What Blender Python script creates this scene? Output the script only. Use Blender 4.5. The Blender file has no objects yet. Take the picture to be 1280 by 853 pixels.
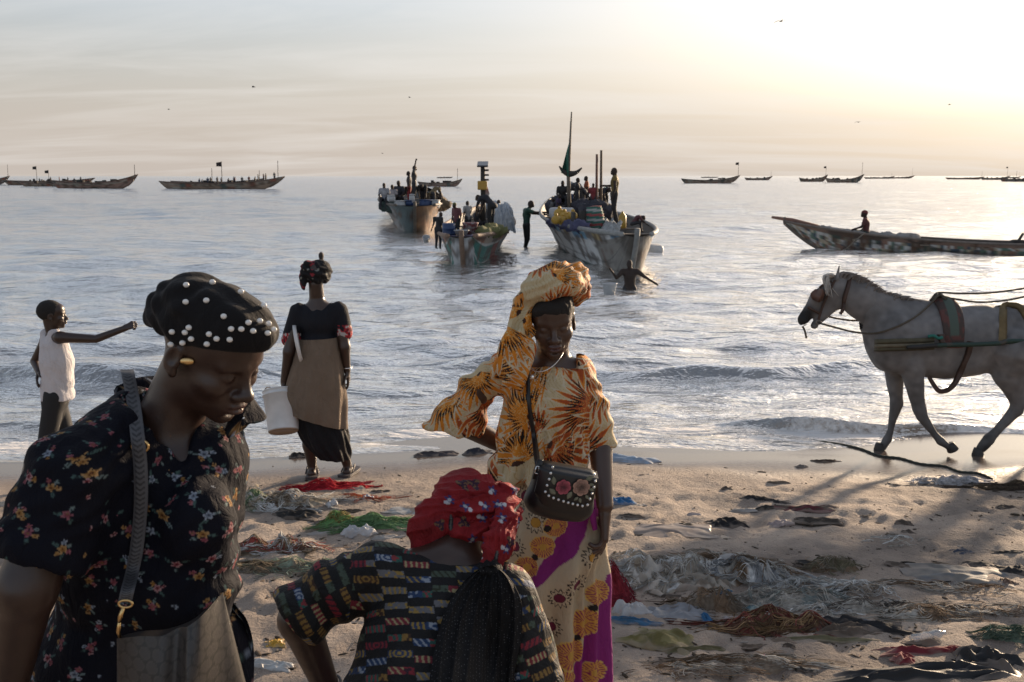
import bpy, math, random
import numpy as np
from mathutils import Vector, Matrix

# ------------------------------------------------------------------ camera, sky, sun, exposure
SC = bpy.context.scene
COL = SC.collection
CZ = 2.35                      # camera height over the waterline
FPX = 1244.0                   # focal length in pixels of the 1280 px wide photograph (35 mm)
HORIZON = 220.0
PITCH = math.atan((426.5 - HORIZON) / FPX)
cam_d = bpy.data.cameras.new('camera'); cam = bpy.data.objects.new('camera', cam_d); COL.objects.link(cam)
cam.location = (0, 0, CZ); cam.rotation_euler = (math.pi / 2 - PITCH, 0, 0)
cam_d.sensor_width = 36.0; cam_d.lens = 36.0 * FPX / 1280.0
cam_d.clip_start = 0.05; cam_d.clip_end = 20000
cam_d.dof.use_dof = True; cam_d.dof.focus_distance = 3.6; cam_d.dof.aperture_fstop = 11.0
SC.camera = cam

SUN_AZ, SUN_EL = math.radians(37.5), math.radians(10.0)
world = bpy.data.worlds.new('World'); SC.world = world; world.use_nodes = True
def build_sky():
    nt = world.node_tree; N = nt.nodes; L = nt.links; N.clear()
    out = N.new('ShaderNodeOutputWorld'); bg = N.new('ShaderNodeBackground')
    sky = N.new('ShaderNodeTexSky'); sky.sky_type = 'NISHITA'; sky.sun_disc = False
    sky.sun_elevation = SUN_EL; sky.sun_rotation = SUN_AZ
    sky.altitude = 0; sky.air_density = 1.0; sky.dust_density = 2.6; sky.ozone_density = 1.5
    # hazy evening air: the clear-sky brightness is compressed by multiple scattering, and low down everything fades into one warm grey
    gm = N.new('ShaderNodeGamma'); gm.inputs[1].default_value = 0.65; L.new(sky.outputs[0], gm.inputs[0])
    gs = N.new('ShaderNodeVectorMath'); gs.operation = 'MULTIPLY'; gs.inputs[1].default_value = (2.5, 2.55, 2.8); L.new(gm.outputs[0], gs.inputs[0])
    hsv = N.new('ShaderNodeHueSaturation'); hsv.inputs['Saturation'].default_value = 0.88; L.new(gs.outputs[0], hsv.inputs['Color'])
    tc = N.new('ShaderNodeTexCoord')
    sep = N.new('ShaderNodeSeparateXYZ'); L.new(tc.outputs['Generated'], sep.inputs[0])
    mz = N.new('ShaderNodeMath'); mz.operation = 'MAXIMUM'; mz.inputs[1].default_value = 0.0; L.new(sep.outputs[2], mz.inputs[0])
    az = N.new('ShaderNodeMath'); az.operation = 'ADD'; az.inputs[1].default_value = 0.12; L.new(mz.outputs[0], az.inputs[0])
    dv = N.new('ShaderNodeVectorMath'); dv.operation = 'DIVIDE'
    cmb = N.new('ShaderNodeCombineXYZ')
    for i in range(3): L.new(az.outputs[0], cmb.inputs[i])
    L.new(tc.outputs['Generated'], dv.inputs[0]); L.new(cmb.outputs[0], dv.inputs[1])
    mp = N.new('ShaderNodeMapping'); mp.inputs['Scale'].default_value = (0.55, 1.7, 0.3); mp.inputs['Rotation'].default_value = (0, 0, 0.18)
    L.new(dv.outputs[0], mp.inputs[0])
    nz = N.new('ShaderNodeTexNoise'); nz.inputs['Scale'].default_value = 1.1; nz.inputs['Detail'].default_value = 6; nz.inputs['Roughness'].default_value = 0.55
    nz.inputs['Distortion'].default_value = 0.6
    L.new(mp.outputs[0], nz.inputs['Vector'])
    rmp = N.new('ShaderNodeMapRange'); rmp.inputs[1].default_value = 0.42; rmp.inputs[2].default_value = 0.80
    rmp.inputs[3].default_value = 0.0; rmp.inputs[4].default_value = 0.42
    L.new(nz.outputs[0], rmp.inputs[0])
    hz = N.new('ShaderNodeValToRGB'); L.new(mz.outputs[0], hz.inputs[0])
    e = hz.color_ramp.elements; e[0].position = 0.0; e[0].color = (.89, .89, .89, 1); e[1].position = .16; e[1].color = (.06, .06, .06, 1)
    e2 = e.new(.05); e2.color = (.79, .79, .79, 1)
    veil = N.new('ShaderNodeMix'); veil.data_type = 'RGBA'; veil.blend_type = 'MIX'; veil.inputs[7].default_value = (5.7, 5.05, 4.55, 1)
    L.new(hz.outputs[0], veil.inputs[0]); L.new(hsv.outputs[0], veil.inputs[6])
    cl = N.new('ShaderNodeMix'); cl.data_type = 'RGBA'; cl.blend_type = 'MIX'; cl.inputs[7].default_value = (8.8, 8.5, 8.2, 1)
    L.new(rmp.outputs[0], cl.inputs[0]); L.new(veil.outputs[2], cl.inputs[6])
    bg.inputs['Strength'].default_value = 0.051
    L.new(cl.outputs[2], bg.inputs['Color']); L.new(bg.outputs[0], out.inputs[0])
build_sky()
sun_d = bpy.data.lights.new('sun', 'SUN'); sun = bpy.data.objects.new('sun', sun_d); COL.objects.link(sun)
sun_d.energy = 4.0; sun_d.angle = math.radians(3.0); sun_d.color = (1.0, 0.76, 0.52)
sun.rotation_euler = Vector((math.sin(SUN_AZ) * math.cos(SUN_EL), math.cos(SUN_AZ) * math.cos(SUN_EL), math.sin(SUN_EL))).to_track_quat('Z', 'Y').to_euler()
sun.location = (30, 40, 20)
SC.view_settings.view_transform = 'Standard'; SC.view_settings.look = 'None'
SC.view_settings.exposure = 1.1; SC.view_settings.gamma = 1.0; SC.view_settings.use_curve_mapping = False
SC.render.engine = 'CYCLES'
try:
    SC.cycles.use_denoising = True
    SC.cycles.max_bounces = 6; SC.cycles.transparent_max_bounces = 12
    SC.cycles.sample_clamp_indirect = 6.0; SC.cycles.blur_glossy = 0.0
except Exception: pass

# ------------------------------------------------------------------ helpers
V3 = lambda *a: np.array(a, float)
_F = V3(0, math.cos(PITCH), -math.sin(PITCH)); _U = V3(0, math.sin(PITCH), math.cos(PITCH)); CAMP = V3(0, 0, CZ)
def ray(px, py): return _F + V3(1, 0, 0) * ((px - 640) / FPX) + _U * ((426.5 - py) / FPX)
def at(px, py, y):
    "a point of the place: seen along that direction, y metres out from where the camera stands"
    d = ray(px, py); return CAMP + d * (y / d[1])
def shore(x): return 8.25 - .22 / (1 + np.exp(-(x - 1.4) * 2.2)) + 0.045 * x + 0.17 * np.sin(x * 0.55 + 0.6) + 0.10 * np.sin(x * 1.3 + 2.0) + 0.04 * np.sin(x * 3.1 + 1.0)
def ground_base(x, y):
    s = shore(x) - y
    up = 0.5 * np.tanh(np.maximum(s, 0) * 0.072 / 0.5)
    dn = -2.2 * np.tanh(np.maximum(-s, 0) * 0.05 / 2.2)
    return np.where(s > 0, up, dn)
_perm = np.random.RandomState(7).permutation(256); _perm = np.concatenate([_perm, _perm, _perm]); _val = np.random.RandomState(8).rand(256) * 2 - 1
def vnoise(P, seed=0):
    P = np.asarray(P, float); i = np.floor(P).astype(np.int64); f = P - i; f = f * f * f * (f * (f * 6 - 15) + 10); i = i + seed * 37
    x, y, z = i[..., 0] & 255, i[..., 1] & 255, i[..., 2] & 255; x1, y1, z1 = (x + 1) & 255, (y + 1) & 255, (z + 1) & 255
    def h(a, b, c): return _val[_perm[_perm[_perm[a] + b] + c]]
    fx, fy, fz = f[..., 0], f[..., 1], f[..., 2]
    def lx(b, c): return h(x, b, c) * (1 - fx) + h(x1, b, c) * fx
    a = lx(y, z) * (1 - fy) + lx(y1, z) * fy; b = lx(y, z1) * (1 - fy) + lx(y1, z1) * fy
    return a * (1 - fz) + b * fz
def fbm(P, octv=4, seed=0, gain=0.5):
    P = np.asarray(P, float); s = 0; a = 1.0
    for o in range(octv): s = s + a * vnoise(P * (2.03 ** o) + o * 17.3, seed + o); a *= gain
    return s
def h01(*k):
    "hash of integer arrays to 0..1"
    r = 0
    for n, q in enumerate(k): r = (r * 31 + np.asarray(q).astype(np.int64) * (7919 + 104 * n) + 12345) & 0x7fffffff
    r = (r ^ (r >> 13)) * 1274126177 & 0x7fffffff
    r = (r ^ (r >> 11)) * 1911520717 & 0x7fffffff
    return ((r >> 7) & 0xffff) / 65535.0
def smooth(a, b, x): t = np.clip((x - a) / (b - a), 0, 1); return t * t * (3 - 2 * t)
def sand_z(x, y):
    x = np.asarray(x, float); y = np.asarray(y, float)
    g = ground_base(x, y); s = shore(x) - y
    dry = smooth(0.1, 1.6, s); P = np.stack([x, y, 0 * x], -1)
    z = g + dry * (0.020 * fbm(P * 1.3, 3, 3) + 0.012 * fbm(P * 4.5, 3, 11) * (0.4 + 0.6 * smooth(-.4, .5, fbm(P * .7, 2, 31))))
    return z
def gnd(px, py, lift=0.0):
    "where that direction meets the sand"
    d = ray(px, py); t = .5 * 1.0028 ** np.arange(1300); P = CAMP + d * t[:, None]; below = P[:, 2] < sand_z(P[:, 0], P[:, 1]); i = int(np.argmax(below)) if below.any() else len(t) - 1
    a, b = t[max(i - 1, 0)], t[i]; q = CAMP + d * np.linspace(a, b, 24)[:, None]; j = int(np.argmax(q[:, 2] < sand_z(q[:, 0], q[:, 1]))); return q[j] + V3(0, 0, lift)
def sea(px, py, z=0.0):
    d = ray(px, py); t = (z - CZ) / d[2]; return CAMP + d * t

def tag(o, label=None, cat=None, group=None, kind=None):
    for k, v in (('label', label), ('category', cat), ('group', group), ('kind', kind)):
        if v: o[k] = v
    return o
def empty(name, loc, label=None, cat=None, group=None, rz=0.0):
    o = bpy.data.objects.new(name, None); COL.objects.link(o); o.location = tuple(loc); o.rotation_euler = (0, 0, rz); o.empty_display_size = .1
    return tag(o, label, cat, group)
def mk(name, V, F, mat, parent=None, origin=(0, 0, 0), col=None, smooth_=True, uv=None):
    "one mesh object; F is an (n,3|4) array or a list of such arrays; V is in world space, stored relative to origin"
    V = np.asarray(V, float) - np.asarray(origin, float)
    Fs = [np.asarray(f) for f in (F if isinstance(F, (list, tuple)) else [F])]; Fs = [f for f in Fs if len(f)]
    me = bpy.data.meshes.new(name); me.vertices.add(len(V)); me.vertices.foreach_set('co', V.astype(np.float32).ravel())
    lt = np.concatenate([np.full(len(f), f.shape[1]) for f in Fs]); li = np.concatenate([f.ravel() for f in Fs])
    ls = np.concatenate([[0], np.cumsum(lt)[:-1]])
    me.loops.add(len(li)); me.loops.foreach_set('vertex_index', li.astype(np.int32))
    me.polygons.add(len(lt)); me.polygons.foreach_set('loop_start', ls.astype(np.int32))
    me.update(calc_edges=True); me.validate()
    me.polygons.foreach_set('use_smooth', np.full(len(me.polygons), bool(smooth_)))
    if col is not None:
        a = me.color_attributes.new('Col', 'FLOAT_COLOR', 'POINT'); c = np.ones((len(V), 4), np.float32); c[:, :3] = col; a.data.foreach_set('color', c.ravel())
    for m in (mat if isinstance(mat, (list, tuple)) else [mat]): me.materials.append(m)
    o = bpy.data.objects.new(name, me); COL.objects.link(o)
    if parent is not None: o.parent = parent
    else: o.location = tuple(origin)
    return o
def copy_tree(o, parent=None):
    c = o.copy(); COL.objects.link(c); c.parent = parent
    for ch in list(o.children): copy_tree(ch, c)
    return c
class MB:
    "collects pieces of geometry for one mesh"
    def __init__(s): s.V = []; s.F = {}; s.C = []; s.n = 0
    def add(s, V, F, c=None):
        V = np.asarray(V, float)
        for f in (F if isinstance(F, (list, tuple)) and len(F) and np.ndim(F[0]) == 2 else [F]):
            f = np.asarray(f)
            if len(f): s.F.setdefault(f.shape[1], []).append(f + s.n)
        s.V.append(V); s.n += len(V)
        s.C.append(np.broadcast_to(np.asarray(c if c is not None else (1, 1, 1), float), (len(V), 3))); return s
    def box(s, c, size, R=None, col=None, bev=0.0):
        hx, hy, hz = np.asarray(size, float) / 2
        if bev <= 0:
            v = np.array([[x, y, z] for x in (-hx, hx) for y in (-hy, hy) for z in (-hz, hz)])
            f = np.array([[0, 1, 3, 2], [4, 6, 7, 5], [0, 4, 5, 1], [2, 3, 7, 6], [0, 2, 6, 4], [1, 5, 7, 3]])
        else:
            b = min(bev, hx * .9, hy * .9, hz * .9); v = []; f = []
            prof = [(hx - b, hy), (hx, hy - b), (hx, -hy + b), (hx - b, -hy), (-hx + b, -hy), (-hx, -hy + b), (-hx, hy - b), (-hx + b, hy)][::-1]
            for z, k in ((-hz, b), (-hz + b, 0), (hz - b, 0), (hz, b)):
                for (x, y) in prof: v.append((x * (1 - k / hx), y * (1 - k / hy), z))
            v = np.array(v); f = [[r * 8 + i, r * 8 + (i + 1) % 8, r * 8 + 8 + (i + 1) % 8, r * 8 + 8 + i] for r in range(3) for i in range(8)]
            f = [np.array(f), np.array([[7, 6, 5, 4, 3, 2, 1, 0], [24, 25, 26, 27, 28, 29, 30, 31]])]
        if R is not None: v = v @ np.asarray(R, float).T
        return s.add(v + np.asarray(c, float), f, col)
    def tube(s, pts, rad, n=8, col=None, cap=True, flat=None):
        V, F = tube(pts, rad, n, cap, flat); return s.add(V, F, col)
    def ball(s, c, r, nu=10, nv=6, col=None, R=None):
        r = np.broadcast_to(np.asarray(r, float), (3,)); v = [(0, 0, 1)]
        for j in range(1, nv):
            a = math.pi * j / nv
            for i in range(nu): b = 2 * math.pi * i / nu; v.append((math.sin(a) * math.cos(b), math.sin(a) * math.sin(b), math.cos(a)))
        v.append((0, 0, -1)); v = np.array(v) * r
        if R is not None: v = v @ np.asarray(R).T
        q = [[1 + j * nu + i, 1 + (j + 1) * nu + i, 1 + (j + 1) * nu + (i + 1) % nu, 1 + j * nu + (i + 1) % nu] for j in range(nv - 2) for i in range(nu)]
        t = [[0, 1 + i, 1 + (i + 1) % nu] for i in range(nu)] + [[len(v) - 1, 1 + (nv - 2) * nu + (i + 1) % nu, 1 + (nv - 2) * nu + i] for i in range(nu)]
        return s.add(v + np.asarray(c, float), [np.array(q), np.array(t)], col)
    def lathe(s, c, prof, n=20, col=None, R=None, caps=(True, True)):
        v = []; 
        for (r, z) in prof:
            for i in range(n): a = 2 * math.pi * i / n; v.append((r * math.cos(a), r * math.sin(a), z))
        v = np.array(v); m = len(prof)
        if R is not None: v = v @ np.asarray(R).T
        f = [np.array([[j * n + i, j * n + (i + 1) % n, (j + 1) * n + (i + 1) % n, (j + 1) * n + i] for j in range(m - 1) for i in range(n)])]
        if caps[0]: f.append(np.array([list(range(n))[::-1]]))
        if caps[1]: f.append(np.array([[(m - 1) * n + i for i in range(n)]]))
        return s.add(v + np.asarray(c, float), f, col)
    def grid(s, P, col=None, wrap=False):
        P = np.asarray(P, float); m, n = P.shape[:2]; F = gridF(m, n, wrap)
        return s.add(P.reshape(-1, 3), F, None if col is None else np.asarray(col).reshape(-1, 3) if np.ndim(col) > 1 else col)
    def build(s, name, mat, parent=None, origin=(0, 0, 0), smooth_=True, col=True):
        V = np.concatenate(s.V); F = [np.concatenate(v) for v in s.F.values()]
        return mk(name, V, F, mat, parent, origin, np.concatenate(s.C) if col else None, smooth_)
def gridF(m, n, wrap=False):
    i = np.arange(m - 1)[:, None]; j = np.arange(n if wrap else n - 1)[None, :]; j1 = (j + 1) % n
    return np.stack([i * n + j, i * n + j1, (i + 1) * n + j1, (i + 1) * n + j], -1).reshape(-1, 4)
def frames(pts):
    pts = np.asarray(pts, float); T = np.gradient(pts, axis=0); T /= np.linalg.norm(T, axis=1)[:, None] + 1e-12
    u = np.cross(T[0], (0, 0, 1.0)); 
    if np.linalg.norm(u) < 1e-3: u = V3(1, 0, 0)
    U = []; 
    for t in T:
        u = u - t * np.dot(u, t); u = u / (np.linalg.norm(u) + 1e-12); U.append(u.copy())
    U = np.array(U); return T, U, np.cross(T, U)
def tube(pts, rad, n=8, cap=True, flat=None):
    pts = np.asarray(pts, float); m = len(pts); rad = np.broadcast_to(np.asarray(rad, float), (m,)); T, U, W = frames(pts)
    a = np.arange(n) * 2 * math.pi / n; fl = 1.0 if flat is None else flat
    V = pts[:, None] + rad[:, None, None] * (np.cos(a)[None, :, None] * U[:, None] + fl * np.sin(a)[None, :, None] * W[:, None])
    F = [gridF(m, n, True)]
    if cap: F.append(np.array([list(range(n))[::-1], [(m - 1) * n + i for i in range(n)]]))
    return V.reshape(-1, 3), F
def spline(pts, n=40):
    "Catmull-Rom through points (any dimension)"
    P = np.asarray(pts, float); P = np.vstack([2 * P[0] - P[1], P, 2 * P[-1] - P[-2]]); m = len(P) - 3; t = np.linspace(0, m, n); i = np.minimum(t.astype(int), m - 1); f = (t - i)[:, None]
    a, b, c, d = P[i], P[i + 1], P[i + 2], P[i + 3]
    return 0.5 * (2 * b + (c - a) * f + (2 * a - 5 * b + 4 * c - d) * f ** 2 + (3 * b - a - 3 * c + d) * f ** 3)
def rot(ax, deg):
    return np.array(Matrix.Rotation(math.radians(deg), 3, ax))
def basis(fwd, up=(0, 0, 1)):
    "columns x,y,z with y along fwd and z near up"
    y = np.asarray(fwd, float); y = y / np.linalg.norm(y); x = np.cross(y, up); x /= np.linalg.norm(x); z = np.cross(x, y); return np.stack([x, y, z], 1)

# ------------------------------------------------------------------ distance-field modelling
class Field:
    def __init__(s, lo, hi, h):
        s.lo = np.asarray(lo, float); s.h = h; s.n = np.ceil((np.asarray(hi, float) - s.lo) / h).astype(int) + 1
        s.d = np.full(s.n, 1.0, np.float32)
    def _sl(s, lo, hi):
        a = np.clip(np.floor((np.asarray(lo) - s.lo) / s.h).astype(int) - 1, 0, s.n); b = np.clip(np.ceil((np.asarray(hi) - s.lo) / s.h).astype(int) + 2, 0, s.n)
        if np.any(b <= a): return None
        ax = [(s.lo[i] + s.h * np.arange(a[i], b[i])).astype(np.float32) for i in range(3)]
        return (slice(a[0], b[0]), slice(a[1], b[1]), slice(a[2], b[2])), ax[0][:, None, None], ax[1][None, :, None], ax[2][None, None, :]
    def _comb(s, sl, e, k, op):
        d = s.d[sl]
        if op == '-': e = -e; d = -d
        if op == '&': d = -d; e = -e
        if op == '-':      # d max -e  == -(min(-d, e))
            e = -e; h = np.clip(0.5 + 0.5 * (d - e) / k, 0, 1); r = d * (1 - h) + e * h - k * h * (1 - h); s.d[sl] = -r; return
        h = np.clip(0.5 + 0.5 * (d - e) / k, 0, 1); r = d * (1 - h) + e * h - k * h * (1 - h)
        s.d[sl] = -r if op == '&' else r
    def cone(s, a, b, ra, rb, k=0.01, op='+', flat=None):
        a = np.asarray(a, float); b = np.asarray(b, float); m = max(ra, rb) + max(k, s.h) * 2 + .004
        q = s._sl(np.minimum(a, b) - m, np.maximum(a, b) + m)
        if q is None: return s
        sl, X, Y, Z = q; ba = b - a; L2 = float(ba @ ba) + 1e-12
        x, y, z = X - a[0], Y - a[1], Z - a[2]
        t = np.clip((x * ba[0] + y * ba[1] + z * ba[2]) / L2, 0, 1); r = ra + (rb - ra) * t
        x, y, z = x - t * ba[0], y - t * ba[1], z - t * ba[2]
        if flat is not None:
            ax, f = np.asarray(flat[0], float), flat[1]; ax = ax / np.linalg.norm(ax); c = x * ax[0] + y * ax[1] + z * ax[2]; g = 1 / f - 1
            x, y, z = x + c * ax[0] * g, y + c * ax[1] * g, z + c * ax[2] * g; e = (np.sqrt(x * x + y * y + z * z) - r) * min(1, f)
        else: e = np.sqrt(x * x + y * y + z * z) - r
        s._comb(sl, e, k, op); return s
    def chain(s, pts, rad, k=0.01, op='+', flat=None):
        for i in range(len(pts) - 1): s.cone(pts[i], pts[i + 1], rad[i], rad[i + 1], k, op, flat)
        return s
    def ell(s, c, r, k=0.01, R=None, op='+'):
        c = np.asarray(c, float); r = np.broadcast_to(np.asarray(r, float), (3,)); m = (np.max(r) if R is not None else r) + max(k, s.h) * 2 + .004
        q = s._sl(c - m, c + m)
        if q is None: return s
        sl, X, Y, Z = q; x, y, z = X - c[0], Y - c[1], Z - c[2]
        if R is not None:
            R = np.asarray(R, float); x, y, z = [R[0, i] * x + R[1, i] * y + R[2, i] * z for i in range(3)]
        k0 = np.sqrt((x / r[0]) ** 2 + (y / r[1]) ** 2 + (z / r[2]) ** 2); k1 = np.sqrt((x / r[0] ** 2) ** 2 + (y / r[1] ** 2) ** 2 + (z / r[2] ** 2) ** 2) + 1e-9
        s._comb(sl, k0 * (k0 - 1) / k1, k, op); return s
    def box(s, c, half, rad=0.01, R=None, k=0.005, op='+'):
        c = np.asarray(c, float); half = np.asarray(half, float); m = np.linalg.norm(half) + max(k, s.h) * 2 + .004 if R is not None else half + max(k, s.h) * 2 + .004
        q = s._sl(c - m, c + m)
        if q is None: return s
        sl, X, Y, Z = q; p = [X - c[0], Y - c[1], Z - c[2]]
        if R is not None: R = np.asarray(R, float); p = [R[0, i] * p[0] + R[1, i] * p[1] + R[2, i] * p[2] for i in range(3)]
        p = [np.abs(p[i]) - half[i] + rad for i in range(3)]
        e = np.sqrt(sum(np.maximum(v, 0) ** 2 for v in p)) + np.minimum(np.maximum(np.maximum(p[0], p[1]), p[2]), 0) - rad
        s._comb(sl, e, k, op); return s
    def plane(s, p, n, k=0.004):
        "keeps what lies behind the plane (against n)"
        n = np.asarray(n, float); n = n / np.linalg.norm(n); sl, X, Y, Z = s._sl(s.lo, s.lo + s.h * s.n)
        e = (X - p[0]) * n[0] + (Y - p[1]) * n[1] + (Z - p[2]) * n[2]; s._comb(sl, e.astype(np.float32), k, '&'); return s
    def carve(s, fn, lo, hi, k=.005, op='-'):
        "cut by any function of x, y, z"
        sl, X, Y, Z = s._sl(lo, hi); s._comb(sl, np.asarray(fn(X, Y, Z), np.float32), k, op); return s
    def mesh(s):
        return nets(s.d, s.lo, s.h)
def nets(d, lo, h):
    ins = d < 0; nx, ny, nz = d.shape
    c = np.zeros((nx - 1, ny - 1, nz - 1), np.int8)
    for i in (0, 1):
        for j in (0, 1):
            for k in (0, 1): c += ins[i:nx - 1 + i, j:ny - 1 + j, k:nz - 1 + k]
    act = (c > 0) & (c < 8); ijk = np.argwhere(act); idx = np.full(act.shape, -1, np.int64); idx[act] = np.arange(len(ijk))
    acc = np.zeros((len(ijk), 3)); cnt = np.zeros(len(ijk)); cor = {}
    for a in [(i, j, k) for i in (0, 1) for j in (0, 1) for k in (0, 1)]: cor[a] = d[ijk[:, 0] + a[0], ijk[:, 1] + a[1], ijk[:, 2] + a[2]].astype(float)
    for a in cor:
        for ax in range(3):
            if a[ax] == 0:
                b = list(a); b[ax] = 1; b = tuple(b); da, db = cor[a], cor[b]; x = (da < 0) != (db < 0); t = da / np.where(x, da - db, 1)
                p = np.tile(np.array(a, float), (len(ijk), 1)); p[:, ax] += t; acc[x] += p[x]; cnt += x
    V = lo + h * (ijk + acc / np.maximum(cnt, 1)[:, None]); Q = []
    for ax in range(3):
        sl0 = [slice(1, n - 1) for n in d.shape]; sl1 = list(sl0); sl0[ax] = slice(0, d.shape[ax] - 1); sl1[ax] = slice(1, d.shape[ax])
        A = ins[tuple(sl0)]; B = ins[tuple(sl1)]; e = np.argwhere(A != B)
        if not len(e): continue
        fl = A[e[:, 0], e[:, 1], e[:, 2]]; o = [1, 1, 1]; o[ax] = 0; e = e + np.array(o); u, v = [(1, 2), (2, 0), (0, 1)][ax]
        def cell(du, dv): q = e.copy(); q[:, u] += du; q[:, v] += dv; return idx[q[:, 0], q[:, 1], q[:, 2]]
        q = np.stack([cell(-1, -1), cell(0, -1), cell(0, 0), cell(-1, 0)], 1); q[~fl] = q[~fl][:, ::-1]; Q.append(q)
    Q = np.concatenate(Q); Q = Q[(Q >= 0).all(1)]; return V, Q
def vnormals(V, F):
    N = np.zeros_like(V)
    for f in (F if isinstance(F, list) else [F]):
        n = np.cross(V[f[:, 2]] - V[f[:, 0]], V[f[:, 3 if f.shape[1] == 4 else 1]] - V[f[:, 1 if f.shape[1] == 4 else 0]])
        for i in range(f.shape[1]): 
            for c in range(3): N[:, c] += np.bincount(f[:, i], n[:, c], len(V))
    return N / (np.linalg.norm(N, axis=1)[:, None] + 1e-12)
def relax(V, F, it=1, lam=0.5):
    E = np.concatenate([F[:, [0, 1]], F[:, [1, 2]], F[:, [2, 3]], F[:, [3, 0]]]); E = np.concatenate([E, E[:, ::-1]]); deg = np.bincount(E[:, 0], minlength=len(V))
    for _ in range(it):
        S = np.stack([np.bincount(E[:, 0], V[E[:, 1], c], len(V)) for c in range(3)], 1); V = V + lam * (S / np.maximum(deg, 1)[:, None] - V)
    return V
def subdivide(V, F):
    "each quad into four (linear)"
    E = np.concatenate([F[:, [0, 1]], F[:, [1, 2]], F[:, [2, 3]], F[:, [3, 0]]]); Es = np.sort(E, 1); key = Es[:, 0] * (len(V) + 1) + Es[:, 1]
    uq, first, inv = np.unique(key, return_index=True, return_inverse=True); M = (V[Es[first, 0]] + V[Es[first, 1]]) / 2; n = len(F); e = inv.reshape(4, n) + len(V)
    C = V[F].mean(1); ci = len(V) + len(M) + np.arange(n)
    V2 = np.concatenate([V, M, C]); F2 = np.concatenate([np.stack([F[:, i], e[i], ci, e[(i + 3) % 4]], 1) for i in range(4)]); return V2, F2
def subdivide_seen(V, F, margin=-.05):
    "quads turned towards the beach side are refined, the rest stay as they are"
    N = np.cross(V[F[:, 2]] - V[F[:, 0]], V[F[:, 3]] - V[F[:, 1]]); N /= np.linalg.norm(N, axis=1)[:, None] + 1e-12; C = V[F].mean(1); D = CAMP - C; D /= np.linalg.norm(D, axis=1)[:, None]; m = (N * D).sum(1) > margin
    V2, F2 = subdivide(V, F[m]); return V2, np.concatenate([F[~m], F2])
def largest(V, F):
    "keeps the biggest connected piece"
    lab = np.arange(len(V)); E = np.concatenate([F[:, [0, 1]], F[:, [1, 2]], F[:, [2, 3]], F[:, [3, 0]]])
    for _ in range(400):
        new = lab.copy(); m = np.minimum(lab[E[:, 0]], lab[E[:, 1]]); np.minimum.at(new, E[:, 0], m); np.minimum.at(new, E[:, 1], m); new = new[new]
        if (new == lab).all(): break
        lab = new
    big = np.bincount(lab).argmax(); keep = lab == big; idx = np.cumsum(keep) - 1; F2 = F[keep[F[:, 0]]]; return V[keep], idx[F2]
def join(*parts):
    V = []; F = []; n = 0
    for v, f in parts: V.append(v); F.append(f + n); n += len(v)
    return np.concatenate(V), np.concatenate(F)

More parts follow.
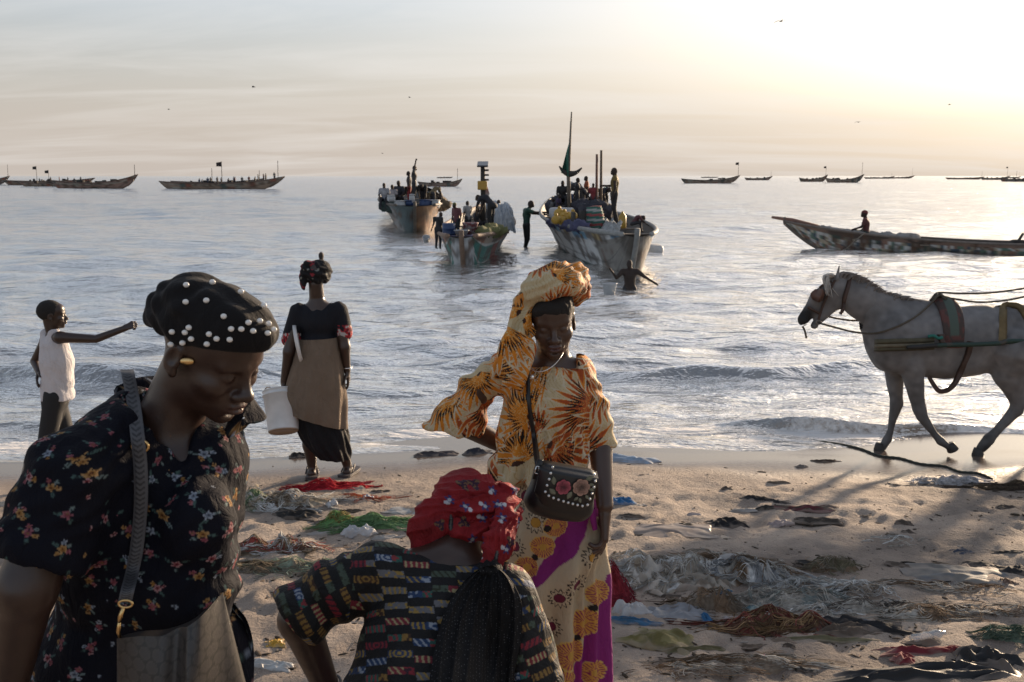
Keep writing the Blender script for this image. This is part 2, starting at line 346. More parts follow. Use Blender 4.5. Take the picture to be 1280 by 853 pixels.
# ------------------------------------------------------------------ materials
MATS = {}
def material(name, color=(.5, .5, .5), rough=.6, attr=False, vary=0.0, vscale=8.0, bump=0.0, bscale=60.0, metal=0.0, spec=0.5, sheen=0.0, alpha=1.0, trans=0.0, sub=0.0, coat=0.0, two=None, tscale=3.0, twf=(.45, .6), crease=0.0):
    if name in MATS: return MATS[name]
    m = bpy.data.materials.new(name); m.use_nodes = True; nt = m.node_tree; N = nt.nodes; L = nt.links; p = N['Principled BSDF']
    p.inputs['Base Color'].default_value = (*color, 1); p.inputs['Roughness'].default_value = rough; p.inputs['Metallic'].default_value = metal
    p.inputs['Specular IOR Level'].default_value = spec
    if sheen: p.inputs['Sheen Weight'].default_value = sheen
    if coat: p.inputs['Coat Weight'].default_value = coat
    if trans: p.inputs['Transmission Weight'].default_value = trans
    if alpha < 1: p.inputs['Alpha'].default_value = alpha
    tc = N.new('ShaderNodeTexCoord'); src = None
    if attr:
        a = N.new('ShaderNodeVertexColor'); a.layer_name = 'Col'; src = a.outputs[0]
    if two is not None:
        nz = N.new('ShaderNodeTexNoise'); nz.inputs['Scale'].default_value = tscale; nz.inputs['Detail'].default_value = 6; L.new(tc.outputs['Object'], nz.inputs['Vector'])
        mr = N.new('ShaderNodeMapRange'); mr.inputs[1].default_value, mr.inputs[2].default_value = twf; L.new(nz.outputs[0], mr.inputs[0])
        mx = N.new('ShaderNodeMix'); mx.data_type = 'RGBA'; L.new(mr.outputs[0], mx.inputs[0])
        if src is not None: L.new(src, mx.inputs[6])
        else: mx.inputs[6].default_value = (*color, 1)
        mx.inputs[7].default_value = (*two, 1); src = mx.outputs[2]
    if vary:
        nz = N.new('ShaderNodeTexNoise'); nz.inputs['Scale'].default_value = vscale; nz.inputs['Detail'].default_value = 5; L.new(tc.outputs['Object'], nz.inputs['Vector'])
        mr = N.new('ShaderNodeMapRange'); mr.inputs[1].default_value = .25; mr.inputs[2].default_value = .75; mr.inputs[3].default_value = 1 - vary; mr.inputs[4].default_value = 1 + vary; L.new(nz.outputs[0], mr.inputs[0])
        mx = N.new('ShaderNodeMix'); mx.data_type = 'RGBA'; mx.blend_type = 'MULTIPLY'; mx.inputs[0].default_value = 1
        if src is not None: L.new(src, mx.inputs[6])
        else: mx.inputs[6].default_value = (*color, 1)
        L.new(mr.outputs[0], mx.inputs[7]); src = mx.outputs[2]
    if src is not None: L.new(src, p.inputs['Base Color'])
    if bump:
        nz = N.new('ShaderNodeTexNoise'); nz.inputs['Scale'].default_value = bscale; nz.inputs['Detail'].default_value = 4; L.new(tc.outputs['Object'], nz.inputs['Vector'])
        b = N.new('ShaderNodeBump'); b.inputs['Strength'].default_value = min(1, bump); b.inputs['Distance'].default_value = 0.35 / bscale; L.new(nz.outputs[0], b.inputs['Height']); L.new(b.outputs[0], p.inputs['Normal'])
        if crease:                                        # soft wrinkles of worn cloth
            mp = N.new('ShaderNodeMapping'); mp.inputs['Scale'].default_value = (1.0, 1.0, .45); L.new(tc.outputs['Object'], mp.inputs[0])
            cz = N.new('ShaderNodeTexNoise'); cz.inputs['Scale'].default_value = 26; cz.inputs['Detail'].default_value = 5; cz.inputs['Roughness'].default_value = .6; cz.inputs['Distortion'].default_value = 1.2; L.new(mp.outputs[0], cz.inputs['Vector'])
            b2 = N.new('ShaderNodeBump'); b2.inputs['Strength'].default_value = crease; b2.inputs['Distance'].default_value = .020; L.new(cz.outputs[0], b2.inputs['Height']); L.new(b2.outputs[0], b.inputs['Normal'])
    MATS[name] = m; return m
# ------------------------------------------------------------------ the setting: beach and sea
def build_beach():
    # rows follow the shoreline; finer where the camera sees the sand close by
    ys = np.concatenate([np.linspace(-40, -2, 20), np.linspace(-1.5, 2.0, 24), np.linspace(2.03, 9.2, 190), np.linspace(9.4, 30, 40), np.linspace(32, 80, 10)])
    u = np.concatenate([np.linspace(-60, -7, 30), np.linspace(-6.8, 6.8, 370), np.linspace(7, 60, 30)])
    X, Y = np.meshgrid(u, ys); P = np.stack([X, Y, 0 * X], -1); s = shore(X) - Y; dry = smooth(0.25, 1.5, s)
    Z = sand_z(X, Y)
    # trodden sand: shallow scuffs and footprints away from the water
    rs = np.random.RandomState(3); foot = np.zeros_like(Z)
    for k in range(650):
        fx = rs.uniform(-5, 6); fy = rs.uniform(2.6, 7.3); a = rs.uniform(0, math.pi); L = rs.uniform(.07, .12); W = L * rs.uniform(.4, .6)
        i0, i1 = np.searchsorted(ys, [fy - .3, fy + .3]); j0, j1 = np.searchsorted(u, [fx - .3, fx + .3])
        dx = X[i0:i1, j0:j1] - fx; dy = Y[i0:i1, j0:j1] - fy; p = dx * math.cos(a) + dy * math.sin(a); q = -dx * math.sin(a) + dy * math.cos(a); r = (p / L) ** 2 + (q / W) ** 2
        foot[i0:i1, j0:j1] += rs.uniform(.006, .020) * (-np.exp(-r * 1.6) + .55 * np.exp(-(np.sqrt(r) - 1.45) ** 2 * 4))
    Z = Z + foot * smooth(.7, 1.6, s) + dry * .009 * fbm(P * 11, 3, 5) * smooth(.2, 1.5, s)
    # ruts of dragged boats and carts running along the beach
    Z += dry * (-.012) * np.exp(-((Y - (6.05 + .06 * X + .05 * np.sin(X * 1.7))) / .07) ** 2) * smooth(0, 1.5, X)
    Z += dry * (-.012) * np.exp(-((Y - (5.25 + .05 * X + .06 * np.sin(X * 1.3 + 1))) / .06) ** 2) * smooth(0, 1.5, X)
    wet = 1 - smooth(.22, 1.0 + .55 * smooth(1, 4, X), s + .10 * fbm(P * 1.5, 2, 9))
    damp = .5 + .5 * fbm(P * np.array([.5, 1.1, 1]), 3, 21)
    col = np.stack([wet, np.clip(damp, 0, 1), 0 * wet], -1)
    V = np.stack([X, Y, Z], -1)
    m = bpy.data.materials.new('sand'); m.use_nodes = True; nt = m.node_tree; N = nt.nodes; L = nt.links; p = N['Principled BSDF']
    a = N.new('ShaderNodeVertexColor'); a.layer_name = 'Col'; sp = N.new('ShaderNodeSeparateColor'); L.new(a.outputs[0], sp.inputs[0])
    tc = N.new('ShaderNodeTexCoord')
    n1 = N.new('ShaderNodeTexNoise'); n1.inputs['Scale'].default_value = 2.2; n1.inputs['Detail'].default_value = 8; n1.inputs['Roughness'].default_value = .62; L.new(tc.outputs['Object'], n1.inputs[0])
    n2 = N.new('ShaderNodeTexNoise'); n2.inputs['Scale'].default_value = 420; n2.inputs['Detail'].default_value = 2; L.new(tc.outputs['Object'], n2.inputs[0])
    n3 = N.new('ShaderNodeTexNoise'); n3.inputs['Scale'].default_value = 34; n3.inputs['Detail'].default_value = 6; n3.inputs['Roughness'].default_value = .65; L.new(tc.outputs['Object'], n3.inputs[0])
    c1 = N.new('ShaderNodeValToRGB'); c1.color_ramp.elements[0].position = .32; c1.color_ramp.elements[0].color = (.225, .178, .145, 1); c1.color_ramp.elements[1].position = .66; c1.color_ramp.elements[1].color = (.415, .333, .268, 1); L.new(n1.outputs[0], c1.inputs[0])
    mg = N.new('ShaderNodeMix'); mg.data_type = 'RGBA'; mg.blend_type = 'OVERLAY'; mg.inputs[0].default_value = .55; L.new(c1.outputs[0], mg.inputs[6]); L.new(n2.outputs[0], mg.inputs[7])
    # dark specks of shell, weed and grit
    vo = N.new('ShaderNodeTexVoronoi'); vo.inputs['Scale'].default_value = 26; L.new(tc.outputs['Object'], vo.inputs[0])
    sc_ = N.new('ShaderNodeSeparateColor'); L.new(vo.outputs['Color'], sc_.inputs[0])
    th = N.new('ShaderNodeMath'); th.operation = 'MULTIPLY'; th.inputs[1].default_value = .34; L.new(sc_.outputs[0], th.inputs[0])
    th2 = N.new('ShaderNodeMath'); th2.operation = 'SUBTRACT'; th2.inputs[1].default_value = .10; L.new(th.outputs[0], th2.inputs[0])
    ls = N.new('ShaderNodeMath'); ls.operation = 'LESS_THAN'; L.new(vo.outputs['Distance'], ls.inputs[0]); L.new(th2.outputs[0], ls.inputs[1])
    dk = N.new('ShaderNodeMix'); dk.data_type = 'RGBA'; dk.inputs[7].default_value = (.07, .05, .04, 1); L.new(mg.outputs[2], dk.inputs[6])
    lm = N.new('ShaderNodeMath'); lm.operation = 'MULTIPLY'; lm.inputs[1].default_value = .75; L.new(ls.outputs[0], lm.inputs[0]); L.new(lm.outputs[0], dk.inputs[0])
    dm = N.new('ShaderNodeMapRange'); dm.inputs[1].default_value = .3; dm.inputs[2].default_value = .75; dm.inputs[3].default_value = .80; dm.inputs[4].default_value = 1.06; L.new(sp.outputs[1], dm.inputs[0])
    ml = N.new('ShaderNodeMix'); ml.data_type = 'RGBA'; ml.blend_type = 'MULTIPLY'; ml.inputs[0].default_value = 1; L.new(dk.outputs[2], ml.inputs[6]); L.new(dm.outputs[0], ml.inputs[7])
    wt = N.new('ShaderNodeMix'); wt.data_type = 'RGBA'; wt.inputs[7].default_value = (.13, .10, .08, 1); L.new(sp.outputs[0], wt.inputs[0]); L.new(ml.outputs[2], wt.inputs[6])
    L.new(wt.outputs[2], p.inputs['Base Color'])
    rr = N.new('ShaderNodeMapRange'); rr.inputs[3].default_value = .9; rr.inputs[4].default_value = .08; L.new(sp.outputs[0], rr.inputs[0]); L.new(rr.outputs[0], p.inputs['Roughness'])
    p.inputs['Specular IOR Level'].default_value = .5
    bs = N.new('ShaderNodeMath'); bs.operation = 'MULTIPLY_ADD'; bs.inputs[1].default_value = -.9; bs.inputs[2].default_value = .95; L.new(sp.outputs[0], bs.inputs[0])
    b1 = N.new('ShaderNodeBump'); b1.inputs['Distance'].default_value = .028; L.new(bs.outputs[0], b1.inputs['Strength']); L.new(n3.outputs[0], b1.inputs['Height'])
    b2 = N.new('ShaderNodeBump'); b2.inputs['Distance'].default_value = .0012; L.new(bs.outputs[0], b2.inputs['Strength']); L.new(n2.outputs[0], b2.inputs['Height']); L.new(b1.outputs[0], b2.inputs['Normal'])
    L.new(b2.outputs[0], p.inputs['Normal'])
    o = mk('beach', V.reshape(-1, 3), gridF(*X.shape), m, col=col.reshape(-1, 3)); tag(o, 'trampled brown sand beach sloping down to the wet edge', 'beach', kind='structure')
build_beach()

def wave_h(X, Y):
    "height of the sea: small swell running in, breaking low along the beach"
    s = Y - shore(X); P = np.stack([X, Y, 0 * X], -1)
    amp = smooth(0.0, 5.0, s)
    z = np.zeros_like(X)
    rs = np.random.RandomState(12)
    for k in range(22):                                   # swell and chop, crests roughly along the beach
        lam = 0.55 * (1.22 ** k); a = rs.normal(0, .42); 
        kx, ky = math.sin(a) * 2 * math.pi / lam, math.cos(a) * 2 * math.pi / lam
        ph = kx * X + ky * Y + rs.uniform(0, 6.28) + .8 * vnoise(P / (lam * 2.2) + k)
        A = .0098 * lam ** .55 * (.6 + .8 * rs.rand()) * np.clip(1.1 - lam / 60, .2, 1)
        fade = np.clip(lam * 55.0 / np.maximum(Y, 1) - .4, 0, 1)
        g = (.55 + .9 * smooth(-.5, .6, vnoise(P / (lam * 4) + 9.1 * k)))
        w = np.sin(ph); z += A * fade * g * (w + .25 * np.cos(2 * ph))
    z *= (.25 + .75 * amp)
    # two low rollers near the beach
    for (off, A, wdt, x0, x1, sd) in ((1.0, .20, .115, 1.6, 12.0, 1), (3.6, .18, .24, -9, 12, 2), (2.6, .055, .25, -7, 1.5, 3), (1.2, .035, .14, -8, .5, 4), (6.8, .08, .45, -12, 14, 5)):
        c = off + .12 * np.sin(X * .9 + sd) + .10 * vnoise(np.stack([X * .6, 0 * X + sd, 0 * X], -1)); t = (s - c)
        g = np.exp(-(t / np.where(t < 0, wdt * .55, wdt * 1.5)) ** 2)
        z += A * g * smooth(x0, x0 + 1.6, X) * (1 - smooth(x1 - 1.5, x1, X)) * (.55 + .45 * vnoise(np.stack([X * .8 + 5 * sd, 0 * X, 0 * X], -1)))
    return z * smooth(-.35, .5, s) + .012 * smooth(-.2, .4, s) - .02 * smooth(0.15, -.5, s)
def build_sea():
    ys = np.concatenate([np.linspace(7.3, 12.5, 170), 12.5 * (12000 / 12.5) ** (np.linspace(0.007, 1, 300) ** 1.5)])
    u = np.linspace(-1, 1, 420); half = .60 * ys + 3.0
    X = u[None, :] * half[:, None]; Y = np.repeat(ys[:, None], len(u), 1); Z = wave_h(X, Y)
    s = Y - shore(X); P = np.stack([X, Y, 0 * X], -1)
    foam = np.exp(-((s + .02 - .12 * vnoise(P * np.array([.8, .0, 1]))) / .05) ** 2) * .9
    for (off, wd, st) in ((.42, .035, .62), (.85, .045, .55), (1.25, .03, .45)):
        q = off + .16 * vnoise(P * np.array([.9, 0, 1]), int(off * 10)) + .06 * vnoise(P * np.array([3.1, 0, 1]), 3); foam = np.maximum(foam, st * np.exp(-((s - q) / wd) ** 2) * smooth(-.5, .4, vnoise(P * np.array([1.7, 0, 1]) + off * 9, 7)))
    foam = np.maximum(foam, .50 * smooth(.1, .5, fbm(P * np.array([1.3, 3.2, 1]), 3, 41)) * smooth(0, .15, s) * (1 - smooth(.7, 1.7, s)))
    c = 1.0 + .12 * np.sin(X * .9 + 1) + .10 * vnoise(np.stack([X * .6, 0 * X + 1, 0 * X], -1))
    front = np.exp(-((s - c + .07) / .075) ** 2) * smooth(1.6, 3.0, X) * (1 - smooth(10, 12, X)) * (.5 + .5 * vnoise(np.stack([X * .8 + 5, 0 * X, 0 * X], -1)) > .2)
    lip = 1.6 * np.exp(-((s - c + .20) / .13) ** 2) * smooth(1.9, 3.4, X) * (1 - smooth(10, 12, X)) * (.35 + .65 * smooth(-.3, .3, fbm(P * np.array([2.2, 5, 1]), 3, 5)))
    foam = np.clip(np.maximum(foam, lip), 0, 1)
    col = np.stack([foam, np.maximum(smooth(0, 3, s), 2 * front), np.clip(s / 60, 0, 1)], -1)
    m = bpy.data.materials.new('sea_water'); m.use_nodes = True; nt = m.node_tree; N = nt.nodes; L = nt.links; p = N['Principled BSDF']
    a = N.new('ShaderNodeVertexColor'); a.layer_name = 'Col'; sp = N.new('ShaderNodeSeparateColor'); L.new(a.outputs[0], sp.inputs[0])
    tc = N.new('ShaderNodeTexCoord')
    fn = N.new('ShaderNodeTexNoise'); fn.inputs['Scale'].default_value = 15; fn.inputs['Detail'].default_value = 7; fn.inputs['Roughness'].default_value = .68; L.new(tc.outputs['Object'], fn.inputs[0])
    fa = N.new('ShaderNodeMath'); fa.operation = 'ADD'; L.new(sp.outputs[0], fa.inputs[0]); L.new(fn.outputs[0], fa.inputs[1])
    fr = N.new('ShaderNodeMapRange'); fr.inputs[1].default_value = .80; fr.inputs[2].default_value = 1.06; L.new(fa.outputs[0], fr.inputs[0])
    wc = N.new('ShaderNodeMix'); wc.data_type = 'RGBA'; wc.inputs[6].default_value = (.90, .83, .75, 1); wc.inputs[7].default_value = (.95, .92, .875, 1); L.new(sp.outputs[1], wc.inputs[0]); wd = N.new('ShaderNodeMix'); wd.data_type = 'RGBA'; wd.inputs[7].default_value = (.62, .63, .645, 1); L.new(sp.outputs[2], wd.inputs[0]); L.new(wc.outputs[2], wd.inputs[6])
    mx = N.new('ShaderNodeMix'); mx.data_type = 'RGBA'; mx.inputs[7].default_value = (.72, .70, .68, 1); L.new(fr.outputs[0], mx.inputs[0]); L.new(wd.outputs[2], mx.inputs[6])
    rr = N.new('ShaderNodeMapRange'); rr.inputs[3].default_value = .11; rr.inputs[4].default_value = .7; L.new(fr.outputs[0], rr.inputs[0]); L.new(rr.outputs[0], p.inputs['Roughness'])
    p.inputs['IOR'].default_value = 1.45
    wf = N.new('ShaderNodeMapRange'); wf.inputs[1].default_value = 1.0; wf.inputs[2].default_value = 1.9; L.new(sp.outputs[1], wf.inputs[0]); wb = N.new('ShaderNodeMix'); wb.data_type = 'RGBA'; wb.inputs[7].default_value = (.26, .21, .165, 1); L.new(wf.outputs[0], wb.inputs[0]); L.new(wd.outputs[2], wb.inputs[6]); L.new(wb.outputs[2], mx.inputs[6]); L.new(mx.outputs[2], p.inputs['Base Color'])
    mt = N.new('ShaderNodeMapRange'); mt.inputs[3].default_value = .93; mt.inputs[4].default_value = 0.0; L.new(fr.outputs[0], mt.inputs[0]); mm = N.new('ShaderNodeMath'); mm.operation = 'MULTIPLY_ADD'; mm.inputs[1].default_value = -.8; L.new(wf.outputs[0], mm.inputs[0]); L.new(mt.outputs[0], mm.inputs[2]); L.new(mm.outputs[0], p.inputs['Metallic'])
    prev = None
    for (scl, dist, det, st) in (((.22, .55, 1), .45, 5, .8), ((1.1, 2.4, 1), .22, 5, 1.0), ((5.0, 8.5, 1), .034, 3, 1.0)):
        mp = N.new('ShaderNodeMapping'); mp.inputs['Scale'].default_value = scl; L.new(tc.outputs['Object'], mp.inputs[0])
        n = N.new('ShaderNodeTexNoise'); n.inputs['Scale'].default_value = 1.0; n.inputs['Detail'].default_value = det; n.inputs['Roughness'].default_value = .55; n.inputs['Distortion'].default_value = .5; L.new(mp.outputs[0], n.inputs[0])
        b = N.new('ShaderNodeBump'); b.inputs['Distance'].default_value = dist; b.inputs['Strength'].default_value = st; L.new(n.outputs[0], b.inputs['Height'])
        if scl[0] < .5:                                   # broad swell as bump only far out, where the grid no longer carries it
            L.new(sp.outputs[2], b.inputs['Strength'])
        if prev is not None: L.new(prev, b.inputs['Normal'])
        prev = b.outputs[0]
    L.new(prev, p.inputs['Normal'])
    # reflection contrast put into base colour by view angle: exaggerated Fresnel, darker facing waves
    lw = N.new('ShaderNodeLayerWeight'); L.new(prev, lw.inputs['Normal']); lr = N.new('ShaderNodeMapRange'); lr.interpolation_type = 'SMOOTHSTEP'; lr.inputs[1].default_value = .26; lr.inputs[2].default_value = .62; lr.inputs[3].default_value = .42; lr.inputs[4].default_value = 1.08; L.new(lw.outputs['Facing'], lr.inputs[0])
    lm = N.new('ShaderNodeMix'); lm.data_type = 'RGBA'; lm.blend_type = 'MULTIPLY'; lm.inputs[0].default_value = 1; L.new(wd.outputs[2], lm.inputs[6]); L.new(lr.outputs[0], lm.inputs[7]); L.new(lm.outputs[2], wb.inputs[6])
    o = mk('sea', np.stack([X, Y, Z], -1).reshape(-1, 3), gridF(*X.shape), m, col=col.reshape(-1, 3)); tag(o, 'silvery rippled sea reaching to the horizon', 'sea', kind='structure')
build_sea()
# ------------------------------------------------------------------ people: shared anatomy
def project(V):
    q = np.asarray(V, float) - CAMP; z = q @ _F; return 640 + FPX * q[:, 0] / z, 426.5 - FPX * (q @ _U) / z, z
def surf(V, px, py, lift=.004, tol=4.0):
    "the point of a built surface that is seen in that direction, lifted a little off it"
    x, y, z = project(V); m = (np.abs(x - px) < tol) & (np.abs(y - py) < tol)
    if not m.any():
        i = np.argmin((x - px) ** 2 + (y - py) ** 2); zz = z[i]
    else: zz = z[m].min()
    d = ray(px, py); return CAMP + d * (zz - lift)
def head(F, c, R, s=1.0, ears=True, lips=True):
    R = np.asarray(R, float); P = lambda x, y, z: c + s * (R @ V3(x, y, z))
    E = lambda x, y, z, r, k, op='+', R2=None: F.ell(P(x, y, z), np.asarray(r) * s, k * s, R if R2 is None else R @ R2, op)
    E(0, -.014, .036, (.0715, .092, .082), .01)
    E(0, .034, -.018, (.0585, .056, .083), .03)
    E(0, .026, -.066, (.0485, .056, .043), .03)
    E(0, .073, -.097, (.019, .015, .014), .026)
    E(0, .048, .046, (.055, .043, .046), .03)
    for sx in (-1, 1):
        E(sx * .041, .060, -.028, (.021, .023, .018), .022)
        F.cone(P(sx * .012, .086, .017), P(sx * .043, .074, .018), .008 * s, .007 * s, .016 * s)
    for sx in (-1, 1): E(sx * .031, .1005, -.003, (.018, .0165, .0115), .012, '-')
    for sx in (-1, 1): E(sx * .031, .0765, -.004, (.0150, .0130, .0118), .004)
    F.cone(P(0, .086, .008), P(0, .106, -.030), .0075 * s, .0105 * s, .014 * s)
    E(0, .1095, -.034, (.0135, .0120, .0108), .008)
    for sx in (-1, 1):
        E(sx * .0145, .0985, -.0375, (.0098, .0115, .0088), .006)
    for sx in (-1, 1): E(sx * .0075, .106, -.0455, (.0042, .005, .003), .003, '-')
    E(0, .079, -.064, (.029, .021, .024), .018)
    if lips:
        E(0, .0985, -.0585, (.0225, .0105, .0070), .005); E(0, .0965, -.0705, (.0195, .0115, .0082), .005)
        F.cone(P(-.024, .103, -.0645), P(.024, .103, -.0645), .0022 * s, .0022 * s, .004 * s, '-'); F.cone(P(0, .111, -.0645), P(0, .108, -.0645), .002 * s, .002 * s, .003 * s, '-')
        E(0, .092, -.083, (.017, .010, .006), .008, '-')
    if ears:
        for sx in (-1, 1):
            E(sx * .0735, -.012, -.010, (.0075, .019, .031), .007, '+', rot('X', -12)); E(sx * .0795, -.008, -.004, (.005, .011, .017), .004, '-', rot('X', -12)); E(sx * .0735, -.004, -.036, (.006, .009, .010), .006)
def hand(F, w, d, n, tside, curl=(.35, .4, .45, .5), s=1.0, spread=.10, thumb=(.55, .75, .25), k=.006):
    "palm and five fingers; w wrist, d towards the knuckles, n the way the palm faces, tside the thumb's side"
    w = np.asarray(w, float); d = np.asarray(d, float); d = d / np.linalg.norm(d); n = np.asarray(n, float); n = n - d * (n @ d); n /= np.linalg.norm(n); t = np.cross(d, n) * tside
    kn = [w + s * (d * L + t * o - n * .004) for L, o in ((.088, .030), (.092, .010), (.088, -.010), (.080, -.028))]
    for i, q in enumerate(kn): F.cone(w + t * (.012 - .008 * i) * s + d * .01 * s, q, .0165 * s, .0115 * s, .012 * s)
    for i, (q, L) in enumerate(zip(kn, (.074, .082, .076, .060))):
        a = 0; p = q; r = .0092 * s
        for j, fr in enumerate((.45, .30, .25)):
            a += curl[i] * (.8 if j == 0 else 1.0); dd = d * math.cos(a) + n * math.sin(a) + t * spread * (1.5 - i) * .6; dd /= np.linalg.norm(dd)
            p2 = p + dd * L * fr * s; F.cone(p, p2, r, r * .92, k * s * .5); r *= .93; p = p2
    p = w + s * (d * .022 + t * .020); td = d * thumb[0] + t * thumb[1] + n * thumb[2]; td /= np.linalg.norm(td); p2 = p + td * .042 * s; F.cone(p, p2, .0155 * s, .0115 * s, .01 * s)
    td = td + d * .5; td /= np.linalg.norm(td); p3 = p2 + td * .03 * s; F.cone(p2, p3, .0108 * s, .0098 * s, .004 * s); td = td + n * .3; td /= np.linalg.norm(td); F.cone(p3, p3 + td * .024 * s, .0098 * s, .0082 * s, .004 * s)
SKIN = material('skin', (.036, .0185, .0125), .36, attr=True, vary=.16, vscale=22, bump=.22, bscale=300, spec=.55)
def skin_col(V, base=(.040, .0205, .0135), lipc=None, lip=(.055, .020, .017), extra=()):
    c = np.tile(np.asarray(base, float), (len(V), 1)) * (1 + .10 * fbm(V * 9, 2, 3))[:, None]
    for (p, r, q) in extra:
        w = np.exp(-(np.linalg.norm((V - p) / np.asarray(r), axis=1)) ** 4)[:, None]; c = c * (1 - w) + np.asarray(q) * w
    return c
def folds(V, N, amp, u, seed=0, sharp=1.6):
    "ridged cloth folds along a scalar coordinate u"
    n = u + .35 * fbm(V * 7, 2, seed); w = 1 - np.abs(np.sin(n)) ** sharp
    return V + N * (amp * (w - .4))[:, None]
def cyl_uv(V, c, R=.17): return np.arctan2(V[:, 0] - c[0], -(V[:, 1] - c[1])) * R, V[:, 2]
def arm_uv(V, a, b):
    a = np.asarray(a, float); d = np.asarray(b, float) - a; L = np.linalg.norm(d); d = d / L; q = V - a; t = q @ d; x = np.cross(d, (0, 1.0, 0)); x /= np.linalg.norm(x); y = np.cross(d, x)
    return np.arctan2(q @ x, q @ y) * .07, t, np.linalg.norm(q - t[:, None] * d, axis=1)
# generic small figure: joints as fractions of the height; x right, y ahead, z up
JD = dict(pelvis=(0, 0, .53), chest=(0, .005, .72), neck=(0, 0, .83), head=(0, .018, .912), shR=(.108, 0, .80), elR=(.135, -.01, .63), wrR=(.145, .03, .48), shL=(-.108, 0, .80), elL=(-.135, -.01, .63), wrL=(-.145, .03, .48),
          hipR=(.052, 0, .52), knR=(.058, .012, .285), anR=(.058, -.015, .05), hipL=(-.052, 0, .52), knL=(-.058, .012, .285), anL=(-.058, -.015, .05))
def figure(loc, yaw, H, label, pose=None, skin=(.030, .017, .012), top=(.05, .05, .06), bottom=(.02, .02, .025), hat=None, sleeve=.6, legs=True, group=None, vox=.027, skirt=False, name='person', bare=False, feet=True, parts=True):
    J = {k: V3(*v) * H for k, v in JD.items()}
    for k, v in (pose or {}).items(): J[k] = V3(*v) * H
    prims = []
    def C(a, b, ra, rb, col, k=.02, flat=None): prims.append((a, b, ra * H, rb * H, np.asarray(col, float), k * H, flat))
    t = skin if bare else top; up = J['neck'] - J['pelvis']; up = up / np.linalg.norm(up); lat = J['shR'] - J['shL']; lat = lat / np.linalg.norm(lat); fw = np.cross(up, lat)
    C(J['pelvis'] + lat * .03 * H, J['pelvis'] - lat * .03 * H, .062, .062, bottom, .03, (fw, .85))
    C(J['pelvis'], J['chest'], .075, .092, t, .03, (fw, .72)); C(J['shR'] * .8 + J['chest'] * .2, J['shL'] * .8 + J['chest'] * .2, .052, .052, t, .03)
    C(J['chest'], J['neck'], .075, .035, t, .03); C(J['neck'], J['head'], .031, .034, skin, .012)
    for S in 'RL':
        m = J['sh' + S] * (1 - sleeve) + J['el' + S] * sleeve
        C(J['sh' + S], m, .042, .036, t, .012); C(m, J['el' + S], .030, .026, skin, .008); C(J['el' + S], J['wr' + S], .026, .019, skin, .008)
        hd = J['wr' + S] - J['el' + S]; hd = hd / (np.linalg.norm(hd) + 1e-9); C(J['wr' + S], J['wr' + S] + hd * .07 * H, .020, .018, skin, .006); C(J['wr' + S] + hd * .02 * H, J['wr' + S] + hd * .055 * H + fw * .03 * H, .010, .009, skin, .005)
        if legs:
            C(J['hip' + S], J['kn' + S], .060, .044, bottom, .02); C(J['kn' + S], J['an' + S], .040, .030 if not skirt else .025, bottom if not skirt else skin, .01)
            if feet:
                f = V3(0, .075, -.028) * H; C(J['an' + S] + V3(0, 0, -.02) * H, J['an' + S] + f, .022, .018, skin, .01)
    allp = np.array([p for q in prims for p in (q[0], q[1])]); F = Field(allp.min(0) - .12 * H, allp.max(0) + .12 * H, vox)
    for (a, b, ra, rb, c, k, fl) in prims: F.cone(a, b, ra, rb, k, '+', fl)
    hv = J['head']; F.ell(hv, V3(.046, .058, .068) * H, .008); F.ell(hv + V3(0, .04, -.03) * H, V3(.03, .025, .035) * H, .015)
    prims.append((hv, hv + V3(0, .02, -.01) * H, .06 * H, .05 * H, np.asarray(skin), .01, None))
    if hat is not None:
        F.ell(hv + V3(0, -.008, .028) * H, V3(.054, .066, .052) * H, .006)
        prims.append((hv + V3(0, -.01, .05) * H, hv + V3(0, -.015, .04) * H, .058 * H, .058 * H, np.asarray(hat), .01, None))
    V, Q = F.mesh(); D = []
    for (a, b, ra, rb, c, k, fl) in prims:
        d = b - a; L2 = d @ d + 1e-9; tt = np.clip(((V - a) @ d) / L2, 0, 1); D.append(np.linalg.norm(V - a - tt[:, None] * d, axis=1) - (ra + (rb - ra) * tt))
    ci = np.argmin(np.array(D), 0); col = np.array([p[4] for p in prims])[ci] * (1 + .25 * fbm(V * 9, 2, 5))[:, None]
    o = mk(name, V, Q, material('figure', rough=.75, attr=True, bump=.3, bscale=40), None, (0, 0, 0), col)
    o.location = tuple(loc); o.rotation_euler = (0, 0, yaw); tag(o, label, 'person', group); return o
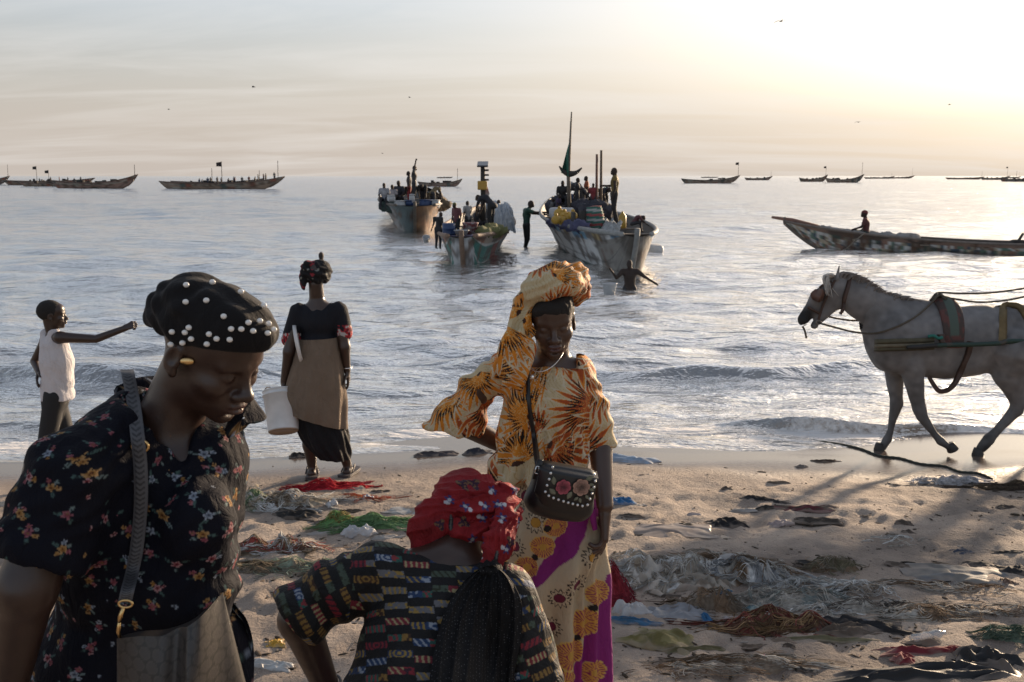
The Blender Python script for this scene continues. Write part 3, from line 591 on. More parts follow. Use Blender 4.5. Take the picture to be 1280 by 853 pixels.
# ------------------------------------------------------------------ woman in dark floral tunic with pearl-studded headscarf
def flowers(u, v, g=.047, seed=0):
    k = .82; u, v, g = u / k, v / k, g * 1.20; n = len(u); col = np.tile(V3(.0055, .0058, .0105), (n, 1)); cu, cv = np.floor(u / g).astype(int), np.floor(v / g).astype(int)
    PAL = [((.17, .032, .042), (.33, .20, .205), (.05, .006, .010)), ((.20, .095, .026), (.31, .19, .085), (.055, .016, .008)), ((.115, .14, .18), (.25, .28, .33), (.025, .025, .04)), ((.155, .038, .05), (.24, .09, .11), (.15, .075, .04))]
    for di in (-1, 0, 1):
        for dj in (-1, 0, 1):
            a, b = cu + di, cv + dj; off = .5 * (b & 1); 
            x = u - (a + off + .5 + .5 * (h01(a, b, 1 + seed) - .5)) * g; y = v - (b + .5 + .5 * (h01(a, b, 2 + seed) - .5)) * g
            th = h01(a, b, 3 + seed) * 6.28; X, Y = x * np.cos(th) - y * np.sin(th), x * np.sin(th) + y * np.cos(th); kind = h01(a, b, 4 + seed); big = kind > .22
            # leaves
            for (lx, ly, la) in ((.012, .009, .6), (-.013, .006, 2.4), (.002, -.015, -1.5)):
                p, q = (X - lx) * math.cos(la) + (Y - ly) * math.sin(la), -(X - lx) * math.sin(la) + (Y - ly) * math.cos(la); m = ((p / .0075) ** 2 + (q / .0030) ** 2 < 1) & big
                col[m] = np.where((np.abs(q[m]) < .0007)[:, None], V3(.02, .03, .03), V3(.05, .085, .08) if la > 0 else V3(.12, .155, .155))
            for j, (fx, fy, fr) in enumerate(((0, 0, .0098), (.0125, -.006, .0066), (-.009, -.0095, .0058), (-.006, .012, .0050))):
                on = big & (h01(a, b, 10 + j + seed) > (.0, .45, .5, .55)[j]) if j else (kind >= 0)
                sc_ = np.where(big, 1.0, .55); ax, ay = X - fx, Y - fy; r = np.hypot(ax, ay) / (fr * sc_); an = np.arctan2(ay, ax); pet = .80 + .20 * np.cos(5 * an + j)
                pk = (h01(a, b, 20 + j + seed) * 4).astype(int) % 4
                for c in range(4):
                    m = on & (pk == c) & (r < pet); A, B, C = (np.array(z) for z in PAL[c]); t = np.clip(r[m] / pet[m], 0, 1)[:, None]
                    cc = A * (1 - smooth(.45, .9, t)) + B * smooth(.45, .9, t); cc = np.where(t < .30, C, cc); col[m] = cc
    return col
def floral_woman():
    base = V3(-.63, 1.92, float(sand_z(-.63, 1.92)))
    me = empty('person', base, 'woman in dark floral tunic and black headscarf dotted with white pearls, looking down', 'person')
    hc = at(262, 437, 1.90); fwd = V3(.80, -.40, -.46); R = basis(fwd, (-.05, 0, 1)); s = 1.07
    Hd = lambda x, y, z: hc + s * (R @ V3(x, y, z))
    nb = at(205, 545, 1.94)                                           # base of the neck
    F = Field(hc - V3(.24, .22, .28), hc + .20, .0036); head(F, hc, R, s); F.cone(Hd(0, -.025, -.05), nb, .056, .066, .03); F.cone(nb, nb + V3(-.01, 0, -.12), .066, .09, .03)
    F.ell(at(222, 590, 1.93), (.10, .085, .075), .04)
    V1, Q1 = F.mesh(); V1 = relax(V1, Q1, 1, .5)
    # arms, trunk and legs
    shR = at(84, 594, 1.75); elR = at(34, 735, 1.68); wrR = at(2, 900, 1.74); shL = at(258, 560, 2.10); elL = at(245, 690, 2.14); wrL = at(275, 850, 2.06)
    F = Field(V3(-1.15, 1.4, base[2] - .02), V3(-.2, 2.4, 2.0), .012)
    F.chain([shR, elR, wrR], [.060, .050, .030], .02); F.chain([shL, elL, wrL], [.058, .046, .030], .02); F.cone(shR, shL, .07, .07, .04)
    hp = at(180, 930, 1.92); F.cone(nb + V3(0, 0, -.1), hp, .12, .14, .05)
    hand(F, wrR, wrR - elR + V3(.02, .1, 0), V3(1, .2, 0), 1); hand(F, wrL, wrL - elL, V3(-1, 0, 0), -1)
    for sx in (-1, 1):
        h = hp + V3(sx * .06, sx * .08, -.02); kn = V3(base[0] + sx * .06 + .03, base[1] + sx * .09, base[2] + .46); an = V3(base[0] + sx * .06, base[1] + sx * .09, base[2] + .07)
        F.chain([h, kn, an], [.085, .058, .036], .02); F.cone(an + V3(0, 0, -.035), an + V3(.13, -.05, -.045), .034, .024, .02)
    V2, Q2 = F.mesh(); VB, QB = join((V1, Q1), (V2, Q2))
    lipc = Hd(0, .10, -.064); ex = [(lipc, (.024, .024, .013), (.055, .023, .020))]
    mk('body', VB, QB, SKIN, me, base, skin_col(VB, (.038, .0195, .0135), extra=ex))
    # tunic
    F = Field(V3(-1.16, 1.42, .9), V3(-.28, 2.36, 2.06), .0062)
    F.ell(at(178, 612, 1.93), (.175, .125, .125), .05); F.ell(at(172, 700, 1.91), (.180, .135, .150), .06); F.ell(at(160, 830, 1.92), (.200, .150, .16), .07); F.ell(at(155, 960, 1.93), (.22, .18, .20), .07)
    F.ell(at(248, 655, 1.815), (.070, .070, .080), .05); F.ell(at(262, 640, 1.95), (.066, .07, .075), .05)
    F.cone(at(168, 520, 1.95), shR + V3(.02, 0, .0), .062, .074, .05); F.cone(nb + V3(0, .03, -.03), shL, .08, .075, .05)
    F.chain([shR, shR * .4 + elR * .6, elR + V3(.005, 0, .0)], [.076, .079, .077], .04); F.chain([shL, elL], [.075, .07], .04)
    F.cone(at(165, 560, 1.88), at(118, 650, 1.83), .075, .08, .05)
    ad = elR - shR; ad = ad / np.linalg.norm(ad)
    # sleeve end: cut with a plane only around the arm, hollow a little
    F.cone(elR + ad * .085, elR + ad * .17, .15, .15, .006, '-'); F.cone(elR - ad * .03, elR + ad * .12, .068, .074, .006, '-')
    # neckline: open V down the front, low at the nape
    F.ell(at(262, 575, 1.95), (.078, .085, .085), .05); F.ell(at(236, 740, 1.86), (.085, .09, .10), .08); F.cone(nb + V3(.02, -.02, .15), nb + V3(.012, -.04, .035), .085, .058, .01, '-')
    vtip = at(240, 590, 1.80); 
    la = V3(.86, .51, 0); fa = V3(.51, -.86, 0); zt = vtip[2]
    def vee(X, Y, Z):
        l = (X - vtip[0]) * la[0] + (Y - vtip[1]) * la[1]; f = (X - nb[0]) * fa[0] + (Y - nb[1]) * fa[1]
        return np.maximum(np.maximum(np.abs(l + .1 * (Z - zt)) - .003 - .62 * (Z - zt), zt - Z), -.02 - f) * .8
    F.carve(vee, vtip - .3, vtip + .3)
    V, Q = F.mesh(); keep = V[Q].mean(1)[:, 2] > .93; Q = Q[keep]; V, Q = largest(V, Q)
    V = relax(V, Q, 2, .5); N = vnormals(V, Q)
    tc = at(190, 700, 1.92); u0 = np.arctan2(V[:, 0] - tc[0], -(V[:, 1] - tc[1]))
    disp = .0022 * np.sin((V[:, 2] * .9 - V[:, 0] * .7) * 120 + 5 * fbm(V * 6, 2, 18)) * smooth(.0, .6, fbm(V * 4, 2, 14)) + .0055 * fbm(V * np.array([14, 14, 6]), 3, 2) + .004 * np.sin((V[:, 2] + .6 * V[:, 0]) * 55 + 4 * fbm(V * 5, 2, 8)) * smooth(-.1, .5, fbm(V * 6, 2, 4))
    # drag lines from the strap and the bag to the bust
    px, py, _ = project(V); line = (px - 300) * .55 + (py - 720) * .83; disp += .0055 * np.exp(-((px - 285) / 70) ** 2 - ((py - 715) / 60) ** 2) * np.sin(line / 5.5)
    V = V + N * disp[:, None]
    V, Q = subdivide_seen(V, Q)
    ua, ta, ra = arm_uv(V, shR, elR); ut, vt = cyl_uv(V, tc, .16)
    arm = (ra < .105) & (ta > .0) & (V[:, 0] < shR[0] + .075 + .02 * (ta / .2))
    N = vnormals(V, Q); u = np.where(arm, ua + 3, ut); v = np.where(arm, -ta, vt); tp = N[:, 2] > .62; u = np.where(tp, V[:, 0] + 7, u); v = np.where(tp, V[:, 1], v)
    cloth = material('tunic_cloth', rough=.78, crease=.55, attr=True, bump=.25, bscale=300, sheen=.0, spec=.12)
    tun = mk('tunic', V, Q, cloth, me, base, flowers(u, v))
    # collar: stand at the nape and a lapel on the far side
    mb = MB()
    ring = [at(148, 484, 2.0), at(170, 476, 2.02), at(200, 472, 2.06), at(226, 478, 2.09)]
    P = spline(ring, 24); G = np.stack([P + V3(-.012, .0, -.03), P + V3(-.008, -.004, -.006), P + V3(-.002, .0, .004), P + V3(.012, .004, -.006), P + V3(.016, .006, -.03)], 0); G += .003 * vnoise(G * 40)[..., None]
    mb.grid(G); W = np.concatenate(mb.V); mb.C = [flowers(W[:, 0] + .3, W[:, 2] * 1.2, .04, 5)]; mb.build('collar', cloth, tun, base); mb = MB(); c1 = spline([at(281, 536, 1.93), at(290, 516, 1.95), at(303, 504, 1.97), at(314, 499, 1.985), at(322, 508, 1.985), at(332, 523, 1.97), at(322, 529, 1.95), at(308, 530, 1.93), at(296, 542, 1.91), at(285, 548, 1.90), at(281, 536, 1.93)], 60)
    tri = c1; ctr = tri.mean(0); G = np.stack([tri * .5 + ctr * .5 + V3(.004, .016, -.01), tri + V3(0, .010, 0), tri * 1.0, tri * .90 + ctr * .10 + V3(0, -.006, 0), tri * .6 + ctr * .4 + V3(0, -.010, .002), tri * .1 + ctr * .9 + V3(0, -.012, .004)], 0); mb.grid(G)
    V = np.concatenate(mb.V); cu = V[:, 0] * 1.0; mb.C = [flowers(V[:, 0] + .3, V[:, 2] * 1.2, .04, 5)]; mb.build('lapel', cloth, tun, base)
    # piping round the V neckline
    # a flap of the tunic's side, blown behind the bag
    pts = spline([at(283, 745, 1.98), at(296, 765, 1.98), at(306, 780, 1.97), at(312, 815, 1.97), at(315, 870, 1.97)], 26); inner = spline([at(250, 745, 1.93), at(255, 770, 1.92), at(258, 790, 1.92), at(260, 830, 1.92), at(262, 880, 1.92)], 26)
    t = np.linspace(0, 1, 22)[None, :, None]; G = inner[:, None] * (1 - t) + pts[:, None] * t; G = G + V3(0, -1, 0) * (.012 * np.sin(t * 15 + G[..., 2:3] * 25) * t); G2 = G + V3(0, .02, 0)
    mb = MB(); mb.grid(G); mb.grid(G2[:, ::-1]); W = np.concatenate(mb.V); mb.C = [flowers(W[:, 0] * 1.3, W[:, 2], .045, 9)]; mb.build('tunic_side_flap', cloth, tun, base)
    # black headscarf
    F = Field(hc - .26, hc + .26, .0034); E = lambda x, y, z, r, k=.02, op='+', R2=None: F.ell(Hd(x, y, z), np.asarray(r) * s, k, R if R2 is None else R @ R2, op)
    E(0, -.002, .046, (.079, .099, .074)); E(0, -.050, .050, (.078, .082, .064), .03); E(0, -.10, .014, (.056, .044, .050), .02); E(.0, -.122, .006, (.040, .020, .036), .012, '+', rot('X', 25)); E(.0, -.106, -.024, (.045, .024, .018), .008)
    E(0, .040, .082, (.06, .075, .045), .03)
    F.plane(Hd(0, .045, .040), R @ V3(0, .34, -1.0), .008)
    V, Q = F.mesh(); V = relax(V, Q, 1); N = vnormals(V, Q); L = ((V - hc) @ R) / s
    d = .0034 * np.sin(L[:, 2] * 130 + L[:, 1] * 70 + 2 * fbm(V * 12, 2, 4)) * smooth(.02, -.05, L[:, 1]) + .0022 * np.sin(L[:, 0] * 120 + L[:, 1] * 60 + 3 * fbm(V * 9, 2, 6)) + .003 * fbm(V * 20, 2, 9)
    V = V + N * d[:, None]
    hs = mk('headscarf', V, Q, material('black_jersey', (.0075, .0065, .0070), .82, crease=.35, bump=.2, bscale=260, spec=.2, sheen=.05), me, base)
    pm = material('pearl', (.80, .78, .74), .22, coat=.6); unit = MB().ball((0, 0, 0), (.0060, .0046, .0052), 12, 8).build('pearl', pm, hs, (0, 0, 0), col=False); first = True
    zz = [(310, 112), (450, 97), (602, 148), (725, 222), (307, 203), (417, 195), (510, 280), (642, 313), (703, 304), (750, 318), (778, 350), (745, 369), (667, 358), (604, 348), (550, 347), (542, 404), (472, 400), (432, 375), (420, 428), (324, 340), (303, 366), (336, 401), (290, 422), (234, 363), (227, 430)]
    for (X, Y) in zz:
        p = surf(V, 160 + X / 4.265, 330 + Y / 4.265, -.0006); o = unit if first else unit.copy()
        if not first: COL.objects.link(o); o.parent = hs
        first = False; o.location = tuple(p - base)
    # earring: gold almond stud
    ep = surf(V1, 234, 452, .004); MB().ball((0, 0, 0), (.0135, .005, .0075), 14, 8).build('earring', material('gold', (.75, .50, .22), .28, metal=1.0), me, (0, 0, 0), col=False).location = tuple(ep - base)
    return np.concatenate([V2, np.asarray(tun.data.vertices and [v.co for v in tun.data.vertices]) + base]), tun
def floral_bag(TV):
    leather = material('grey_monogram', (.10, .085, .075), .42, attr=True, bump=.15, bscale=200, spec=.5)
    o0 = at(190, 830, 1.70); bag = empty('handbag', V3(o0[0], o0[1], o0[2] - .12), 'slouchy grey-brown leather shoulder bag with patterned strap across the floral tunic', 'handbag')
    base = np.array(bag.location)
    # slouching body: front and back skins between a curved mouth and a rounded bottom
    NU, NV = 110, 120
    top = spline([at(147, 797, 1.70), at(175, 792, 1.68), at(205, 790, 1.67), at(235, 780, 1.665), at(258, 762, 1.68), at(278, 742, 1.72)], NU)
    bot = spline([at(148, 960, 1.70), at(180, 985, 1.69), at(215, 990, 1.68), at(250, 985, 1.68), at(285, 960, 1.70), at(318, 900, 1.73)], NU)
    t = np.linspace(0, 1, NV)[:, None, None]; G = top[None] * (1 - t) + bot[None] * t; u = np.linspace(0, 1, NU)[None, :]
    bulge = .055 * np.sin(math.pi * np.clip(t[..., 0] * .92 + .06, 0, 1)) * np.sin(math.pi * u) ** .6
    fold = .012 * np.sin(u * 17 + t[..., 0] * 2.5 + 1.2) * (1 - t[..., 0]) ** .7 * smooth(.25, .7, u) + .010 * np.exp(-((u - .62 - .12 * t[..., 0]) / .05) ** 2) - .012 * np.exp(-((u - .50 - .03 * t[..., 0]) / .05) ** 2)
    Fr = G.copy(); Fr[..., 1] -= bulge + fold + .004; Bk = G.copy(); Bk[..., 1] += bulge * .7 + .004
    mb = MB(); mb.grid(Fr[:, ::-1]); mb.grid(Bk); 
    rim = np.concatenate([np.arange(NU), [k * NU + NU - 1 for k in range(1, NV)], (NV - 1) * NU + np.arange(NU - 2, -1, -1), [k * NU for k in range(NV - 2, 0, -1)]])
    Vf = Fr.reshape(-1, 3)[rim]; Vb = Bk.reshape(-1, 3)[rim]; mb.grid(np.stack([np.vstack([Vf, Vf[:1]]), np.vstack([Vb, Vb[:1]])], 0))
    W = np.concatenate(mb.V); U = W[:, 0] * 1.0 + W[:, 1] * .3; Wz = W[:, 2]; g = .024; b = np.floor(Wz / (g * .87)); a = np.floor(U / g + .5 * (b % 2)); x = U - (a + .5 - .5 * (b % 2)) * g; y = Wz - (b + .5) * g * .87; r = np.hypot(x, y) / g
    disc = r < .40; ringm = (r > .36) & (r < .44)
    c = np.where(disc[:, None], V3(.036, .031, .029), V3(.017, .015, .014)); c = np.where(ringm[:, None], V3(.045, .039, .034), c); c[-2 * (len(rim) + 1):] = V3(.03, .026, .024); mb.C = [c]
    mb.build('bag_body', leather, bag, base)
    # strap: broad woven band from the shoulder to a gold ring
    sp = [surf(TV, x, y, .010) for (x, y) in ((160, 470), (166, 500), (171, 540), (175, 580), (176, 620), (174, 655), (170, 690), (165, 715))] + [at(160, 735, 1.70), at(156, 752, 1.69)]
    sp = spline([at(158, 462, 1.99)] + sp, 90); wv = np.linspace(.0125, .0118, 90)[:, None]; right = np.tile(V3(1, .12, 0), (90, 1)); G = np.stack([sp - right * wv, sp - right * wv * .5 + V3(0, -.003, 0), sp + V3(0, -.0035, 0), sp + right * wv * .5 + V3(0, -.003, 0), sp + right * wv], 0)
    G = np.repeat(G, 1, 0); fine = []
    uu = np.linspace(0, 4, 17); 
    for q in uu: i = min(int(q), 3); fine.append(G[i] * (1 - (q - i)) + G[i + 1] * (q - i))
    G = np.stack(fine, 0); k = 420; tt = np.linspace(0, 89, k); i = np.minimum(tt.astype(int), 88); f = (tt - i)[None, :, None]; G = G[:, i] * (1 - f) + G[:, i + 1] * f
    ww = np.linspace(-1, 1, 17)[:, None]; ll = (tt * .33 / 90)[None, :]; z = np.abs(((ll / .0055 + np.abs(ww) * .8) % 1) - .5); pat = np.where((z < .22) & (np.abs(ww) < .72), 1, 0)[..., None]
    c = pat * V3(.022, .022, .024) + (1 - pat) * V3(.075, .073, .078); mb = MB(); mb.grid(G, c.reshape(-1, 3)); G2 = G + V3(0, .003, 0); mb.grid(G2[::-1], c[::-1].reshape(-1, 3)); strap = mb.build('strap', material('strap_weave', rough=.6, attr=True, bump=.3, bscale=500), bag, base)
    gold = MATS['gold']
    def ring(c, r, rr, ax, name, par, flat=1.0):
        a = np.linspace(0, 2 * math.pi, 33); X = np.array(ax[0]); Y = np.array(ax[1]); pts = np.array([c + r * (math.cos(q) * X + flat * math.sin(q) * Y) for q in a]); V, F = tube(pts, rr, 8, False); return mk(name, V, F, gold, par, base)
    ring(at(157, 755, 1.685), .0125, .0022, ((1, 0, 0), (0, 0, 1)), 'strap_ring', strap, .55)
    mb = MB(); mb.tube([at(154, 760, 1.683), at(150, 772, 1.683), at(149, 778, 1.684)], [.0036, .0042, .003], 8); mb.tube([at(149, 778, 1.684), at(148, 790, 1.69), at(150, 797, 1.695)], [.0028, .004, .0028], 8); mb.build('snap_hook', gold, strap, base, col=False)
    ring(surf(TV, 175, 558, .016), .0155, .0028, ((1, 0, 0), (0, 0, 1)), 'strap_buckle', strap, .75)
_tv, _tun = floral_woman(); floral_bag(_tv)
# ------------------------------------------------------------------ woman in orange wax-print blouse, headwrap and painted wrapper skirt
def waxprint(u, v, g=.175, seed=0, fill=True, dens=1.0):
    "fans of flame-shaped leaves, orange, rust, black and cream"
    u, v = u * .125 / g, v * .125 / g; g = .125; n = len(u); cream = V3(.52, .42, .255); col = np.tile(cream, (n, 1)); cu, cv = np.floor(u / g).astype(int), np.floor(v / g).astype(int)
    hair = np.abs(((u * .8 + v * .6 + .01 * np.sin(v * 60)) / .011) % 1 - .5) < .07; col[hair] = V3(.42, .30, .14)
    pri = np.zeros(n)
    if fill: col = waxprint(u, v, .085, seed + 51, False, .42)
    for di in (-1, 0, 1):
        for dj in (-1, 0, 1):
            a, b = cu + di, cv + dj; x = u - (a + .5 + .45 * (h01(a, b, 1 + seed) - .5)) * g; y = v - (b + .5 + .45 * (h01(a, b, 2 + seed) - .5)) * g
            th = h01(a, b, 3 + seed) * 6.28; X = x * np.cos(th) + y * np.sin(th); Y = -x * np.sin(th) + y * np.cos(th); X = X + .045
            r = np.hypot(X, Y); an = np.arctan2(Y, X); nb = 5.0; s = an * nb; bi = np.floor(s); fs = s - bi; jag = 1 - np.abs(2 * fs - 1) ** 1.3
            on = (np.abs(an) < 1.30); R = .142 * (.70 + .38 * h01(a, b, bi + 40, 5 + seed)) * (1 - .18 * np.abs(an)); tip = R * (.50 + .50 * jag); q = r / tip
            pr = h01(a, b, 9 + seed) + .1; m = on & (q < 1.10) & (pr > pri) & (h01(a, b, 33 + seed) < dens); ink = h01(a, b, 7 + seed) > .45
            body = np.where(ink[:, None], V3(.60, .205, .016), V3(.36, .068, .014)); vein = np.abs(((fs * 3) % 1) - .5) < .10
            c = np.where(((q < .60) & vein)[:, None], np.where(ink[:, None], V3(.62, .46, .20), V3(.55, .30, .08)), body)
            c = np.where(((q > .52) & (q < .90) & (np.abs(fs - .5) > .10 + .55 * (q - .52)))[:, None] & (np.abs(fs - .5) < .46)[:, None], V3(.010, .006, .006), c)
            c = np.where(((q > .86) & (q < .97))[:, None], V3(.56, .19, .018), c); c = np.where((q >= .97)[:, None], V3(.55, .47, .33), c)
            c = np.where(((r < .012))[:, None], V3(.05, .02, .012), c)
            col[m] = c[m]; pri[m] = pr[m]
    return col
def orange_woman():
    Y0 = 3.02; base = V3(.125, Y0 + .02, float(sand_z(.125, Y0 + .02)))
    me = empty('person', base, 'woman in orange and cream leaf-print blouse and matching headwrap, hand on hip', 'person')
    hc = at(690, 400, 3.04); R = basis(V3(.03, -.97, -.22), (-.06, 0, 1)); s = .92; Hd = lambda x, y, z: hc + s * (R @ V3(x, y, z))
    nb = at(690, 462, 3.08); shI = at(630, 462, 3.08); elI = at(563, 522, 3.16); wrI = at(640, 562, 3.20); shO = at(723, 463, 3.07); elO = at(750, 552, 3.08); wrO = at(756, 640, 2.97)
    F = Field(hc - V3(.22, .2, .30), hc + V3(.20, .22, .16), .0034); head(F, hc, R, s); F.cone(Hd(0, -.025, -.05), nb, .050, .054, .02); F.ell(nb + V3(0, .01, -.05), (.12, .07, .06), .05); F.cone(nb + V3(0, .01, -.02), shO, .035, .030, .05); F.cone(nb + V3(0, .01, -.02), shI, .035, .030, .05)
    V1, Q1 = F.mesh(); V1 = relax(V1, Q1, 1, .5)
    F = Field(wrO - V3(.07, .10, .17), wrO + V3(.09, .10, .30), .0030); F.chain([elO, wrO + V3(0, 0, .02)], [.040, .026], .01); hand(F, wrO, V3(-.03, -.10, -1), V3(-.9, .1, -.1), 1, (.22, .45, .6, .75), .98, .12, (.8, .35, .45)); V3_, Q3 = F.mesh(); V3_ = relax(V3_, Q3, 1, .4)
    F = Field(V3(-.35, 2.75, base[2] - .01), V3(.55, 3.45, 1.85), .012)
    F.chain([shI, elI, wrI], [.045, .042, .028], .02); hand(F, wrI, V3(.8, .35, -.25), V3(.3, .2, -1), 1); F.chain([shO, elO], [.040, .040], .02); wst = at(688, 560, 3.08)
    F.cone(nb + V3(0, .01, -.1), wst + V3(0, .02, 0), .075, .07, .05); F.cone(wst + V3(0, .02, 0), wst + V3(0, .02, -.14), .07, .09, .05)
    for sx in (-1, 1):
        h = wst + V3(sx * .06, 0, -.16); kn = V3(base[0] + sx * .065, base[1] + .04, base[2] + .45); an = V3(base[0] + sx * .09, base[1], base[2] + .07); F.chain([h, kn, an], [.075, .050, .035], .02); F.cone(an + V3(0, .02, -.035), an + V3(sx * .02, -.15, -.048), .033, .022, .02)
    V2, Q2 = F.mesh(); VB, QB = join((V1, Q1), (V2, Q2), (V3_, Q3))
    ex = [(Hd(0, .10, -.064), (.022, .024, .013), (.080, .033, .029))]
    mk('body', VB, QB, SKIN, me, base, skin_col(VB, (.060, .032, .0215), extra=ex))
    # cropped dark hair under the wrap
    F = Field(hc - .13, hc + .15, .004); F.ell(Hd(0, -.012, .036), V3(.0775, .094, .084) * s, .01, R); F.ell(Hd(0, .044, .060), V3(.064, .052, .047) * s, .02, R); F.plane(Hd(0, .092, .050), R @ V3(0, .75, -1.0), .01); F.plane(Hd(0, 0, -.035), R @ V3(0, .3, -1), .01); V, Q = F.mesh(); V = V + vnormals(V, Q) * (.0025 * fbm(V * 60, 2, 3))[:, None]
    mk('hair', V, Q, material('black_hair', (.010, .008, .007), .85, bump=.8, bscale=160), me, base)
    # blouse -------------------------------------------------
    F = Field(V3(-.36, 2.72, 1.02), V3(.46, 3.40, 1.80), .0050)
    F.ell(at(686, 492, 3.08), (.140, .095, .120), .05); F.ell(at(680, 540, 3.08), (.146, .102, .12), .06)
    for sx in (-1, 1): F.ell(at(684 + sx * 24, 503, 3.005), (.058, .045, .055), .045)
    F.cone(nb + V3(-.03, .03, -.045), shI + V3(.01, 0, -.01), .052, .056, .04); F.cone(nb + V3(.03, .03, -.045), shO + V3(-.012, 0, -.008), .048, .052, .04)
    cuI = at(566, 537, 3.15)
    F.chain([shI, at(598, 485, 3.12)], [.054, .052], .03); F.cone(at(598, 485, 3.12), at(563, 546, 3.15), .052, .094, .02, flat=((0, 1, 0), .75))
    slE = at(748, 566, 3.09); F.chain([shO + V3(-.01, 0, 0), at(737, 510, 3.08), slE], [.056, .052, .060], .03)
    # peplum
    F.cone(at(681, 552, 3.08), at(676, 604, 3.08), .135, .182, .04, flat=((0, 1, 0), .78))
    # open ends
    F.cone(slE + V3(.004, 0, -.060), slE + V3(.004, 0, -.12), .10, .10, .004, '-'); F.cone(slE + V3(0, 0, -.08), slE + V3(0, 0, .01), .054, .046, .004, '-')
    d = at(556, 545, 3.14) - at(592, 490, 3.13); d /= np.linalg.norm(d); dn = V3(-.18, -.05, -1); dn /= np.linalg.norm(dn); c0 = at(566, 540, 3.14)
    F.carve(lambda X, Y, Z: -((X - c0[0]) * -dn[0] + (Y - c0[1]) * -dn[1] + (Z - c0[2]) * -dn[2]) * -1.0 if False else np.maximum(-((X - c0[0]) * dn[0] + (Y - c0[1]) * dn[1] + (Z - c0[2]) * dn[2]), X - at(612, 540, 3.14)[0]), V3(-.36, 2.8, 1.15), V3(.0, 3.4, 1.8), .003)
    F.cone(c0 + V3(.012, 0, -.04), c0 + V3(.02, 0, .045), .074, .055, .004, '-', ((0, 1, 0), .8))
    zc = at(690, 607, 3.05)[2]; F.carve(lambda X, Y, Z: (Z - zc - .03 * np.sin(X * 16 + 1.2)) * np.ones_like(X * Y), V3(-.36, 2.72, 1.0), V3(.46, 3.4, zc + .08), .004)
    # square neckline
    zn = at(690, 461, 3.0)[2]; xa, xb = at(658, 461, 3.05)[0], at(721, 461, 3.05)[0]
    F.carve(lambda X, Y, Z: np.maximum(np.maximum(np.maximum(xa - X, X - xb), (zn - .04 * (X - xa)) - Z), Y - 3.20 + 0 * Z), V3(xa - .02, 2.8, zn - .04), V3(xb + .02, 3.3, 1.8), .006)
    V, Q = F.mesh(); V = relax(V, Q, 2, .5); N = vnormals(V, Q)
    px, py, _ = project(V); ang = np.arctan2(V[:, 0] - at(684, 560, 3.08)[0], -(V[:, 1] - 3.08)); pep = smooth(548, 575, py) * (px > 600)
    disp = pep * .012 * np.sin(ang * 13 + 1.5 * fbm(V * 4, 2, 2)) + .006 * fbm(V * np.array([16, 16, 9]), 3, 7) + .004 * (1 - np.abs(np.sin(V[:, 0] * 34 + V[:, 2] * 16 + 4 * fbm(V * 5, 2, 9)))) * smooth(470, 520, py)
    arms = smooth(625, 605, px); disp += arms * .007 * np.sin((V[:, 2] * .6 + V[:, 0]) * 62 + 3 * fbm(V * 6, 2, 5)) + smooth(728, 742, px) * .004 * np.sin(V[:, 2] * 70 + 4 * fbm(V * 7, 2, 6))
    wai = np.exp(-((py - 550) / 14) ** 2) * (px > 612) * (px < 735); disp += wai * (.006 * np.sin(ang * 22 + fbm(V * 9, 2, 4) * 2) - .004)
    V = V + N * disp[:, None]; V, Q = subdivide_seen(V, Q)
    uI, tI, rI = arm_uv(V, shI, elI); uO, tO, rO = arm_uv(V, shO, slE); px, py, _ = project(V)
    ut, vt = cyl_uv(V, V3(at(684, 500, 3.08)[0], 3.08, 0), .13); u, v = ut, vt
    u = np.where((px < 622), uI * 1.2 + 4, u); v = np.where(px < 622, tI, v); mO = (px > 737) & (py > 450); u = np.where(mO, uO + 9, u); v = np.where(mO, -tO, v)
    wax = material('wax_cotton', rough=.72, crease=.6, attr=True, bump=.2, bscale=260, spec=.3)
    bl = mk('blouse', V, Q, wax, me, base, waxprint(u, v)); BV = V
    # neckline facing with a ruffled corner
    # headwrap: twisted crown of cloth and a long tail over the shoulder
    F = Field(hc - V3(.22, .25, .34), hc + V3(.24, .25, .24), .0042)
    A = [at(658, 380, 3.02), at(668, 364, 2.98), at(690, 356, 2.965), at(710, 353, 2.975), at(722, 357, 3.02)]; F.chain(A, [.026, .035, .039, .037, .030], .02)
    A = [at(662, 372, 3.05), at(676, 356, 3.02), at(699, 347, 3.03), at(719, 346, 3.06), at(725, 355, 3.08)]; F.chain(A, [.034, .040, .042, .034, .026], .025)
    A = [at(660, 380, 3.10), at(684, 363, 3.13), at(708, 359, 3.13), at(722, 366, 3.10)]; F.chain(A, [.042, .054, .052, .038], .03)
    F.ell(at(722, 345, 3.05), (.026, .04, .034), .015)
    T = [at(661, 382, 3.02), at(652, 408, 2.99), at(645, 435, 2.95), at(639, 464, 2.93)]; F.chain(T, [.034, .036, .042, .042], .02, flat=((0, 1, .1), .42))
    F.chain([at(651, 398, 3.03), at(638, 440, 3.0), at(628, 464, 2.99)], [.032, .036, .036], .02, flat=((0, 1, .1), .5)); F.chain([at(650, 425, 2.945), at(647, 474, 2.93)], [.024, .030], .015, flat=((0, 1, .1), .35))
    F.ell(Hd(0, -.005, .02), V3(.078, .098, .084) * s, .004, R, '-'); F.plane(at(630, 486, 2.95), V3(-.45, -.1, -1), .006)
    V, Q = F.mesh(); V = relax(V, Q, 1); N = vnormals(V, Q); px, py, _ = project(V)
    cr = smooth(385, 370, py); ph = (px - 690) * .10 + (py - 350) * .20; tl = (px - (660 - (py - 380) * .32)) * .22
    d = cr * .0055 * (1 - np.abs(np.sin(ph * 1.35 + 1.2 * fbm(V * 11, 2, 4))) ** 1.5) + (1 - cr) * .007 * np.sin(tl * 1.5 + 1.2 * fbm(V * 8, 2, 3)) + .002 * fbm(V * 30, 2, 1)
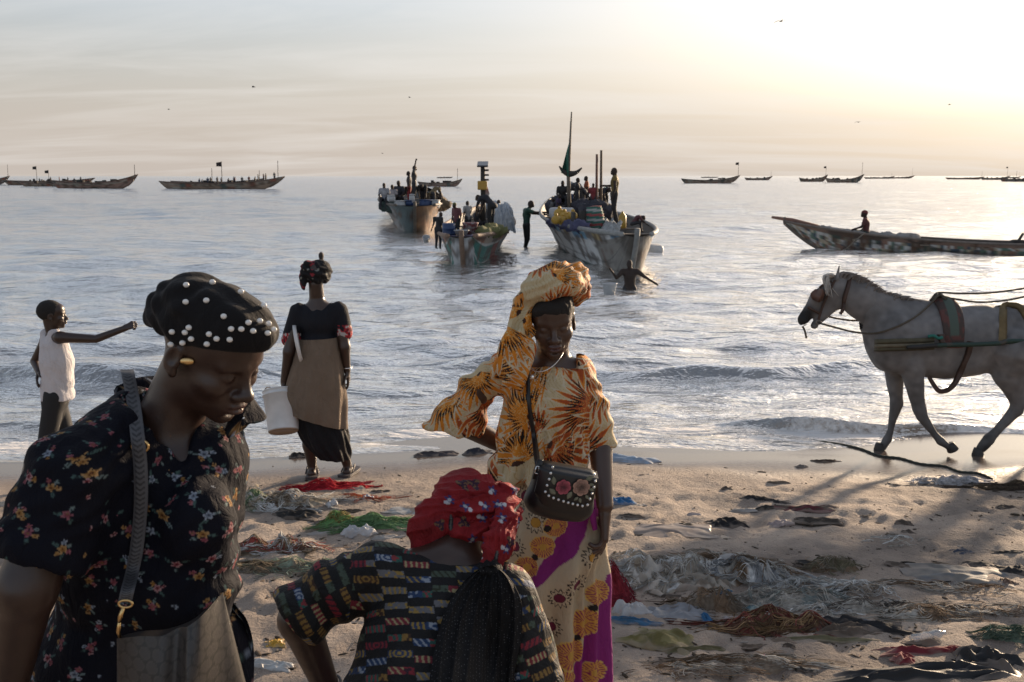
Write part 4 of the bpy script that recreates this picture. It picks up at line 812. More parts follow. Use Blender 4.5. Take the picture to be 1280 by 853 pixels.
    V = V + N * d[:, None]; V, Q = subdivide_seen(V, Q); px, py, _ = project(V); k = 1 / 411.
    cr = py < 384; u = np.where(cr, (px * .86 - py * .5) * k, (px * .9 + py * .3) * k + 3); v = np.where(cr, (px * .5 + py * .86) * k * 1.5, (py * .9 - px * .3) * k)
    q = V - hc; u = u + .3 * q[:, 1]
    mk('headwrap', V, Q, wax, me, base, waxprint(u, v, .135, 3))
    # silver chain and pendant
    pts = [at(*q) for q in ((661, 440, 3.06), (662, 454, 3.02), (668, 464, 2.995), (680, 464, 2.985), (692, 457, 2.99), (700, 448, 3.0), (706, 438, 3.05))]; ch = MB(); P = spline(pts, 60); ch.tube(P, .0016, 6)
    for p in P[::2]: ch.ball(p, .0022, 6, 4)
    nk = ch.build('necklace', material('silver', (.8, .8, .78), .25, metal=1.0), me, base, col=False); MB().ball(surf(np.vstack([VB, BV]), 665, 472, .006, 3), (.0075, .004, .0085), 12, 8).build('pendant', MATS['silver'], nk, base, col=False)
    # skirt --------------------------------------------------
    NU, NV = 290, 290; zt = at(690, 590, 3.08)[2]; zb = base[2] + .06; t = np.linspace(0, 1, NV)[:, None]; a = np.linspace(0, 2 * math.pi, NU, endpoint=False)[None, :]; a = a + .55 * np.sin(a)
    Z = zt + (zb - zt) * t; prof = np.array([[0, .130, .105], [.10, .168, .135], [.22, .178, .150], [.45, .172, .150], [.75, .170, .150], [1, .178, .155]]); rx = np.interp(t, prof[:, 0], prof[:, 1]); ry = np.interp(t, prof[:, 0], prof[:, 2]); cx = np.interp(t, [0, .2, 1], [at(688, 590, 3.08)[0], at(690, 650, 3.08)[0], base[0] + .02])
    fo = .026 * np.sin(a * 9 + 2.2 * np.sin(a * 2 + 1) + t * 1.5) * smooth(.15, .8, t) + .010 * np.sin(a * 17 + t * 4 + 1.5 * np.sin(a * 5)) * smooth(.05, .4, t)
    dl = (a - math.pi) * 1.6 + t * 9; drape = .024 * np.sin(dl * 2.6) * np.exp(-((a - math.pi * 1.1) / 1.1) ** 2) * np.exp(-((t - .22) / .16) ** 2)     # swags below the hip (front = pi)
    rr = 1 + (fo + drape) / .16; X = cx - np.sin(a - math.pi) * -1 * rx * rr; Yv = 3.08 + np.cos(a) * ry * rr * 1.0
    V = np.stack([X, Yv, np.repeat(Z, NU, 1)], -1); ph = a - math.pi                       # ph = 0 faces the camera
    U = np.repeat(ph, NV, 0) * .165; Zg = np.repeat(Z, NU, 1); u = U.ravel(); z = Zg.ravel(); col = np.tile(V3(.40, .32, .215), (len(u), 1)); col *= (1 + .08 * fbm(np.stack([u * 9, z * 9, 0 * u], -1), 3, 2))[:, None]
    cxm = at(690, 700, 3.08)[0]
    def uz(x, y): p = at(x, y, 2.93); w = np.clip((p[0] - cxm) / .172, -.98, .98); return math.asin(w) * .165, p[2]
    # diagonal magenta border with scalloped fans
    up = np.array([uz(x, y) for x, y in ((742, 640), (712, 662), (690, 690), (672, 718), (645, 738), (625, 745))]); lo = np.array([uz(x, y) for x, y in ((742, 655), (722, 690), (700, 708), (680, 728), (662, 742), (625, 765))]); o1, o2 = np.argsort(up[:, 0]), np.argsort(lo[:, 0])
    zu = np.interp(u, up[o1, 0], up[o1, 1]) + .012; zl = np.interp(u, lo[o2, 0], lo[o2, 1]) - .002; band = (z < zu) & (z > zl) & (np.abs(u) < .30); col[band] = V3(.19, .012, .13)
    b2 = (z < np.interp(u, [uz(700, 853)[0], uz(757, 760)[0]], [uz(700, 872)[1], uz(757, 735)[1]])) & (u > uz(700, 800)[0]) & (u < .29) & (z > uz(720, 905)[1]); col[b2] = V3(.19, .012, .13)
    def sun(x, y, c, r=.0165):
        a0, b0 = uz(x, y) if y is not None else x; dx, dy = u - a0, z - b0; q = np.hypot(dx, dy); an = np.arctan2(dy, dx); zg = np.abs(((an / (2 * math.pi) * 13) % 1) - .5) * 2; ro = r * (1.25 + .75 * zg)
        m = q < ro * 1.10; col[m] = V3(.016, .011, .010); m = (q < ro * .92) ; col[m] = V3(.44, .36, .25); m = q < r * 1.02; col[m] = V3(.03, .01, .012); col[q < r * .92] = c
    MA, MU = V3(.115, .012, .035), V3(.40, .21, .035)
    rs = np.random.RandomState(5)
    for k in range(70):
        uu, zz = rs.uniform(-.52, .52), rs.uniform(zb, zt); 
        if abs(uu) > .30: sun((uu, zz), None, (MA, MU)[k % 2], .016)
    for (x, y, c) in ((652, 627, MA), (735, 699, MU), (719, 732, MA), (698, 748, MA), (687, 787, MA), (661, 763, MU), (648, 688, MA), (633, 680, MU), (672, 655, MU), (660, 820, MA), (690, 850, MU), (670, 890, MA), (735, 880, MA), (645, 860, MU)): sun(x, y, c)
    def fan(x, y, r):
        a0, b0 = uz(x, y); dx, dy = u - a0, z - b0; q = np.hypot(dx, dy); an = np.arctan2(dy, dx); m = q < r * (1 + .04 * np.cos(an * 9)); ry_ = np.abs(((an / (2 * math.pi) * 26) % 1) - .5) * 2
        c = np.where(((q > r * .30) & (ry_ > .62))[:, None], V3(.20, .02, .07), V3(.50, .25, .055)); c = np.where((q > r * .93)[:, None], V3(.52, .34, .10), c); c = np.where((q < r * .28)[:, None], V3(.42, .24, .05), c); col[m] = c[m]
    for (x, y, r) in ((732, 642, .034), (697, 660, .038), (679, 686, .038), (658, 713, .036), (637, 724, .036), (732, 785, .050), (711, 818, .050), (749, 752, .042), (702, 852, .046), (742, 850, .04)): fan(x, y, r)
    for (x, y) in ((686, 662), (668, 700), (722, 802), (696, 836), (742, 768), (648, 722)):
        a0, b0 = uz(x, y); m = np.hypot(u - a0, z - b0) < .011; col[m] = V3(.012, .010, .010)
    Vt = V.reshape(-1, 3); Fq = gridF(NV, NU, True)
    mk('skirt', Vt, Fq, material('skirt_cotton', rough=.75, crease=.5, attr=True, bump=.2, bscale=240, spec=.3), me, base, col)
    # sash end poking out beside the hand
    mb = MB(); t = np.linspace(0, 1, 14)[:, None, None]; e0, e1 = np.array([at(735, 640, 2.95), at(744, 636, 2.96)]), np.array([at(741, 664, 2.94), at(747, 662, 2.95)]); G = e0[None] * (1 - t) + e1[None] * t; G = np.concatenate([G, G[:, ::-1] + V3(0, .012, 0)], 1); mb.grid(G, (.22, .015, .14), wrap=True); mb.build('sash_end', MATS['skirt_cotton'], me, base)
    return BV, VB
def rose(mb, c, X, Y, Z, r, pale, seed):
    "stitched rose: rings of overlapping petals"
    for ring, (rr, n, h) in enumerate(((1.0, 7, .0), (.70, 6, .0016), (.42, 5, .0032), (.18, 3, .0045))):
        for i in range(n):
            a = 2 * math.pi * (i + .37 * ring + seed) / n; pc = c + X * r * rr * .62 * math.cos(a) + Y * r * rr * .62 * math.sin(a) + Z * (h + .0008 * (i % 2)); pr = r * (.44 if ring == 0 else .34 if ring == 1 else .24)
            sh = 1 - .22 * ring + .12 * (i % 2); V = [pc + Z * .0022]; 
            for k in range(12): b = 2 * math.pi * k / 12; V.append(pc + pr * (X * math.cos(b) + Y * math.sin(b)) + Z * (.0006 if math.cos(b - a) < .3 else .0022))
            cc = [np.asarray(pale) * sh * .62] + [np.asarray(pale) * (sh * (1.15 if math.cos(2 * math.pi * k / 12 - a) > .2 else .55)) for k in range(12)]
            mb.add(V, np.array([[0, 1 + k, 1 + (k + 1) % 12] for k in range(12)]), cc)
def orange_bag(BV, VB):
    c = at(703, 611, 2.80); tilt = -13; R = rot('Y', -tilt) @ rot('Z', 8); base = c + V3(0, 0, -.10)
    bag = empty('shoulder_bag', base, 'black leather saddle bag with white studs and two embroidered roses on the flap', 'shoulder bag')
    bl = material('black_leather', (.010, .0095, .010), .36, vary=.3, vscale=30, bump=.2, bscale=220, spec=.5)
    W, H, D = .096, .080, .036; P = lambda x, y, z: c + R @ V3(x, y, z)
    F = Field(c - .17, c + .17, .0032); F.box(P(0, 0, -.004), (W, D, H), .034, R); F.ell(P(0, 0, -.045), (.100, .042, .045), .03, R); F.box(P(0, 0, .09), (.088, .05, .016), .01, R, .01, '-'); V, Q = F.mesh(); V = relax(V, Q, 1)
    body = mk('bag_body', V, Q, bl, bag, base)
    # flap: curved sheet over the front
    nu, nv = 60, 46; u = np.linspace(-1, 1, nu)[None, :]; v = np.linspace(0, 1, nv)[:, None]; z = .070 - v * .120; wid = .088 - .010 * smooth(.75, 1, v) * 1.0
    edge = .018 * np.abs(u) ** 3.5; zz = z + edge * smooth(.5, 1, v); y = -D - .011 - .008 * np.sin(math.pi * np.clip(v, 0, 1)) * (1 - .6 * u ** 2) + .012 * np.abs(u) ** 4 + .030 * smooth(.12, 0, v) ** 1.5; xx = u * wid
    xx, y, zz = np.broadcast_arrays(xx, y, zz); L = np.stack([xx, y, zz], -1); G = c + L @ R.T; G2 = c + (L + V3(0, .006, 0)) @ R.T; mb = MB(); mb.grid(G); mb.grid(G2[:, ::-1])
    rim = np.concatenate([np.arange(nu), [k * nu + nu - 1 for k in range(1, nv)], (nv - 1) * nu + np.arange(nu - 2, -1, -1), [k * nu for k in range(nv - 2, -1, -1)]]); a, b = G.reshape(-1, 3)[rim], G2.reshape(-1, 3)[rim]; mb.grid(np.stack([a, b], 0)); flap = mb.build('flap', bl, bag, base, col=False)
    FV = G.reshape(-1, 3)
    stud = MB().ball((0, 0, 0), .0041, 10, 6).build('stud', material('stud_white', (.72, .72, .70), .25, metal=.2, coat=.5), flap, (0, 0, 0), col=False); first = True
    zs = [(309, 148), (295, 194), (283, 239), (267, 286), (254, 335), (280, 365), (316, 382), (354, 395), (392, 407), (428, 418), (463, 427), (499, 436), (536, 443), (575, 434), (593, 390), (610, 348), (624, 300), (634, 253), (627, 205)]
    for (x, y) in zs:
        p = surf(FV, 640 + x / 6.093, 560 + y / 6.093, .001, 4); o = stud if first else stud.copy()
        if not first: COL.objects.link(o); o.parent = flap
        first = False; o.location = tuple(p - base)
    X, Y, Z = R @ V3(1, 0, 0), R @ V3(0, 0, 1), R @ V3(0, -1, 0); em = material('embroidery', rough=.8, attr=True, bump=.5, bscale=600)
    for k, (x, y, r, pc) in enumerate(((390, 298, .0215, (.34, .075, .10)), (527, 300, .0245, (.33, .20, .15)))):
        mb = MB(); rose(mb, surf(FV, 640 + x / 6.093, 560 + y / 6.093, .002, 4), X, Y, Z, r, pc, k * .3); tag(mb.build('rose', em, flap, base), ('pink', 'beige')[k] + ' embroidered rose on the flap')
    for k, (x, y, a) in enumerate(((318, 248, 1.9), (306, 330, 2.6), (436, 362, 4.4), (487, 388, 4.0), (518, 400, 5.2), (572, 376, 5.6), (592, 230, .7), (604, 280, .2), (606, 318, 0))):
        p = surf(FV, 640 + x / 6.093, 560 + y / 6.093, .002, 4); ax = X * math.cos(a) + Y * math.sin(a); ay = np.cross(Z, ax); l = .0125 if k in (0, 1, 2, 6) else .008; V = []; C = []
        for i in range(9):
            t = i / 8; w = .55 * l * math.sin(math.pi * min(1, t * .93 + .07)) * (1 + .15 * (i % 2))
            for sgn in (-1, 0, 1): V.append(p + ax * (t - .5) * 2 * l + ay * w * sgn + Z * (.0012 if sgn else .0026)); C.append((.12, .125, .085) if sgn else (.20, .20, .14))
        mb = MB(); mb.grid(np.array(V).reshape(9, 3, 3), np.array(C)); mb.build('leaf', em, flap, base)
    # strap: over the shoulder, down across the chest, with a square buckle
    pts = [at(660, 430, 3.02)] + [surf(BV, x, y, .008, 4) for x, y in ((659, 455), (660, 475), (661, 500), (664, 525), (668, 548))] + [at(671, 572, 2.83), at(673, 584, 2.80)]
    P_ = spline(pts, 70); w = np.interp(np.linspace(0, 1, 70), [0, .6, .8, 1], [.006, .0065, .0085, .009])[:, None]; r_ = V3(1, .05, 0); G = np.stack([P_ - r_ * w, P_ + V3(0, -.0025, 0), P_ + r_ * w, P_ + V3(0, .002, 0)], 0); mb = MB(); mb.grid(np.concatenate([G, G[:1]], 0)[::-1]); st = mb.build('strap', bl, bag, base, col=False)
    q = at(673, 588, 2.765); fr = [q + X * sx * .0085 + Y * sz * .0105 for sx, sz in ((-1, -1), (1, -1), (1, 1), (-1, 1), (-1, -1))]; mb = MB()
    for i in range(4): mb.tube([fr[i], fr[i + 1]], .0017, 6)
    mb.tube([q + Y * .0105, q - Y * .004], .0012, 6); mb.build('buckle', MATS['silver'], st, base, col=False)
    mb = MB(); G = np.stack([q + X * w + Y * h + Z * -.003 for w, h in ((-.009, .03), (.009, .03), (.010, -.03), (-.010, -.03))]); mb.add(np.vstack([G, G + Z * -.006]), np.array([[0, 1, 2, 3], [7, 6, 5, 4], [0, 4, 5, 1], [1, 5, 6, 2], [2, 6, 7, 3], [3, 7, 4, 0]])); mb.build('strap_tab', bl, st, base, col=False)
_bv, _vb = orange_woman(); orange_bag(_bv, _vb)
# ------------------------------------------------------------------ woman bending forward, seen from behind, red headwrap
def patches(u, v, cw=.064, rp=.040, seed=0):
    "columns of narrow printed strips between black bands, staggered from column to column"
    n = len(u); ci = np.floor(u / cw).astype(int); fu = u / cw - ci; vv = v / rp + .5 * (ci & 1) + .12 * np.sin(ci * 2.1); ri = np.floor(vv).astype(int); fv = vv - ri
    col = np.tile(V3(.007, .0065, .007), (n, 1)); m = (fv < .43) & (fu > .02) & (fu < .98); k = (h01(ci, ri, 1 + seed) * 7.99).astype(int); P = np.stack([u, v, 0 * u], -1)
    base = np.array([(.20, .115, .030), (.185, .016, .026), (.018, .042, .105), (.055, .075, .055), (.12, .12, .13), (.022, .085, .070), (.16, .018, .028), (.018, .034, .085)]); alt = np.array([(.045, .022, .012), (.035, .012, .02), (.24, .27, .32), (.025, .03, .016), (.26, .17, .045), (.20, .03, .035), (.30, .25, .13), (.24, .16, .035)])
    n1 = vnoise(P * 150, 3); kind = (h01(ci, ri, 2 + seed) * 4).astype(int); x = (fu * 5.0) % 1 - .5; y = fv / .5 - .5
    motif = np.where(kind == 0, n1 > .12, np.where(kind == 1, np.abs(x) < .2, np.where(kind == 2, np.hypot((fu - .5) * 2.0, y * .9) % .34 < .17, np.abs(((fu * 4 + y * .9) % 1) - .5) < .18)))
    c = np.where(motif[:, None], alt[k], base[k]); t3 = (h01(ci, ri, 3 + seed) > .5) & (fu > .62); k2 = (k + 3) % 8; c = np.where(t3[:, None], np.where((n1 > .15)[:, None], alt[k2], base[k2]), c)
    col[m] = c[m] * 1.0; return col
def bending_woman():
    base = V3(-.20, 2.30, float(sand_z(-.20, 2.30)))
    me = empty('person', base, 'woman bending forward in black blouse of colourful printed strips and red headwrap', 'person')
    hc = at(580, 648, 2.66); R = basis(V3(-.05, .85, -.52), (.0, 0, 1)); s = 1.0; Hd = lambda x, y, z: hc + s * (R @ V3(x, y, z))
    nb = at(560, 705, 2.50); shL = at(472, 716, 2.45); elL = at(374, 775, 2.40); wrL = at(412, 868, 2.45); shR = at(632, 742, 2.44); elR = at(672, 850, 2.38); wrR = at(640, 950, 2.55)
    F = Field(hc - V3(.26, .34, .26), hc + V3(.22, .2, .18), .0055); head(F, hc, R, s); F.cone(Hd(0, -.03, -.04), nb, .054, .058, .02); F.ell(nb + V3(-.03, .02, -.045), (.15, .09, .07), .05); F.cone(nb + V3(0, .01, -.03), shL, .06, .055, .05); F.cone(nb + V3(0, .01, -.03), shR, .06, .055, .05)
    V1, Q1 = F.mesh(); V1 = relax(V1, Q1, 1)
    F = Field(V3(-.75, 1.85, base[2] - .01), V3(.25, 2.85, 1.6), .011); F.chain([shL, elL, wrL], [.060, .052, .032], .02); F.chain([shR, elR, wrR], [.060, .048, .03], .02)
    hand(F, wrL, V3(.1, .25, -.6), V3(.5, .3, .2), 1); hand(F, wrR, V3(-.3, .4, -.6), V3(-.5, .3, 0), -1); hp = V3(base[0] - .03, 2.30, base[2] + .74); F.cone(nb + V3(-.03, .03, -.1), hp, .07, .09, .05)
    for sx in (-1, 1):
        h = hp + V3(sx * .08, .02, -.02); kn = V3(base[0] + sx * .10, base[1] + .10, base[2] + .44); an = V3(base[0] + sx * .11, base[1], base[2] + .075); F.chain([h, kn, an], [.095, .06, .038], .02); F.cone(an + V3(0, -.02, -.035), an + V3(sx * .02, .15, -.048), .034, .024, .02)
    V2, Q2 = F.mesh(); VB, QB = join((V1, Q1), (V2, Q2)); mk('body', VB, QB, SKIN, me, base, skin_col(VB, (.046, .025, .0175)))
    # blouse
    F = Field(V3(-.75, 1.85, 1.0), V3(.30, 2.80, 1.62), .0060)
    F.ell(at(548, 748, 2.46), (.165, .10, .11), .05); F.ell(at(525, 810, 2.36), (.160, .115, .14), .07); F.ell(at(512, 900, 2.25), (.185, .17, .19), .08)
    F.cone(nb + V3(-.02, .0, -.06), shL, .06, .074, .05); F.cone(nb + V3(.03, .0, -.06), shR, .06, .070, .05)
    cu = at(372, 770, 2.40); F.chain([shL, at(425, 735, 2.43), cu], [.072, .078, .084], .03); F.chain([shR, elR], [.072, .076], .03)
    ad = cu - shL; ad = ad / np.linalg.norm(ad); ad = ad * .6 + V3(-.32, .0, -.72) * .4; ad /= np.linalg.norm(ad); c0 = at(369, 776, 2.40)
    F.carve(lambda X, Y, Z: np.maximum(-((X - c0[0]) * ad[0] + (Y - c0[1]) * ad[1] + (Z - c0[2]) * ad[2]), X - at(432, 780, 2.4)[0] + 0 * Y), V3(-.75, 2.0, 1.0), V3(-.25, 2.8, 1.6), .003); F.cone(c0 + ad * .03, c0 - ad * .05, .072, .062, .004, '-')
    # wide scoop at the nape
    n0 = at(548, 660, 2.42); F.ell(at(545, 668, 2.42), (.135, .11, .040), .006, rot('Y', 16), '-')
    V, Q = F.mesh(); V = relax(V, Q, 2); N = vnormals(V, Q); px, py, _ = project(V); sl = smooth(445, 425, px)
    disp = .006 * fbm(V * np.array([12, 12, 8]), 3, 3) + sl * .006 * np.sin((px * .8 - py * .5) * .13 + 2 * fbm(V * 6, 2, 2)) + (1 - sl) * .006 * np.sin((px * .75 + py * .25) * .10 + 2 * fbm(V * 5, 2, 6)) * smooth(760, 820, py); V = V + N * disp[:, None]; V, Q = subdivide_seen(V, Q)
    ua, ta, ra = arm_uv(V, shL, cu); uR, tR, rR = arm_uv(V, shR, elR); px, py, _ = project(V)
    u = V[:, 0] + .30 * (V[:, 2] - 1.3) ; v = V[:, 2] * .82 + V[:, 1] * .55; mL = (px < 446 + (py - 690) * -.12) & (ta > .05); u = np.where(mL, ua * 1.1 + .03, u); v = np.where(mL, ta, v); mR = (px > 636) & (py > 745); u = np.where(mR, uR * 1.1, u); v = np.where(mR, tR, v)
    bl = mk('blouse', V, Q, material('strip_cotton', rough=.7, crease=.6, attr=True, bump=.2, bscale=260, spec=.3), me, base, patches(u, v)); BV = V
    # checked wrapper skirt
    NU, NV = 130, 110; t = np.linspace(0, 1, NV)[:, None]; a = np.linspace(0, 2 * math.pi, NU, endpoint=False)[None, :]; zt, zb = base[2] + .78, base[2] + .10; Z = zt + (zb - zt) * t
    cy = np.interp(t, [0, .3, 1], [2.34, 2.36, 2.34]); rx = np.interp(t, [0, .2, .5, 1], [.16, .225, .20, .20]); ry = np.interp(t, [0, .2, .5, 1], [.12, .18, .19, .19]); r = 1 + .06 * np.sin(a * 9 + 2 * np.sin(a * 3)) * smooth(.2, .8, t)
    G = np.stack([base[0] - .03 + rx * np.sin(a) * r, cy - ry * np.cos(a) * r, np.repeat(Z, NU, 1)], -1); u = np.repeat(a, NV, 0) * .2; v = G[..., 2]; q1 = (u / .022).astype(int) % 4; q2 = np.floor(v / .022).astype(int) % 4
    pal = np.array([(.50, .48, .50), (.20, .025, .035), (.05, .055, .085), (.20, .03, .045)]); c = (pal[q1] + pal[q2]) / 2; mk('skirt', G.reshape(-1, 3), gridF(NV, NU, True), material('check_cotton', rough=.8, attr=True, bump=.2, bscale=200), me, base, c.reshape(-1, 3))
    # red headwrap
    F = Field(hc - V3(.26, .26, .26), hc + V3(.24, .24, .22), .0042)
    F.ell(at(588, 630, 2.66), (.094, .112, .080), .02, rot('Y', 8)); F.ell(at(574, 618, 2.68), (.070, .10, .060), .03); F.ell(at(606, 630, 2.62), (.066, .08, .060), .03); F.ell(at(584, 655, 2.61), (.076, .085, .036), .025, rot('Y', 6))
    F.chain([at(556, 622, 2.60), at(538, 642, 2.56), at(527, 662, 2.53), at(524, 684, 2.52)], [.028, .034, .034, .022], .014, flat=((0, 1, .2), .6)); F.chain([at(562, 640, 2.56), at(547, 660, 2.54), at(540, 680, 2.53)], [.022, .026, .018], .012)
    F.chain([at(634, 620, 2.60), at(632, 650, 2.52), at(624, 680, 2.46), at(614, 706, 2.43)], [.022, .028, .036, .028], .012, flat=((0, 1, .2), .55)); F.chain([at(636, 616, 2.61), at(641, 640, 2.59), at(632, 668, 2.57)], [.018, .022, .020], .010); F.ell(at(634, 613, 2.62), (.018, .03, .022), .008)
    F.chain([at(550, 642, 2.57), at(572, 662, 2.54), at(602, 664, 2.54), at(630, 648, 2.56)], [.020, .024, .024, .020], .010); F.chain([at(556, 628, 2.585), at(585, 640, 2.545), at(628, 632, 2.56)], [.016, .020, .018], .010); F.ell(at(576, 694, 2.62), (.064, .10, .035), .008, None, '-')
    V, Q = F.mesh(); V = relax(V, Q, 1); N = vnormals(V, Q); px, py, _ = project(V); tail = smooth(612, 618, px) * smooth(640, 660, py)
    wv = fbm(V * np.array([6, 6, 9]), 3, 4); ph = np.where(tail > .5, px * .40 + py * .10, py * .17 - (px - 585) * .035 * np.sign(620 - py)); ph = ph * 1.4; d = (.005 + .010 * smooth(-.3, .5, fbm(V * 5, 2, 12))) * (1 - np.abs(np.sin(ph + 3.4 * wv)) ** .9) + .002 * fbm(V * 30, 2, 1); V = V + N * d[:, None]; V, Q = subdivide_seen(V, Q)
    px, py, _ = project(V); k = 1 / 470.; u, v = px * k + .3 * V[:, 1], py * k; g = .044; ci, ri = np.floor(u / g).astype(int), np.floor(v / g).astype(int); col = np.tile(V3(.225, .010, .014), (len(V), 1)) * (1 + .2 * fbm(V * 14, 2, 5))[:, None]
    for di in (-1, 0, 1):
        for dj in (-1, 0, 1):
            a, b = ci + di, ri + dj; x = u - (a + .5 + .6 * (h01(a, b, 1) - .5)) * g; y = v - (b + .5 + .6 * (h01(a, b, 2) - .5)) * g; th = h01(a, b, 3) * 6.28; X, Y = x * np.cos(th) - y * np.sin(th), x * np.sin(th) + y * np.cos(th); kd = h01(a, b, 4); r = np.hypot(X, Y); an = np.arctan2(Y, X)
            m = (kd < .30) & (r < .0135 * (.75 + .3 * np.cos(5 * an))); col[m] = np.where((r[m] < .005)[:, None], V3(.4, .4, .42), V3(.045, .035, .13)); m2 = (kd < .34) & (np.hypot(X - .012, Y) < .006); col[m2] = V3(.52, .50, .52)
            m = (kd > .80) & ((X / .022) ** 2 + (Y / .006) ** 2 < 1); col[m] = np.where((np.abs(Y[m]) < .002)[:, None], V3(.10, .10, .09), V3(.016, .014, .02))
            m = (kd > .40) & (kd < .58) & (r < .017 * (.8 + .25 * np.cos(3 * an + 1))); col[m] = np.where((vnoise(np.stack([X[m], Y[m], 0 * X[m]], -1) * 300) > .1)[:, None], V3(.16, .08, .04), V3(.04, .014, .03))
    wrapm = material('red_cotton', rough=.75, crease=.9, attr=True, bump=.25, bscale=300, spec=.3); mk('headwrap', V, Q, wrapm, me, base, col)
    # black dotted shawl knotted at the nape and spread down the back
    m = material('black_voile', (.0065, .006, .0065), .8, crease=.5, bump=.2, bscale=300, spec=.25); nt = m.node_tree; N_ = nt.nodes; L = nt.links
    vo = N_.new('ShaderNodeTexVoronoi'); vo.inputs['Scale'].default_value = 150; vo.inputs['Randomness'].default_value = .25; tcn = N_.new('ShaderNodeTexCoord'); L.new(tcn.outputs['Object'], vo.inputs[0]); lt = N_.new('ShaderNodeMath'); lt.operation = 'LESS_THAN'; lt.inputs[1].default_value = .19; L.new(vo.outputs['Distance'], lt.inputs[0]); mx = N_.new('ShaderNodeMix'); mx.data_type = 'RGBA'; mx.inputs[6].default_value = (.0065, .006, .0065, 1); mx.inputs[7].default_value = (.085, .085, .085, 1); L.new(lt.outputs[0], mx.inputs[0]); L.new(mx.outputs[2], N_['Principled BSDF'].inputs['Base Color'])
    NU, NV = 100, 110; lp = spline([(606, 708), (585, 722), (562, 752), (548, 790), (540, 830), (532, 880), (526, 930)], NV); rp = spline([(616, 706), (634, 720), (648, 742), (653, 765), (651, 800), (642, 850), (632, 930)], NV); D = np.zeros((NV, NU)); t = np.linspace(0, 1, NU)
    PX = lp[:, :1] * (1 - t) + rp[:, :1] * t; PY = lp[:, 1:] * (1 - t) + rp[:, 1:] * t; bx, by, bz = project(BV)
    for i in range(0, NV, 6):
        for j in range(0, NU, 6):
            q = (np.abs(bx - PX[i, j]) < 5) & (np.abs(by - PY[i, j]) < 5); D[i, j] = bz[q].min() if q.any() else np.nan
    sub = D[::6, ::6]; 
    for _ in range(60):
        if not np.isnan(sub).any(): break
        pad = np.pad(sub, 1, constant_values=np.nan); nbm = np.nanmean(np.stack([pad[:-2, 1:-1], pad[2:, 1:-1], pad[1:-1, :-2], pad[1:-1, 2:]]), 0); sub = np.where(np.isnan(sub), nbm, sub)
    for _ in range(3): pad = np.pad(sub, 1, 'edge'); sub = (pad[:-2, 1:-1] + pad[2:, 1:-1] + pad[1:-1, :-2] + pad[1:-1, 2:] + 2 * sub) / 6
    D = np.stack([np.interp(np.arange(NU), np.arange(0, NU, 6), r) for r in sub]); D = np.stack([np.interp(np.arange(NV), np.arange(0, NV, 6), c) for c in D.T], 1)
    vv = np.linspace(0, 1, NV)[:, None]; D = D - .016 - .012 * (1 - np.abs(np.sin(t[None] * 19 + 1.5 * np.sin(vv * 3)))) * smooth(0, .2, vv) - .03 * np.exp(-(vv / .05) ** 2)
    dirs = _F + (PX[..., None] - 640) / FPX * V3(1, 0, 0) + (426.5 - PY[..., None]) / FPX * _U; G = CAMP + dirs * D[..., None]; mb = MB(); mb.grid(G); mb.grid((G + V3(0, .012, -.004))[:, ::-1]); mb.grid(np.stack([G[:, 0], (G + V3(0, .012, -.004))[:, 0]], 0)); mb.grid(np.stack([(G + V3(0, .012, -.004))[:, -1], G[:, -1]], 0))
    sh = mb.build('shawl', m, me, base, col=False)
    F = Field(at(612, 711, 2.42) - .09, at(612, 711, 2.42) + .09, .005); c = at(612, 711, 2.41); F.ell(c, (.032, .03, .020), .01); F.ell(c + V3(.012, 0, -.008), (.022, .03, .026), .01); V, Q = F.mesh(); V = V + vnormals(V, Q) * (.003 * np.sin(V[:, 0] * 300 + V[:, 2] * 120))[:, None]; mk('knot', V, Q, m, sh, base)
    # bangle on the near wrist
    F = None; a = np.linspace(0, 2 * math.pi, 25); d = wrL - elL; d /= np.linalg.norm(d); X = np.cross(d, (0, 0, 1.)); X /= np.linalg.norm(X); Yv = np.cross(d, X); c = elL * .12 + wrL * .88; V, Fq = tube([c + .040 * (math.cos(q) * X + math.sin(q) * Yv) for q in a], .004, 6, False); mk('bangle', V, Fq, material('dark_bangle', (.05, .03, .03), .4), me, base)
bending_woman()
